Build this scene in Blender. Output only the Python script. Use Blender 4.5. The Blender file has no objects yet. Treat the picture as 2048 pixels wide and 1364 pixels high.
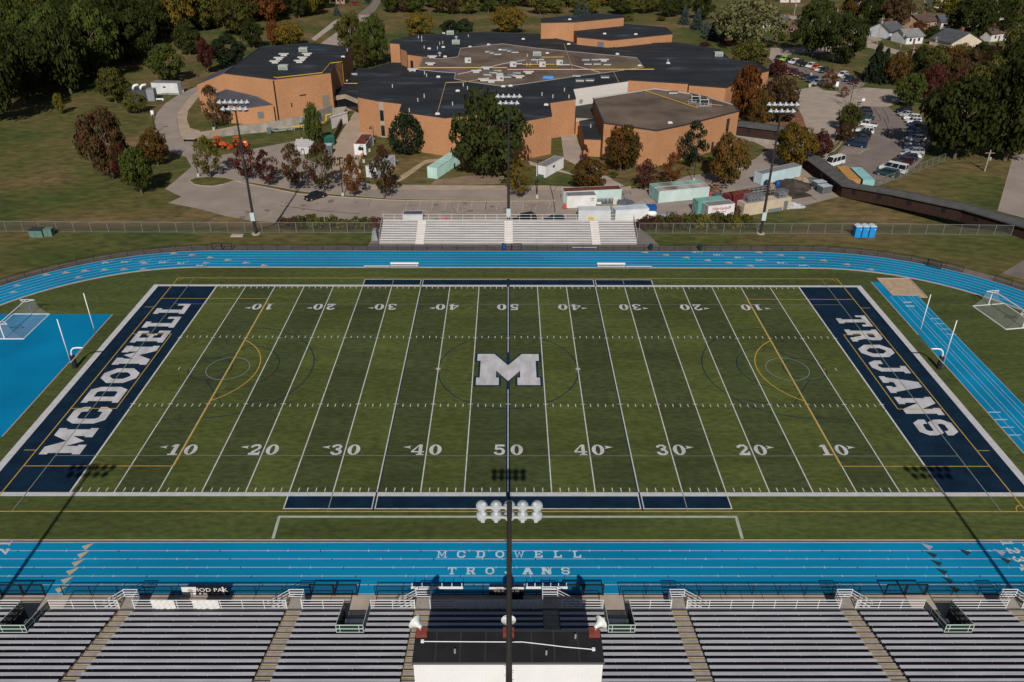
import bpy, bmesh, math, random
from mathutils import Vector, Matrix
SC = bpy.context.scene
COL = SC.collection
rnd = random.Random(11)
pi = math.pi

# ------------------------------------------------------------------ camera (solved from the pitch lines)
CAM = Vector((-0.0041, -89.63, 55.966)); PITCH, YAW, ROLL, FPX = 0.523306, 0.005544, 0.0040375, 1613.416
_c, _s = math.cos(YAW), math.sin(YAW)
_R = Vector((_c, -_s, 0)); _H = Vector((_s, _c, 0))
FWD = _H * math.cos(PITCH) + Vector((0, 0, -math.sin(PITCH)))
_U = _H * math.sin(PITCH) + Vector((0, 0, math.cos(PITCH)))
CR = _R * math.cos(ROLL) + _U * math.sin(ROLL)
CU = _U * math.cos(ROLL) - _R * math.sin(ROLL)
cd = bpy.data.cameras.new('camera'); cam = bpy.data.objects.new('camera', cd); COL.objects.link(cam)
M = Matrix((CR, CU, -FWD)).transposed().to_4x4(); M.translation = CAM
cam.matrix_world = M
cd.sensor_width = 36; cd.lens = 36 * FPX / 2048; cd.clip_end = 4000; cd.clip_start = 0.5
SC.camera = cam

LOW = -3.0                                        # the school yard lies 3 m below the pitch
def gz(x, y):
    t = min(1, max(0, (y - 47.2) / 11.3))
    return LOW * (t * t * (3 - 2 * t) * 0.35 + t * 0.65)
def P(px, py, z=None):
    """a point of the site seen at a place of the survey photograph, on the ground or on the level z"""
    d = FWD + CR * ((px - 1024) / FPX) - CU * ((py - 682) / FPX)
    if z is not None:
        return CAM + d * ((z - CAM.z) / d.z)
    for zz in (0.0, LOW):
        p = CAM + d * ((zz - CAM.z) / d.z)
        if zz == 0.0 and p.y < 47.2: return p
    if p.y > 58.5: return p
    lo, hi = 0.0, LOW
    for _ in range(30):
        m = (lo + hi) / 2; p = CAM + d * ((m - CAM.z) / d.z)
        if gz(p.x, p.y) < m: lo = m
        else: hi = m
    return p
def pix(p):
    d = Vector(p) - CAM; w = d.dot(FWD)
    return 1024 + FPX * d.dot(CR) / w, 682 - FPX * d.dot(CU) / w
def height_to(base, top_py):
    lo, hi = 0.0, 60.0
    for _ in range(40):
        m = (lo + hi) / 2
        if pix(base + Vector((0, 0, m)))[1] > top_py: lo = m
        else: hi = m
    return lo
def mpp(p):                                       # metres per photograph pixel at p
    return (Vector(p) - CAM).dot(FWD) / FPX

# ------------------------------------------------------------------ materials
MATS = {}
def mat(name, col, rough=.8, var=0.0, scale=1.0, col2=None, metal=0.0, bump=0.0, stretch=None, spec=None, rnd_amt=0.0, detail=4):
    if name in MATS: return MATS[name]
    m = bpy.data.materials.new(name); m.use_nodes = True
    nt = m.node_tree; b = nt.nodes['Principled BSDF']
    b.inputs['Roughness'].default_value = rough; b.inputs['Metallic'].default_value = metal
    b.inputs['Specular IOR Level'].default_value = spec if spec is not None else (.12 if rough >= .75 else .35)
    c4 = (*col, 1)
    b.inputs['Base Color'].default_value = c4
    out = None
    if var or col2 or bump:
        tc = nt.nodes.new('ShaderNodeTexCoord'); mp = nt.nodes.new('ShaderNodeMapping')
        nt.links.new(tc.outputs['Object'], mp.inputs[0])
        mp.inputs['Scale'].default_value = stretch or (1, 1, 1)
        nz = nt.nodes.new('ShaderNodeTexNoise'); nz.inputs['Scale'].default_value = scale; nz.inputs['Detail'].default_value = detail
        nt.links.new(mp.outputs[0], nz.inputs[0])
        rp = nt.nodes.new('ShaderNodeValToRGB')
        a = col2 or tuple(max(0, c * (1 - var)) for c in col)
        z = col if col2 else tuple(min(1, c * (1 + var)) for c in col)
        rp.color_ramp.elements[0].color = (*a, 1); rp.color_ramp.elements[1].color = (*z, 1)
        rp.color_ramp.elements[0].position = .35; rp.color_ramp.elements[1].position = .65
        nt.links.new(nz.outputs[0], rp.inputs[0]); out = rp.outputs[0]
        if bump:
            bp = nt.nodes.new('ShaderNodeBump'); bp.inputs['Strength'].default_value = bump; bp.inputs['Distance'].default_value = .05
            nt.links.new(nz.outputs[0], bp.inputs['Height']); nt.links.new(bp.outputs[0], b.inputs['Normal'])
    if rnd_amt:
        oi = nt.nodes.new('ShaderNodeObjectInfo'); hs = nt.nodes.new('ShaderNodeHueSaturation')
        mr = nt.nodes.new('ShaderNodeMapRange'); mr.inputs['To Min'].default_value = 1 - rnd_amt; mr.inputs['To Max'].default_value = 1 + rnd_amt
        nt.links.new(oi.outputs['Random'], mr.inputs[0]); nt.links.new(mr.outputs[0], hs.inputs['Value'])
        mh = nt.nodes.new('ShaderNodeMapRange'); mh.inputs['To Min'].default_value = .5 - rnd_amt * .05; mh.inputs['To Max'].default_value = .5 + rnd_amt * .05
        wn = nt.nodes.new('ShaderNodeMath'); wn.operation = 'MULTIPLY'; wn.inputs[1].default_value = 7.31
        fr = nt.nodes.new('ShaderNodeMath'); fr.operation = 'FRACT'
        nt.links.new(oi.outputs['Random'], wn.inputs[0]); nt.links.new(wn.outputs[0], fr.inputs[0]); nt.links.new(fr.outputs[0], mh.inputs[0]); nt.links.new(mh.outputs[0], hs.inputs['Hue'])
        if out: nt.links.new(out, hs.inputs['Color'])
        else: hs.inputs['Color'].default_value = c4
        out = hs.outputs[0]
    if out: nt.links.new(out, b.inputs['Base Color'])
    MATS[name] = m
    return m
def mesh_mat(name, col, cover):                   # woven wire: an even share of light goes through
    if name in MATS: return MATS[name]
    m = mat(name, col, .6); nt = m.node_tree; b = nt.nodes['Principled BSDF']
    b.inputs['Alpha'].default_value = cover
    return m

white_paint = mat('white_paint', (.72, .72, .74), .6, .06, 3)
line_white = mat('line_white', (.50, .50, .49), .9, .13, 1.2)
black_metal = mat('black_metal', (.012, .013, .015), .5)
galv = mat('galvanised', (.42, .43, .44), .45, .08, 4, metal=.3)
alu = mat('aluminium', (.66, .66, .69), .45, .05, 2, metal=.25)
dark_glass = mat('dark_glass', (.012, .015, .02), .08, spec=.6)
rubber = mat('rubber', (.015, .015, .015), .9)
concrete = mat('concrete', (.37, .31, .26), .9, .12, .6)
grey_concrete = mat('grey_concrete', (.27, .25, .22), .9, .2, .5)
wood_brown = mat('wood_brown', (.10, .06, .04), .9, .2, 2)

# ------------------------------------------------------------------ mesh builder
class MB:
    def __init__(s): s.v = []; s.f = []; s.m = []; s.mi = 0
    def add(s, vs, fs):
        n = len(s.v); s.v += [tuple(v) for v in vs]
        for f in fs: s.f.append(tuple(i + n for i in f)); s.m.append(s.mi)
        return s
    def poly(s, pts): return s.add(pts, [tuple(range(len(pts)))])
    def box(s, c, size, rz=0, taper=None):
        x, y, z = (size[0] / 2, size[1] / 2, size[2] / 2)
        tx, ty = (taper or (1, 1))
        vs = [(-x, -y, -z), (x, -y, -z), (x, y, -z), (-x, y, -z), (-x * tx, -y * ty, z), (x * tx, -y * ty, z), (x * tx, y * ty, z), (-x * tx, y * ty, z)]
        c0, s0 = math.cos(rz), math.sin(rz)
        vs = [(c[0] + a * c0 - b * s0, c[1] + a * s0 + b * c0, c[2] + d) for a, b, d in vs]
        return s.add(vs, [(0, 3, 2, 1), (4, 5, 6, 7), (0, 1, 5, 4), (1, 2, 6, 5), (2, 3, 7, 6), (3, 0, 4, 7)])
    def bx(s, x0, x1, y0, y1, z0, z1): return s.box(((x0 + x1) / 2, (y0 + y1) / 2, (z0 + z1) / 2), (abs(x1 - x0), abs(y1 - y0), abs(z1 - z0)))
    def bar(s, a, b, w, h=None):                  # square bar from a to b
        a, b = Vector(a), Vector(b); h = h or w; d = b - a
        if d.length < 1e-6: return s
        d.normalize(); u = Vector((0, 0, 1)) if abs(d.z) < .95 else Vector((0, 1, 0))
        sx = d.cross(u).normalized(); sy = sx.cross(d).normalized()
        vs = []
        for p in (a, b):
            for i, j in ((-1, -1), (1, -1), (1, 1), (-1, 1)): vs.append(p + sx * (i * w / 2) + sy * (j * h / 2))
        return s.add(vs, [(0, 1, 2, 3), (7, 6, 5, 4), (0, 4, 5, 1), (1, 5, 6, 2), (2, 6, 7, 3), (3, 7, 4, 0)])
    def tube(s, pts, r, n=6, cap=True):
        pts = [Vector(p) for p in pts]; rs = r if isinstance(r, (list, tuple)) else [r] * len(pts)
        base = len(s.v); vs = []; prev = None
        for i, p in enumerate(pts):
            d = (pts[min(i + 1, len(pts) - 1)] - pts[max(i - 1, 0)])
            d = d.normalized() if d.length > 1e-6 else Vector((0, 0, 1))
            if prev is None:
                u = Vector((1, 0, 0)) if abs(d.x) < .9 else Vector((0, 1, 0))
            else: u = prev
            u = (u - d * u.dot(d)).normalized(); prev = u; w = d.cross(u)
            for k in range(n):
                a = 2 * pi * k / n; vs.append(p + (u * math.cos(a) + w * math.sin(a)) * rs[i])
        fs = []
        for i in range(len(pts) - 1):
            for k in range(n):
                a, b = i * n + k, i * n + (k + 1) % n; fs.append((a, b, b + n, a + n))
        if cap: fs.append(tuple(range(n - 1, -1, -1))); fs.append(tuple(range((len(pts) - 1) * n, len(pts) * n)))
        return s.add(vs, fs)
    def prism(s, poly, z0, z1, top=True, bottom=False, sides=True):
        n = len(poly)
        z0s = z0 if isinstance(z0, (list, tuple)) else [z0] * n; z1s = z1 if isinstance(z1, (list, tuple)) else [z1] * n
        vs = [(p[0], p[1], z0s[i]) for i, p in enumerate(poly)] + [(p[0], p[1], z1s[i]) for i, p in enumerate(poly)]
        fs = []
        if sides: fs += [(i, (i + 1) % n, n + (i + 1) % n, n + i) for i in range(n)]
        if top: fs.append(tuple(range(n, 2 * n)))
        if bottom: fs.append(tuple(range(n - 1, -1, -1)))
        return s.add(vs, fs)
    def lathe(s, prof, n=10, c=(0, 0, 0), axis=None):
        base = []; 
        ax = Vector(axis).normalized() if axis else Vector((0, 0, 1))
        q = Vector((0, 0, 1)).rotation_difference(ax)
        for r, z in prof:
            for k in range(n):
                a = 2 * pi * k / n; base.append(Vector(c) + q @ Vector((r * math.cos(a), r * math.sin(a), z)))
        fs = []
        for i in range(len(prof) - 1):
            for k in range(n):
                a, b = i * n + k, i * n + (k + 1) % n; fs.append((a, b, b + n, a + n))
        fs.append(tuple(range(n - 1, -1, -1))); fs.append(tuple(range((len(prof) - 1) * n, len(prof) * n)))
        return s.add(base, fs)
    def mesh(s, name, mats):
        me = bpy.data.meshes.new(name); me.from_pydata(s.v, [], s.f)
        for m in (mats if isinstance(mats, (list, tuple)) else [mats]): me.materials.append(m)
        if any(s.m): me.polygons.foreach_set('material_index', s.m)
        me.update(); return me
    def build(s, name, mats, parent=None, smooth=False):
        me = s.mesh(name, mats)
        if smooth: me.polygons.foreach_set('use_smooth', [True] * len(me.polygons))
        o = bpy.data.objects.new(name, me); COL.objects.link(o)
        if parent: o.parent = parent
        return o
def tag(o, label, cat, group=None, kind=None):
    o['label'] = label; o['category'] = cat
    if group: o['group'] = group
    if kind: o['kind'] = kind
    return o
def thing(name, label, cat, loc=(0, 0, 0), rz=0, group=None):
    o = bpy.data.objects.new(name, None); COL.objects.link(o)
    o.location = loc; o.rotation_euler = (0, 0, rz); o.empty_display_size = .3
    return tag(o, label, cat, group)
def struct(name, mb, m):
    o = mb.build(name, m); o['kind'] = 'structure'; return o
def dup(root, loc, rz=None, label=None, group=None, scale=None):
    r = root.copy(); COL.objects.link(r); r.location = loc
    if rz is not None: r.rotation_euler = (0, 0, rz)
    if scale: r.scale = scale
    if label: r['label'] = label
    if group: r['group'] = group
    for ch in list(root.children):
        c = ch.copy(); COL.objects.link(c); c.parent = r
        for g in ch.children:
            d = g.copy(); COL.objects.link(d); d.parent = c
    return r

# ------------------------------------------------------------------ light
SUN_EL = math.radians(36.6)
ld = bpy.data.lights.new('sun', 'SUN'); ld.energy = 5.0; ld.angle = math.radians(.5); ld.color = (1, .94, .85)
so = bpy.data.objects.new('sun', ld); COL.objects.link(so)
sd = Vector((0.0, -math.cos(SUN_EL), math.sin(SUN_EL)))       # towards the sun, behind the camera
so.rotation_euler = sd.to_track_quat('Z', 'Y').to_euler(); so.location = (0, -100, 120)
w = bpy.data.worlds.new('World'); SC.world = w; w.use_nodes = True
nt = w.node_tree; bg = nt.nodes['Background']; sky = nt.nodes.new('ShaderNodeTexSky')
sky.sky_type = 'NISHITA'; sky.sun_disc = False; sky.sun_elevation = SUN_EL; sky.sun_rotation = math.radians(180)
nt.links.new(sky.outputs[0], bg.inputs[0]); bg.inputs[1].default_value = .05
SC.view_settings.view_transform = 'Standard'; SC.view_settings.look = 'None'; SC.view_settings.exposure = -.25; SC.view_settings.gamma = 1
SC.render.engine = 'CYCLES'; SC.cycles.max_bounces = 5; SC.cycles.transparent_max_bounces = 12
# ------------------------------------------------------------------ ground
def grass_mat():
    m = bpy.data.materials.new('lawn'); m.use_nodes = True; nt = m.node_tree; b = nt.nodes['Principled BSDF']; b.inputs['Roughness'].default_value = .95
    b.inputs['Specular IOR Level'].default_value = .1
    tc = nt.nodes.new('ShaderNodeTexCoord')
    def noise(scale, sx, sy, det=5, rot=0):
        mp = nt.nodes.new('ShaderNodeMapping'); mp.inputs['Scale'].default_value = (sx, sy, 1); mp.inputs['Rotation'].default_value = (0, 0, rot)
        nt.links.new(tc.outputs['Object'], mp.inputs[0]); n = nt.nodes.new('ShaderNodeTexNoise'); n.inputs['Scale'].default_value = scale; n.inputs['Detail'].default_value = det
        nt.links.new(mp.outputs[0], n.inputs[0]); return n
    def ramp(n, stops):
        r = nt.nodes.new('ShaderNodeValToRGB'); nt.links.new(n.outputs[0], r.inputs[0])
        e = r.color_ramp.elements; e[0].position, e[0].color = stops[0][0], (*stops[0][1], 1); e[1].position, e[1].color = stops[-1][0], (*stops[-1][1], 1)
        for p, c in stops[1:-1]: k = e.new(p); k.color = (*c, 1)
        return r
    big = ramp(noise(.032, 1, 1.25, 6, .3), [(.35, (.056, .074, .022)), (.47, (.088, .088, .030)), (.57, (.120, .094, .041)), (.69, (.180, .122, .064))])
    fine = ramp(noise(.55, .7, 1.3, 9, .5), [(.3, (.60, .62, .60)), (.7, (1.32, 1.28, 1.2))])
    mix = nt.nodes.new('ShaderNodeMixRGB'); mix.blend_type = 'MULTIPLY'; mix.inputs[0].default_value = 1
    nt.links.new(big.outputs[0], mix.inputs[1]); nt.links.new(fine.outputs[0], mix.inputs[2]); nt.links.new(mix.outputs[0], b.inputs['Base Color'])
    return m
LAWN = grass_mat()
g = MB()
xs = [-900, -600, -400] + [-300 + 20 * i for i in range(31)] + [400, 600, 900]
ys = [-400, -150, -60, 0, 30, 44, 46] + [47 + .6 * i for i in range(21)] + [62, 70, 90, 120, 160, 200, 260, 320, 400, 520, 800, 1500]
vs = [(x, y, gz(x, y)) for y in ys for x in xs]; nx = len(xs)
g.add(vs, [(j * nx + i, j * nx + i + 1, (j + 1) * nx + i + 1, (j + 1) * nx + i) for j in range(len(ys) - 1) for i in range(nx - 1)])
struct('ground', g, LAWN)

def sheet(name, m, pts, z=.02, kind='structure'):
    b = MB(); b.poly([(p[0], p[1], p[2] + z if len(p) > 2 else z) for p in pts]); return struct(name, b, m)
def psheet(name, m, pix_pts, z=.02):
    return sheet(name, m, [P(*q) for q in pix_pts], z)
def stadium(r, n=40, hx=50.0):
    pts = []
    for k in range(n + 1): a = -pi / 2 + pi * k / n; pts.append((hx + r * math.cos(a), r * math.sin(a)))
    for k in range(n + 1): a = pi / 2 + pi * k / n; pts.append((-hx + r * math.cos(a), r * math.sin(a)))
    return pts
def ring(b, r0, r1, z, hx=50.0, n=40):
    A, B = stadium(r0, n, hx), stadium(r1, n, hx); k = len(A)
    b.add([(x, y, z) for x, y in A] + [(x, y, z) for x, y in B], [(i, (i + 1) % k, k + (i + 1) % k, k + i) for i in range(k)])

# ------------------------------------------------------------------ artificial turf, mown-look panels every five yards
YD = .9144
def turf_mat():
    m = bpy.data.materials.new('turf'); m.use_nodes = True; nt = m.node_tree; b = nt.nodes['Principled BSDF']; b.inputs['Roughness'].default_value = .9
    b.inputs['Specular IOR Level'].default_value = .15
    tc = nt.nodes.new('ShaderNodeTexCoord'); sp = nt.nodes.new('ShaderNodeSeparateXYZ'); nt.links.new(tc.outputs['Object'], sp.inputs[0])
    def mth(op, a, bb=None):
        n = nt.nodes.new('ShaderNodeMath'); n.operation = op
        for i, v in enumerate((a, bb)):
            if v is None: continue
            if isinstance(v, (int, float)): n.inputs[i].default_value = v
            else: nt.links.new(v, n.inputs[i])
        return n.outputs[0]
    ax = mth('ABSOLUTE', sp.outputs[0]); ay = mth('ABSOLUTE', sp.outputs[1])
    par = mth('MODULO', mth('FLOOR', mth('DIVIDE', ax, 5 * YD)), 2.0)
    inside = mth('MULTIPLY', mth('LESS_THAN', ax, 50 * YD), mth('LESS_THAN', ay, 24.38))
    f = mth('ADD', mth('MULTIPLY', par, inside), mth('MULTIPLY', mth('SUBTRACT', 1.0, inside), .62))
    def noise(scale, sx, sy, det, lo, hi, p0=.3, p1=.7):
        mp = nt.nodes.new('ShaderNodeMapping'); mp.inputs['Scale'].default_value = (sx, sy, 1)
        nt.links.new(tc.outputs['Object'], mp.inputs[0]); n = nt.nodes.new('ShaderNodeTexNoise'); n.inputs['Scale'].default_value = scale; n.inputs['Detail'].default_value = det
        nt.links.new(mp.outputs[0], n.inputs[0]); r = nt.nodes.new('ShaderNodeMapRange'); nt.links.new(n.outputs[0], r.inputs[0])
        r.inputs['From Min'].default_value = p0; r.inputs['From Max'].default_value = p1; r.inputs['To Min'].default_value = lo; r.inputs['To Max'].default_value = hi
        return r.outputs[0]
    mix = nt.nodes.new('ShaderNodeMixRGB'); nt.links.new(f, mix.inputs[0])
    mix.inputs[1].default_value = (.051, .066, .023, 1); mix.inputs[2].default_value = (.071, .088, .023, 1)
    v = mth('MULTIPLY', mth('MULTIPLY', noise(.09, .5, 1, 4, .80, 1.18), noise(.22, .28, 1.9, 6, .82, 1.14)), noise(1.6, .6, 1.3, 9, .70, 1.26))
    hs = nt.nodes.new('ShaderNodeHueSaturation'); nt.links.new(mix.outputs[0], hs.inputs['Color']); nt.links.new(v, hs.inputs['Value']); nt.links.new(hs.outputs[0], b.inputs['Base Color'])
    return m
TURF = turf_mat()
sheet('turf', TURF, [(x, y) for x, y in stadium(31.35)], .02)
blue_track = mat('blue_track', (.004, .19, .365), .8, .13, .16, stretch=(.35, 1, 1), detail=9, spec=.05)
blue_apron = mat('blue_apron', (.002, .172, .35), .8, .14, .1, detail=9, spec=.05)
navy_turf = mat('navy_turf', (.0035, .0165, .037), .9, .22, .5)
navy_line = mat('navy_line', (.008, .022, .05), .9)
yellow_line = mat('yellow_line', (.42, .27, .055), .9, .1, 2)
grey_line = mat('grey_line', (.20, .22, .20), .9)
letter_white = mat('letter_white', (.46, .45, .47), .9, .16, .8, stretch=(1, .5, 1))
border_white = mat('border_white', (.47, .46, .48), .9, .08, 1.5)
sage_line = mat('sage_line', (.34, .38, .31), .9, .1, 1)
HX, HY, GX = 60 * YD, 24.384, 50 * YD
b = MB()
for s in (-1, 1): b.bx(s * GX, s * HX, -HY, HY, .020, .028)
struct('end_zone', b, navy_turf)
b = MB()                                           # team boxes beside the pitch
for s in (-1, 1): b.bx(-22.86, 22.86, s * 25.0, s * 26.85, .020, .028)
struct('team_box_turf', b, navy_turf)

L1, L2, L3, L4 = .034, .040, .046, .052
def hline(b, x0, x1, y, wd, z): b.poly([(x0, y - wd / 2, z), (x1, y - wd / 2, z), (x1, y + wd / 2, z), (x0, y + wd / 2, z)])
def vline(b, x, y0, y1, wd, z): b.poly([(x - wd / 2, y0, z), (x + wd / 2, y0, z), (x + wd / 2, y1, z), (x - wd / 2, y1, z)])
def seg(b, p, q, wd, z):
    p, q = Vector((*p[:2], 0)), Vector((*q[:2], 0)); d = (q - p).normalized(); n = Vector((-d.y, d.x, 0)) * (wd / 2); k = Vector((0, 0, z))
    b.poly([p - n + k, q - n + k, q + n + k, p + n + k])
def arc(b, c, r, a0, a1, wd, z, n=48):
    vs = []
    for k in range(n + 1):
        a = math.radians(a0 + (a1 - a0) * k / n)
        for rr in (r - wd / 2, r + wd / 2): vs.append((c[0] + rr * math.cos(a), c[1] + rr * math.sin(a), z))
    b.add(vs, [(2 * k, 2 * k + 1, 2 * k + 3, 2 * k + 2) for k in range(n)])
# white border
b = MB(); bw, bs = .62, .85
for s in (-1, 1): hline(b, -HX - bs, HX + bs, s * (HY + bw / 2), bw, L1)
for s in (-1, 1): vline(b, s * (HX + bs / 2), -HY, HY, bs, L1)
struct('field_border', b, border_white)
# yard lines, hashes and ticks
b = MB()
for k in range(-10, 11):
    x = k * 5 * YD
    wd = .2 if abs(k) == 10 else .125
    if k: vline(b, x, -HY, HY, wd, L3)
    if k:
        for s in (-1, 1): hline(b, x - .3, x + .3, s * 8.13, .1, L4)
for k in range(-49, 50):
    if k % 5 == 0: continue
    x = k * YD
    for s in (-1, 1):
        vline(b, x, s * 24.28 - s * .62 if s > 0 else -24.28, s * 24.28 if s > 0 else -24.28 + .62, .1, L3)
        vline(b, x, s * 8.4 - .31, s * 8.4 + .31, .1, L3)
for s in (-1, 1):
    vline(b, s * (GX - 3 * YD), -.35, .35, .1, L3)
    for kk in range(8): seg(b, (s * 9.14 - .36 * math.cos(kk * pi / 4), -.36 * math.sin(kk * pi / 4)), (s * 9.14 + .36 * math.cos(kk * pi / 4), .36 * math.sin(kk * pi / 4)), .09, L4 + .0007 * kk)
hline(b, -.3, .3, 8.13, .1, L4 + .008); hline(b, -.3, .3, -8.13, .1, L4 + .008)
for s in (-1, 1):                                  # white surrounds of the team boxes
    hline(b, -22.86, 22.86, s * 26.92, .12, L3); vline(b, -22.86, min(s * 25, s * 26.98), max(s * 25, s * 26.98), .12, L4); vline(b, 22.86, min(s * 25, s * 26.98), max(s * 25, s * 26.98), .12, L4)
    for x in (-13.716, 13.716):
        for dx in (-.17, .17): vline(b, x + dx, min(s * 25, s * 26.9), max(s * 25, s * 26.9), .1, L4)
vline(b, 0, -HY, -4.9, .1, .062); vline(b, 0, 4.2, HY, .1, .062)
struct('field_markings', b, line_white)
# navy companions
b = MB()
vline(b, 0, -27.3, 27.3, .42, L4)
for x in (-13.716, 13.716):
    vline(b, x + (.12 if x < 0 else -.12), -HY, HY, .12, L2); 
    vline(b, x, -27.4, -HY, .16, .058); vline(b, x, HY, 27.2, .16, .058)
for s in (-1, 1):
    vline(b, s * (GX), -9.2, -9.1, .3, .056); vline(b, s * GX, 9.1, 9.2, .3, .056)
arc(b, (0, 0), 9.14, 0, 360, .13, L2, 96)
for s in (-1, 1):                                  # lacrosse arcs at both ends
    cx = s * 38.4
    a0, a1 = (-88, 88) if s < 0 else (92, 268)
    arc(b, (s * 36.6, 0), 11.0, a0, a1, .12, L2 + .001); arc(b, (s * 35.6, .5), 5.4, a0, a1, .11, L2 + .002)
    arc(b, (s * 38.9, 0), 2.75, 0, 360, .12, L2 + .003)
    seg(b, (s * 38.6, -2.75), (s * 34.6, -8.6), .1, L2); seg(b, (s * 38.6, 2.75), (s * 35.0, 6.3), .1, L2)
    seg(b, (s * 34.8, -8.7), (s * 29.5, -7.2), .1, L2 + .001)
    seg(b, (s * 36.6, -11.0), (s * 42.0, -11.6), .1, L2 + .002)
struct('navy_markings', b, navy_line)
# gold soccer lines
b = MB()
for s in (-1, 1):
    vline(b, s * 52.8, -27.4, 27.4, .13, .056); hline(b, -52.8, 52.8, s * 27.35, .14, .060)
    hline(b, min(s * 52.8, s * 36.6), max(s * 52.8, s * 36.6), 20.1, .12, .0645); hline(b, min(s * 52.8, s * 36.6), max(s * 52.8, s * 36.6), -20.1, .12, .0645)
    vline(b, s * 36.5, -20.1, 20.1, .19, .0665)
    hline(b, min(s * 52.8, s * 47.3), max(s * 52.8, s * 47.3), 9.15, .12, .0645); hline(b, min(s * 52.8, s * 47.3), max(s * 52.8, s * 47.3), -9.15, .12, .0645)
    vline(b, s * 47.3, -9.15, 9.15, .12, .0665)
    hline(b, min(s * 52.8, s * 54.2), max(s * 52.8, s * 54.2), 17.3, .1, .0645); hline(b, min(s * 52.8, s * 54.2), max(s * 52.8, s * 54.2), -17.3, .1, .0645)
    a0 = 53 if s > 0 else -53
    if s < 0: arc(b, (-41.8, 0), 9.15, -54.5, 54.5, .14, .0685)
    else: arc(b, (41.8, 0), 9.15, 125.5, 234.5, .14, .0685)
    for t in (-1, 1): arc(b, (s * 52.8, t * 27.35), .95, *{(1, 1): (180, 270), (1, -1): (90, 180), (-1, 1): (270, 360), (-1, -1): (0, 90)}[(s, t)], .1, .0705, 12)
    vline(b, s * (GX - 4.6 * YD), -.3, .3, .08, .0645)
struct('gold_markings', b, yellow_line)
b = MB()
for s in (-1, 1):
    hline(b, -50.2, 50.2, s * 18.3, .07, .0745); vline(b, s * 50.2, -27.3, 27.3, .09, .0765)
    arc(b, (s * 36.6, 0), 2.75, 0, 360, .1, .0755)
    vline(b, s * 18.288 , -27.3, -HY, .1, .066); vline(b, s * 18.288, HY, 27.1, .1, .066)
struct('grey_markings', b, grey_line)
b = MB()                                           # coaching box
hline(b, -23.1, 23.1, -28.1, .3, L1); seg(b, (-23.0, -28.1), (-22.85, -31.2), .3, L2); seg(b, (23.0, -28.1), (22.85, -31.2), .3, L2)
struct('coaching_box_lines', b, sage_line)

# ------------------------------------------------------------------ painted letters and digits (unit height, returned as 2-D polygons)
def stroke(pts, wd, closed=False):
    n = len(pts); P2 = [Vector(p) for p in pts]; L, Rr = [], []
    for i in range(n):
        a = P2[i - 1] if (i or closed) else None; c = P2[(i + 1) % n] if (i < n - 1 or closed) else None
        d0 = (P2[i] - a).normalized() if a is not None else None; d1 = (c - P2[i]).normalized() if c is not None else None
        if d0 is None: d0 = d1
        if d1 is None: d1 = d0
        n0 = Vector((-d0.y, d0.x)); n1 = Vector((-d1.y, d1.x)); m = (n0 + n1)
        m = m / max(.35, m.length_squared / 2) if m.length > 1e-5 else n0
        L.append(P2[i] + m * (wd / 2)); Rr.append(P2[i] - m * (wd / 2))
    k = n if closed else n - 1
    return [[L[i], L[(i + 1) % n], Rr[(i + 1) % n], Rr[i]] for i in range(k)]
def rect(x0, y0, x1, y1): return [(x0, y0), (x1, y0), (x1, y1), (x0, y1)]
def oct_(x0, y0, x1, y1, c): return [(x0 + c, y0), (x1 - c, y0), (x1, y0 + c), (x1, y1 - c), (x1 - c, y1), (x0 + c, y1), (x0, y1 - c), (x0, y0 + c)]
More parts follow.
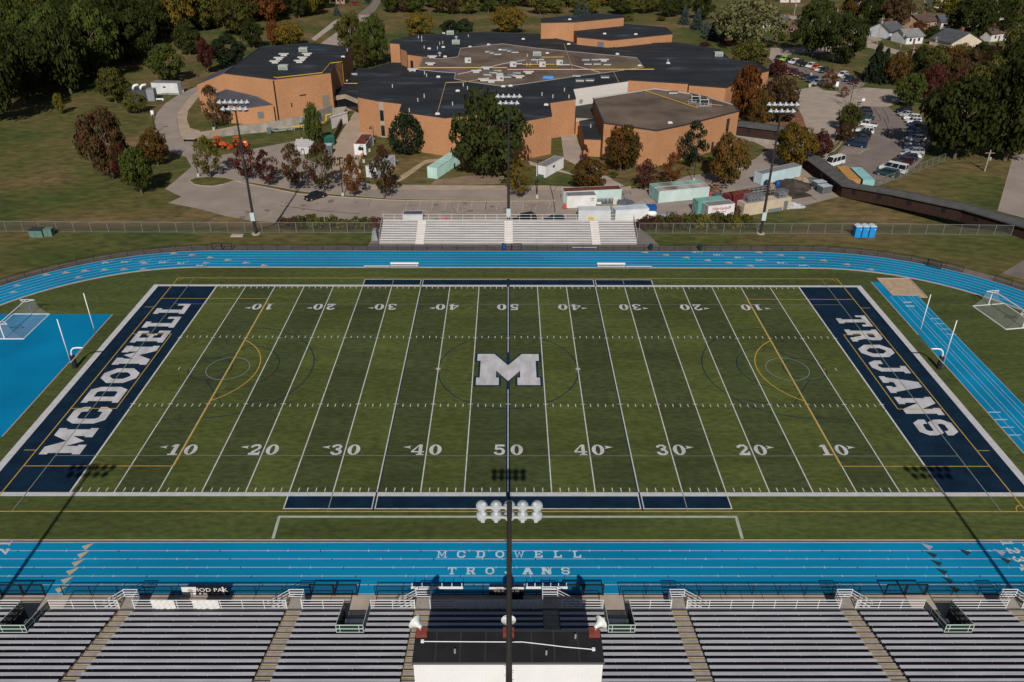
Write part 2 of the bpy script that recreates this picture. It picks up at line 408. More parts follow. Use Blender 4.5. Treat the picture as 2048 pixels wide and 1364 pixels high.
def glyph(ch, t=.22):
    h = t / 2; s = .17
    if ch == 'M': return 1.12, [[(x * 1.12, y) for x, y in [(0, 0), (.355, 0), (.355, .2), (.31, .2), (.31, .5), (.5, .13), (.69, .5), (.69, .2), (.645, .2), (.645, 0), (1, 0), (1, .2), (.95, .2), (.95, .8), (1, .8), (1, 1), (.72, 1), (.5, .58), (.28, 1), (0, 1), (0, .8), (.05, .8), (.05, .2), (0, .2)]]]
    if ch == 'W': return 1.12, [[(q[0], 1 - q[1]) for q in glyph('M')[1][0]][::-1]]
    if ch == 'N': return .95, [[(.95 * x, y) for x, y in [(0, 0), (.4, 0), (.4, .18), (.32, .18), (.32, .55), (.68, 0), (.93, 0), (.93, .82), (1, .82), (1, 1), (.62, 1), (.62, .82), (.69, .82), (.69, .5), (.36, 1), (0, 1), (0, .82), (.07, .82), (.07, .18), (0, .18)]]]
    if ch == 'O': return .8, stroke(oct_(h, h, .8 - h, 1 - h, .2), t, True)
    if ch == 'D': return .8, stroke([(.08 + h, h), (.6, h), (.8 - h, .26), (.8 - h, .74), (.6, 1 - h), (.08 + h, 1 - h)], t, True) + [rect(0, 0, .09, s), rect(0, 1 - s, .09, 1)]
    if ch == 'C': return .78, stroke([(.78 - h, .36), (.78 - h, .24), (.58, h), (.22, h), (h, .26), (h, .74), (.22, 1 - h), (.58, 1 - h), (.78 - h, .76), (.78 - h, .62)], t)
    if ch == 'S': return .78, stroke([(h, .36), (h, .24), (.22, h), (.56, h), (.78 - h, .24), (.78 - h, .36), (.6, .5), (.2, .5), (h, .64), (h, .76), (.22, 1 - h), (.56, 1 - h), (.78 - h, .76), (.78 - h, .66)], t * .95)
    if ch == 'J': return .74, stroke([(h, .4), (h, .24), (.2, h), (.4, h), (.6 - .03, .24), (.6 - .03, 1)], t) + [rect(.34, 1 - s, .57 - h, 1), rect(.57 + h, 1 - s, .78, 1)]
    if ch == 'T': return .82, [rect(.41 - h, .0, .41 + h, 1), rect(.22, 0, .41 - h, s), rect(.41 + h, 0, .6, s), rect(0, 1 - s, .41 - h, 1), rect(.41 + h, 1 - s, .82, 1), rect(0, .68, .13, 1 - s), rect(.69, .68, .82, 1 - s)]
    if ch == 'L': return .74, [rect(.08, 0, .08 + t, 1), rect(0, 0, .08, s), rect(.08 + t, 0, .74, s), rect(0, 1 - s, .08, 1), rect(.08 + t, 1 - s, .4, 1), rect(.6, s, .74, .4)]
    if ch == 'E': return .76, [rect(.08, 0, .08 + t, 1), rect(0, 0, .08, s), rect(.08 + t, 0, .76, s), rect(0, 1 - s, .08, 1), rect(.08 + t, 1 - s, .74, 1), rect(.62, s, .76, .36), rect(.6, .66, .74, 1 - s), rect(.08 + t, .42, .52, .58), rect(.46, .34, .58, .42), rect(.46, .58, .58, .66)]
    if ch == 'A': return .95, [[(0, 0), (.38, 0), (.38, s), (.31, s), (.35, .3), (.6, .3), (.64, s), (.57, s), (.57, 0), (.95, 0), (.95, s), (.89, s), (.62, 1), (.33, 1), (.06, s), (0, s)]]
    if ch == 'R': return .84, [rect(.08, 0, .08 + t, 1), rect(0, 0, .08, s), rect(.08 + t, 0, .4, s), rect(0, 1 - s, .08, 1)] + stroke([(.08 + t, 1 - h * .9), (.58, 1 - h * .9), (.76 - h, .84), (.76 - h, .64), (.58, .5), (.08 + t, .5)], t * .9) + [[(.44, .42), (.66, .42), (.76, s), (.84, s), (.84, 0), (.58, 0)]]
    if ch == '0':
        o = []; n = 28
        for k in range(n):
            a, c = 2 * pi * k / n, 2 * pi * (k + 1) / n
            o.append([(.36 + .36 * math.cos(a), .5 + .5 * math.sin(a)), (.36 + .36 * math.cos(c), .5 + .5 * math.sin(c)), (.36 + .13 * math.cos(c), .5 + .40 * math.sin(c)), (.36 + .13 * math.cos(a), .5 + .40 * math.sin(a))])
        return .72, o
    if ch == '1': return .6, [rect(.2, .0, .44, 1), rect(.04, 0, .2, .1), rect(.44, 0, .6, .1), [(0, .78), (.2, .8), (.2, 1)]]
    if ch == '2': return .7, stroke([(.12, .70), (.12, .82), (.28, .93), (.46, .93), (.58, .78), (.55, .6), (.2, .22)], .17) + [rect(.04, 0, .68, .2), rect(.58, .2, .68, .34)]
    if ch == '3': return .7, stroke([(.12, .72), (.14, .84), (.3, .93), (.46, .92), (.56, .78), (.5, .62), (.3, .55)], .16) + stroke([(.3, .54), (.5, .48), (.6, .32), (.56, .16), (.42, .07), (.24, .08), (.12, .2), (.12, .3)], .17)
    if ch == '4': return .74, [rect(.42, .0, .62, 1), rect(.3, 0, .42, .09), rect(.62, 0, .74, .09), rect(.0, .25, .42, .36), rect(.62, .25, .74, .36), [(0, .36), (.12, .36), (.42, .86), (.42, 1)]]
    if ch == '5': return .7, [rect(.1, .82, .64, 1), [(.08, .5), (.2, .54), (.22, .82), (.1, .82)]] + stroke([(.14, .54), (.3, .62), (.48, .58), (.59, .38), (.55, .18), (.4, .07), (.22, .09), (.12, .2), (.12, .3)], .17)
    if ch == '6': return .7, stroke([(.56, .78), (.44, .93), (.26, .9), (.12, .6), (.12, .3), (.24, .08), (.46, .08), (.58, .28), (.48, .5), (.26, .5), (.14, .36)], .15)
    return .4, []
def paint(b, text, org, ux, uy, h, gap=.14, widths=1.0, z=.06, length=None, dz=.0006):
    """lay text on the ground: org = lower-left corner, ux/uy = 2-D directions, h = letter height"""
    ux, uy = Vector(ux), Vector(uy); gs = [glyph(c) for c in text]
    if length: k = (length - gap * h * (len(gs) - 1)) / (sum(g_[0] for g_ in gs) * h)
    else: k = widths
    x = 0.0; n = 0
    for wd, polys in gs:
        for pl in polys:
            b.poly([(*(Vector(org) + ux * (x + q[0] * h * k) + uy * (q[1] * h)), z + dz * (n % 5)) for q in pl]); n += 1
        x += wd * h * k + gap * h
    return x - gap * h
b = MB()
q0, q1 = P(76, 909), P(380, 608)
paint(b, 'MCDOWELL', (-47.65, -18.05), (0, 1), (-1, 0), 4.55, length=36.45, z=L3, gap=.2)
paint(b, 'TROJANS', (47.9, 14.95), (0, -1), (1, 0), 4.55, length=29.4, z=L3, gap=.2)
struct('end_zone_lettering', b, letter_white)
# centre emblem with its navy outline
bw_, bn_ = MB(), MB()
gM = [(0, 0), (.355, 0), (.355, .23), (.31, .23), (.31, .45), (.5, .12), (.69, .45), (.69, .23), (.645, .23), (.645, 0), (1, 0), (1, .23), (.945, .23), (.945, .77), (1, .77), (1, 1), (.722, 1), (.5, .62), (.278, 1), (0, 1), (0, .77), (.055, .77), (.055, .23), (0, .23)]
c0, c1 = P(948, 771), P(1083, 709); mw, mh = 8.2, c1.y - c0.y
pts = [((x - .5) * mw, c0.y + y * mh) for x, y in gM]
out = []
for i, p in enumerate(pts):
    a, c = Vector(pts[i - 1]), Vector(pts[(i + 1) % len(pts)]); p = Vector(p)
    d0, d1 = (p - a).normalized(), (c - p).normalized(); n0, n1 = Vector((d0.y, -d0.x)), Vector((d1.y, -d1.x)); m = n0 + n1
    out.append(p + m / max(.5, m.length_squared / 2) * .26)
bn_.poly([(p.x, p.y, .070) for p in out]); bw_.poly([(p[0], p[1], .076) for p in pts])
struct('centre_emblem_outline', bn_, navy_line); struct('centre_emblem', bw_, letter_white)
# yard numbers
b = MB()
for k, nm in ((-40, '10'), (-30, '20'), (-20, '30'), (-10, '40'), (0, '50'), (10, '40'), (20, '30'), (30, '20'), (40, '10')):
    x = k * YD; h = 1.9
    for s in (-1, 1):
        yb = -18.12 if s < 0 else 18.45
        for i, d in enumerate(nm):
            wd = glyph(d)[0] * h * 1.02
            xo = (x - .28 - wd) if (i == 0) == (s < 0) else x + .28
            if s < 0: paint(b, d, (xo, yb), (1, 0), (0, 1), h, widths=1.02, z=L3)
            else: paint(b, d, (xo + wd, yb), (-1, 0), (0, -1), h, widths=1.02, z=L3)
        if k:
            e = 1 if k > 0 else -1; ax = x + e * 1.75; ay = -16.7 if s < 0 else 17.1
            b.poly([(ax, ay - .3, L3), (ax + e * .35, ay, L3), (ax, ay + .3, L3), (ax + e * 1.0, ay, L3)] if False else [(ax, ay - .28, L3), (ax + e * .95, ay, L3), (ax, ay + .28, L3), (ax + e * .2, ay, L3)])
struct('yard_numbers', b, letter_white)

# ------------------------------------------------------------------ running track
b = MB(); ring(b, 31.55, 38.25, .03); struct('running_track', b, blue_track)
b = MB(); ring(b, 31.35, 31.55, .10)
A = stadium(31.35); k = len(A)
b.add([(x, y, 0) for x, y in A] + [(x, y, .10) for x, y in A], [((i + 1) % k, i, k + i, k + (i + 1) % k) for i in range(k)])
struct('track_kerb', b, mat('kerb', (.34, .31, .30), .9, .1, 1))
b = MB()
lanes = [31.75 + 1.07 * i for i in range(7)]
for r in lanes: ring(b, r - .035, r + .035, .040)
tan_mark = mat('tan_mark', (.42, .33, .22), .9, .12, 3); pink_mark = mat('pink_mark', (.33, .30, .38), .9, .1, 3); dark_mark = mat('dark_mark', (.018, .04, .05), .9)
lane_white = mat('lane_white', (.36, .47, .55), .9, .12, 2)
struct('track_lane_lines', b, lane_white)
tm, pm, dm, lw = MB(), MB(), MB(), MB()
def tri(bb, x, y, s, dx=0, sz=.62): bb.poly([(x, y - sz * .45, .046), (x + s * sz * 1.3 + dx, y, .046), (x, y + sz * .45, .046)][::1 if s > 0 else -1])
for i in range(6):                                  # near straight
    y = -(lanes[i] + .53); x = P(*[(752, 258), (720, 315), (678, 378), (633, 445), (590, 510), (540, 590)][i] if False else (0, 0), 0).x if False else 0
    q = [(190, 1084.5), (180.5, 1101), (170.5, 1117), (159.5, 1134), (150, 1150), (137, 1171)][i]; w0 = P(q[0], q[1], 0)
    tm.poly([(w0.x, -(lanes[i] + .02), .046), (w0.x - 1.0, -(lanes[i] + .50), .046), (w0.x - .45, -(lanes[i] + 1.0), .046)][::-1])
    q = [(1840, 1085), (1848, 1100), (1858, 1117), (1868, 1133), (1879, 1150), (1893, 1170)][i]; w0 = P(q[0], q[1], 0)
    (pm if i == 0 else dm).poly([(w0.x, -(lanes[i] + .06), .046), (w0.x + .45, -(lanes[i] + 1.0), .046), (w0.x + 1.0, -(lanes[i] + .5), .046)])
for q, bb in (((1916, 1098), dm), ((1985, 1098), pm), ((1996, 1114), dm)):
    w0 = P(*q, 0); bb.poly([(w0.x, w0.y, .047), (w0.x + .45, w0.y - .95, .047), (w0.x + 1.0, w0.y - .45, .047)])
def fp(zx, zy, bx, by=240): return P(bx + zx / 3.938, by + zy / 3.938, 0)
for bx, bb, L in ((0, tm, [(1370, 1053), (1515, 1065), (1658, 1085), (1797, 1105), (1940, 1127), (370, 1220), (523, 1204), (672, 1190), (828, 1182), (980, 1178)]),
                  (0, pm, [(140, 1306), (110, 1358), (622, 1242), (1145, 1132), (1132, 1176), (1625, 1127)]), (400, tm, [(508, 1147)]),
                  (1150, tm, [(550, 1044), (712, 1065), (873, 1085), (1042, 1107), (1210, 1127), (1378, 1150), (1447, 1045), (1615, 1065), (1783, 1086), (1955, 1108)]),
                  (1528, tm, [(650, 1139), (838, 1180)])):
    for zx, zy in L:
        w0 = fp(zx, zy, bx); s = 1 if w0.x < 0 else -1
        bb.poly([(w0.x - s * .6, w0.y - .38, .047), (w0.x + s * .72, w0.y + .04, .047), (w0.x - s * .45, w0.y + .46, .047)][::s])
for zx, zy, ch in ((797, 1127, '6'), (947, 1122, '5'), (1095, 1119, '4'), (1245, 1124, '3'), (1393, 1132, '2'), (1540, 1150, '1')):
    w0 = fp(zx, zy, 0); paint(lw, ch, (w0.x + .1, w0.y + .5), (0, -1), (1, 0), 1.1, widths=1.0, z=.048); w1 = fp(zx + 85, zy - 15, 0); seg(lw, (w1.x, w1.y + .5), (w1.x - .1, w1.y - .55), .07, .047)
for zx, zy, ch in ((920, 1044, '6'), (1085, 1065, '5'), (1250, 1085, '4'), (1420, 1107, '3'), (1590, 1128, '2'), (1762, 1150, '1')):
    w0 = fp(zx, zy, 1150); paint(lw, ch, (w0.x + .1, w0.y + .5), (0, -1), (1, 0), 1.1, z=.048); w1 = fp(zx + 75, zy, 1150); seg(lw, (w1.x - .25, w1.y + .5), (w1.x + .1, w1.y - .5), .07, .047)
for q, ch in (((2018, 1087), '1'), ((2030, 1102), '2'), ((2042, 1119), '3'), ((2054, 1136), '4')):
    w0 = P(*q, 0); paint(lw, ch, (w0.x - .75, w0.y + .42), (0, -1), (1, 0), 1.15, z=.048)
for q, ch in (((6, 1088), '1'), ((0, 1105), '2')):
    w0 = P(*q, 0); paint(lw, ch, (w0.x + .75, w0.y - .32), (0, 1), (-1, 0), 1.15, z=.048)
seg(lw, (P(2039, 1080).x, -31.7), (P(2060, 1110).x, -33.6), .08, .047)
lt = mat('track_letters', (.42, .52, .60), .9, .1, 2)
tl = MB()
def spaced(text, x0, x1, y0, h):
    n = len(text); 
    for i, ch in enumerate(text):
        wd, _ = glyph(ch); cx = x0 + (x1 - x0) * i / (n - 1)
        k = {'M': 1.0, 'W': 1.0}.get(ch, 1.15) * .98; x = cx - wd * k * h / 2
        thin = {'M': [rect(.14, 0, .27, 1), rect(.85, 0, .98, 1), [(.27, 1), (.27, .78), (.56, .1), (.56, .36)], [(.85, 1), (.56, .36), (.56, .1), (.85, .78)], rect(.02, 0, .14, .12), rect(.27, 0, .39, .12), rect(.73, 0, .85, .12), rect(.98, 0, 1.1, .12), rect(.02, .88, .14, 1), rect(.98, .88, 1.1, 1)]}
        thin['W'] = stroke([(.12, 1), (.33, .03), (.56, .8), (.79, .03), (1.0, 1)], .14) + [rect(-.02, .88, .03, 1), rect(.22, .88, .32, 1), rect(.80, .88, .9, 1), rect(1.09, .88, 1.16, 1)]
        for j, pl in enumerate(thin.get(ch) or glyph(ch, .17)[1]): tl.poly([(x + q_[0] * h * k, y0 + q_[1] * h, .047 + .0006 * (j % 4)) for q_ in pl])
ya, yb_ = P(1015, 1116, 0).y, P(1015, 1149.5, 0).y
spaced('MCDOWELL', P(884, 1109, 0).x, P(1154, 1109, 0).x, ya, P(1015, 1102, 0).y - ya)
spaced('TROJANS', P(904, 1142, 0).x, P(1131, 1142, 0).x, yb_, P(1015, 1135, 0).y - yb_)
for i in range(1, 6):
    for k in range(11):
        x = -48 + 9.6 * k + 1.3 * i; vline(dm, x, -lanes[i] - .19, -lanes[i] + .02, .09, .0475); vline(lw, x - 3.1, -lanes[i] - .14, -lanes[i] + .12, .07, .0485); vline(lw, x - 5.0, -lanes[i] - .14, -lanes[i] + .12, .07, .0485)
struct('track_lettering', tl, lt); struct('exchange_zone_triangles', tm, tan_mark); struct('faded_triangles', pm, pink_mark); struct('dark_triangles', dm, dark_mark); struct('lane_numbers', lw, letter_white)

# asphalt apron outside the far straight, concrete walk in front of the stands
apron = mat('apron_asphalt', (.16, .135, .125), .9, .12, .4)
b = MB(); A, B = stadium(38.2, 40, 50), stadium(40.4, 40, 50); n = len(A)
for i in range(n - 1):
    if A[i][1] > 20 and A[i + 1][1] > 20: b.poly([(*A[i], .021), (*A[i + 1], .021), (*B[i + 1], .021), (*B[i], .021)][::-1])
struct('track_apron', b, apron)
sheet('bleacher_pad', mat('pad_asphalt', (.17, .15, .14), .9, .1, .5), [(-24.5, 40.3), (26.5, 40.3), (25.5, 45.0), (24, 49), (-23.5, 49)], .017)
sheet('concrete_walk', concrete, [(-70, -56), (70, -56), (70, -38.25), (-70, -38.25)], .012)
# blue high-jump apron, runway, sand pit at the ends
sheet('jump_apron', blue_apron, [(-58.05, 15.05), (-58.05, -14.8), (-64, -22), (-74, -22), (-80.2, -8), (-81.2, 0), (-80.0, 9), (-77.5, 15.05)], .026)
b = MB(); vline(b, -58.0, -14.8, 15.05, .13, .05); hline(b, 63.2, 63.3, 0, .1, .05); vline(b, 57.85, -26, 26.3, .13, .05); struct('apron_kerb', b, mat('tan_kerb', (.40, .31, .26), .9))
sheet('jump_runway', blue_track, [(57.9, -28), (63.2, -28), (63.2, 21.3), (59.3, 21.5), (59.3, 26.3), (57.9, 26.3)], .028)
b = MB()
for x in (58.9, 60.05, 60.6, 61.7, 62.25, 63.1): vline(b, x, -28, 21.3, .055, .038)
for zx, zy in ((1130, 255), (1150, 285)):
    w0 = P(1528 + zx / 3.938, 540 + zy / 3.938); hline(b, w0.x - .65, w0.x + .65, w0.y, .34, .042)
for zx, zy in ((1345, 385), (1378, 425), (1432, 467), (1475, 507)):
    w0 = P(1528 + zx / 3.938, 540 + zy / 3.938); hline(b, w0.x - .7, w0.x + .7, w0.y, .14, .042)
for zx, zy in ((1815, 1122), (1867, 1180), (1918, 1240), (1972, 1302)):
    w0 = P(1528 + zx / 3.938, 540 + zy / 3.938); hline(b, w0.x - .75, w0.x + .75, w0.y, .16, .042)
struct('runway_lines', b, lane_white)
b = MB(); sp = [(59.3, 27.6), (64.5, 27.6), (64.4, 20.9), (63.3, 20.9), (63.3, 21.5), (59.35, 21.7)]
b.poly([(x, y, .032) for x, y in sp]); struct('sand_pit', b, mat('sand', (.40, .29, .20), 1, .14, 1.2))
b = MB()
for i in range(len(sp)): b.bar((*sp[i], .05), (*sp[(i + 1) % len(sp)], .05), .16, .12)
struct('sand_pit_kerb', b, mat('tan_kerb', (.40, .31, .26), .9))
# ------------------------------------------------------------------ near grandstand (rows fall towards the pitch)
Y0, Z0, TR, RI, NR = -41.15, 1.5, .762, .2159, 14
FW = .28
seat_mat = mat('seat_aluminium', (.42, .415, .45), .55, .14, .9, stretch=(.35, 3, 1), metal=.1)
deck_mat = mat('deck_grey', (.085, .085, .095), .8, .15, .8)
step_mat = mat('step_grey', (.30, .27, .245), .85, .12, 1.5)
yellow_edge = mat('yellow_edge', (.42, .31, .14), .8, .15, 2)
rail_white = mat('rail_white', (.68, .68, .70), .5)
sage_rail = mat('sage_rail', (.50, .56, .53), .5)
green_mesh = mesh_mat('green_screen', (.007, .035, .024), .88)
teal_dark = mat('pit_dark', (.02, .02, .02), 1)
AIS = [(-48.6, -47.3), (-33.2, -31.95), (-18.9, -17.62), (-7.95, -6.65), (2.98, 4.32), (14.0, 15.32), (28.5, 29.85), (42.85, 44.2)]
VOM = [(-41.35, -39.1), (-13.95, -11.75), (8.2, 10.35), (35.7, 37.95)]
st = thing('grandstand', 'long low grandstand of grey bench rows with yellow edged aisles', 'grandstand', (0, Y0, 0))
XA, XB = -56.0, 56.0
def sub_open(spans, holes):
    out = []
    for a, b_ in spans:
        cur = a
        for h0, h1 in sorted(holes):
            if h1 <= cur or h0 >= b_: continue
            if h0 > cur: out.append((cur, h0))
            cur = max(cur, h1)
        if cur < b_: out.append((cur, b_))
    return out
# decks, one stepped sheet per row, cut out at the four portals; local origin at (0, Y0, 0)
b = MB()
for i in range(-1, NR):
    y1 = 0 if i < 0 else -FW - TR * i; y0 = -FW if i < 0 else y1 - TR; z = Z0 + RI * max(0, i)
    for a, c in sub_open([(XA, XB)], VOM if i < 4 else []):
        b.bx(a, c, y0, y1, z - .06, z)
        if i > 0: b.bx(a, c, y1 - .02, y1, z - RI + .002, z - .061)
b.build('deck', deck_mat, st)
b = MB()
for a, c in sub_open([(XA, XB)], VOM): b.bx(a, c, -.03, 0, .0, Z0 - .062)
for x in (XA, XB): b.bx(x - .05, x + .05, -10.9, -.03, 0, 2.2)
b.bx(XA, XB, -11.15, -11.10, 0, 4.3); b.build('front_wall', mat('dark_skirt', (.03, .03, .035), .9), st)
edges = [XA] + [v for ab in AIS for v in ab] + [XB]
blocks = [(edges[2 * k], edges[2 * k + 1]) for k in range(len(AIS) + 1)]
for a, c in blocks:
    sec = MB(); sec.bx(a + .1, c - .1, -FW - TR * NR + .04, -FW - TR * NR + .09, Z0 + RI * NR - .1, Z0 + RI * NR + .95); 
    fr = MB()
    for i in range(NR):
        for x in [a + .4 + 1.8 * k for k in range(int((c - a - .6) / 1.8) + 1)]:
            if i < 4 and any(v0 - .2 < x < v1 + .2 for v0, v1 in VOM): continue
            fr.bar((x, -FW - TR * i - TR + .16, Z0 + RI * i), (x, -FW - TR * i - TR + .16, Z0 + RI * i + .40), .05)
    fr.bx(a + .3, c - .3, -FW - TR * NR, -FW, .5, .55)
    so_ = fr.build('seating_section', galv, st)
    for i in range(NR):
        for p, q in sub_open([(a + .04, c - .04)], [(v0 - .05, v1 + .05) for v0, v1 in VOM] if i < 4 else []):
            y = -FW - TR * i - TR + .16; z = Z0 + RI * i + .43; sb = MB()
            x = p
            while x < q - .05:
                L_ = min(q - x, 6.1 + rnd.uniform(-.4, .4)); L_ = L_ if q - x - L_ > .8 else q - x
                sb.bx(x + .004, x + L_ - .004, y - .135, y + .135, z - .04, z + rnd.uniform(0, .006)); x += L_
            sb.build('bench_row', seat_mat, so_)
# aisles
for a, c in AIS:
    b = MB(); yl = MB()
    for i in range(NR):
        y1 = -FW - TR * i; z = Z0 + RI * i + .003
        b.bx(a + .02, c - .02, y1 - TR + .02, y1 - .03, z, z + .07); b.bx(a + .02, c - .02, y1 - TR * .55 - .18, y1 - TR * .55 + .2, z + .072, z + .12)
        yl.bx(a + .02, c - .02, y1 - .115, y1 - .032, z + .072, z + .085)
    yl.bar((a + .03, -FW, Z0 + .05), (a + .03, -FW - TR * NR, Z0 + RI * NR + .05), .05, .04)
    ai = b.build('aisle_steps', step_mat, st); yl.build('yellow_nosing', yellow_edge, ai)
    # landing in front with side stair down to the walk
    s = -1 if (a + c) / 2 < 0 else 1
    if 2 < a < 4: s = 1
    b = MB(); b.bx(a, c, .005, 1.15, Z0 - .12, Z0 + .004)
    x = a if s < 0 else c
    for k in range(8): b.bx(min(x + s * .27 * k, x + s * .27 * (k + 1)), max(x + s * .27 * k, x + s * .27 * (k + 1)), .1, 1.1, Z0 - .2 - .18 * k - .03, Z0 - .18 - .18 * k)
    la = b.build('landing', step_mat, st)
    yl = MB(); yl.bx(x - .1 if s < 0 else x, x if s < 0 else x + .1, .1, 1.1, Z0 + .005, Z0 + .018); yl.build('yellow_nosing', yellow_edge, la)
    r = MB()
    for zz in (.18, .46, .74, 1.05): r.bar((a, 1.15, Z0 + zz), (c, 1.15, Z0 + zz), .055)
    for xx in (a, c): r.bar((xx, 1.15, Z0 - .2), (xx, 1.15, Z0 + 1.07), .05); r.bar((xx, .02, Z0), (xx, .02, Z0 + 1.05), .05)
    xo = c if s < 0 else a
    for zz in (.4, .72, 1.05): r.bar((xo, .02, Z0 + zz), (xo, 1.15, Z0 + zz), .045)
    for yy in (.06, 1.13):
        for zz in (.35, .68, 1.0): r.bar((x, yy, Z0 + zz), (x + s * 2.1, yy, Z0 + zz - 1.45), .04)
        for k in (1, 2): r.bar((x + s * 1.05 * k, yy, max(0, Z0 - .72 * k - .2)), (x + s * 1.05 * k, yy, Z0 + 1.0 - .72 * k), .04)
    r.build('landing_rail', rail_white, la)
# front guard rail with four bars, open at aisles and portals
holes = [(a, c) for a, c in AIS] + VOM
for p, q in sub_open([(XA, XB)], holes):
    r = MB()
    for zz in (.12, .42, .73, 1.05): r.bar((p + .03, -.04, Z0 + zz), (q - .03, -.04, Z0 + zz), .05)
    n = max(1, round((q - p) / 2.0))
    for k in range(n + 1): x = p + .05 + (q - p - .1) * k / n; r.bar((x, -.02, Z0 - .25), (x, -.02, Z0 + 1.07), .045)
    r.build('front_rail', rail_white, st)
# back fence of the stand
r = MB(); yb = -FW - TR * NR - .05; zb = Z0 + RI * NR - .2
for zz in (.1, .6, 1.15): r.bar((XA, yb, zb + zz), (XB, yb, zb + zz), .04)
for k in range(int((XB - XA) / 2.0)): r.bar((XA + 2 * k, yb, 0), (XA + 2 * k, yb, zb + 1.17), .045)
br_ = r.build('back_rail', black_metal, st)
b = MB(); b.poly([(XA, yb, zb), (XB, yb, zb), (XB, yb, zb + 1.15), (XA, yb, zb + 1.15)]); b.build('wire_mesh', mesh_mat('wire_mesh', (.25, .26, .27), .16), br_)
# portals: green screened rails round the stairs from the walk
for v0, v1 in VOM:
    yb = -FW - 4 * TR; zt = Z0 + 4 * RI
    b = MB()
    b.bx(v0 + .02, v1 - .02, yb - .01, yb + .05, 0, zt - .07); 
    for x in (v0, v1): b.poly([(x, 0, 0), (x, yb, 0), (x, yb, zt - .07), (x, -FW, Z0 - .07), (x, 0, Z0 - .07)])
    for k in range(6): b.bx(v0 + .25, v0 + 1.3, -1.5 - .28 * k, -1.22 - .28 * k, 0.02, .16 + .2 * k)
    po = b.build('portal', mat('portal_grey', (.05, .05, .05), .9), st)
    r = MB()
    for zz in (.10, .52, .95): r.bar((v0, yb, zt + zz), (v1, yb, zt + zz), .055)
    for x in (v0, v0 + .3, v1 - .35, v1): r.bar((x, yb, zt), (x, yb, zt + .97), .05)
    for x in (v0, v1):
        for zz in (.10, .52, .95): r.bar((x, yb, zt + zz), (x, 0, Z0 + zz), .045)
        for k in range(4): y = yb * k / 3; zz = Z0 + (zt - Z0) * k / 3; r.bar((x, y, zz), (x, y, zz + .97), .045)
    r.build('portal_rail', sage_rail, po)
    g_ = MB(); g_.poly([(v0 + .05, yb + .03, zt), (v1 - .05, yb + .03, zt), (v1 - .05, yb + .03, zt + .93), (v0 + .05, yb + .03, zt + .93)])
    for x, e in ((v0, .03), (v1, -.03)): g_.poly([(x + e, yb, zt), (x + e, 0, Z0), (x + e, 0, Z0 + .93), (x + e, yb, zt + .93)])
    g_.build('screen', green_mesh, po)
# white sheets tied over the front rail
vinyl = mat('white_vinyl', (.70, .69, .68), .6, .05, 1.5)
for q0, q1, lab in (((304, 1209), (351, 1209), 'wrinkled white banner tied on the front rail, right of the left aisle landing'), ((386, 1209), (439, 1209), 'wrinkled white banner on the front rail below the black and white sign'),
                    ((909, 1209), (951, 1209), 'shaded white banner on the front rail, first of the four in the press box shadow'), ((953, 1209), (995, 1209), 'shaded white banner on the front rail, second of the four in the press box shadow'),
                    ((997, 1209), (1036, 1209), 'shaded white banner on the front rail, third of the four in the press box shadow'), ((1038, 1209), (1080, 1209), 'shaded white banner on the front rail beside the shaded stair landing')):
    x0, x1 = P(*q0, 2.0).x, P(*q1, 2.0).x; b = MB(); n = 14; vs = []
    for k in range(n + 1):
        x = x0 + (x1 - x0) * k / n
        for zz in (.06, .35, .7, 1.07): vs.append((x, Y0 - .085 + .03 * math.sin(k * 1.9 + zz * 4), Z0 + zz + (.03 * math.sin(k * 1.1) if zz < .1 else 0)))
    b.add(vs, [(4 * k + j, 4 * k + 4 + j, 4 * k + 5 + j, 4 * k + 1 + j) for k in range(n) for j in range(3)])
    tag(b.build('banner', vinyl), lab, 'banner', 'white banners on the stand rail')

# ------------------------------------------------------------------ press box
ZR = 9.0
x0, x1 = P(823.7, 1326, ZR), P(1209, 1326, ZR); fy = P(1000, 1260.5, ZR).y; by = x0.y
pb = thing('press_box', 'white metal press box with flat black roof standing behind the grandstand', 'press box', (0, by, 0))
b = MB(); xw = x0.x + .08; xe = x1.x - .08; d = fy - by
n = int((xe - xw) / .24)
for k in range(n): b.bx(xw + (xe - xw) * k / n + .01, xw + (xe - xw) * (k + 1) / n - .035, .055, .10, 3.9, ZR - .16)
b.bx(xw, xe, .10, d - .12, 3.9, ZR - .14); b.build('wall', mat('white_cladding', (.74, .74, .755), .5, .03, .6), pb)
b = MB()
for k in range(6):
    for y in (.3, d - .4): b.bx(xw + .3 + k * (xe - xw - .6) / 5 - .12, xw + .3 + k * (xe - xw - .6) / 5 + .12, y - .12, y + .12, 0, 3.9)
for k in range(6): pb_l = None
b.build('support_leg', mat('grey_steel', (.2, .2, .21), .6), pb)
roofm = mat('black_membrane', (.020, .020, .022), .85, .15, .8)
b = MB(); b.bx(x0.x, x1.x, 0, d, ZR - .13, ZR); rf = b.build('roof', roofm, pb)
b = MB()
for k in range(1, 8): x = x0.x + (x1.x - x0.x) * k / 8 + .1 * math.sin(k * 5); b.bx(x - .05, x + .05, .06, d - .05, ZR + .001, ZR + .012)
b.bx(x0.x + .05, x1.x - .05, d - .12, d - .02, ZR + .014, ZR + .07); b.build('roof_seam', mat('seam_black', (.034, .034, .036), .6), rf)
for fx, fy_ in ((.22, .3), (.7, .25), (.86, .75)):
    b = MB(); x = x0.x + (x1.x - x0.x) * fx; b.tube([(x, d * fy_, ZR), (x, d * fy_, ZR + .35)], .07, 8); b.build('roof_vent', galv, rf)
b = MB(); b.bx(x0.x - .02, x1.x + .02, -.03, .02, ZR - .16, ZR + .03); b.build('roof_trim', mat('trim_grey', (.10, .10, .10), .6), rf)
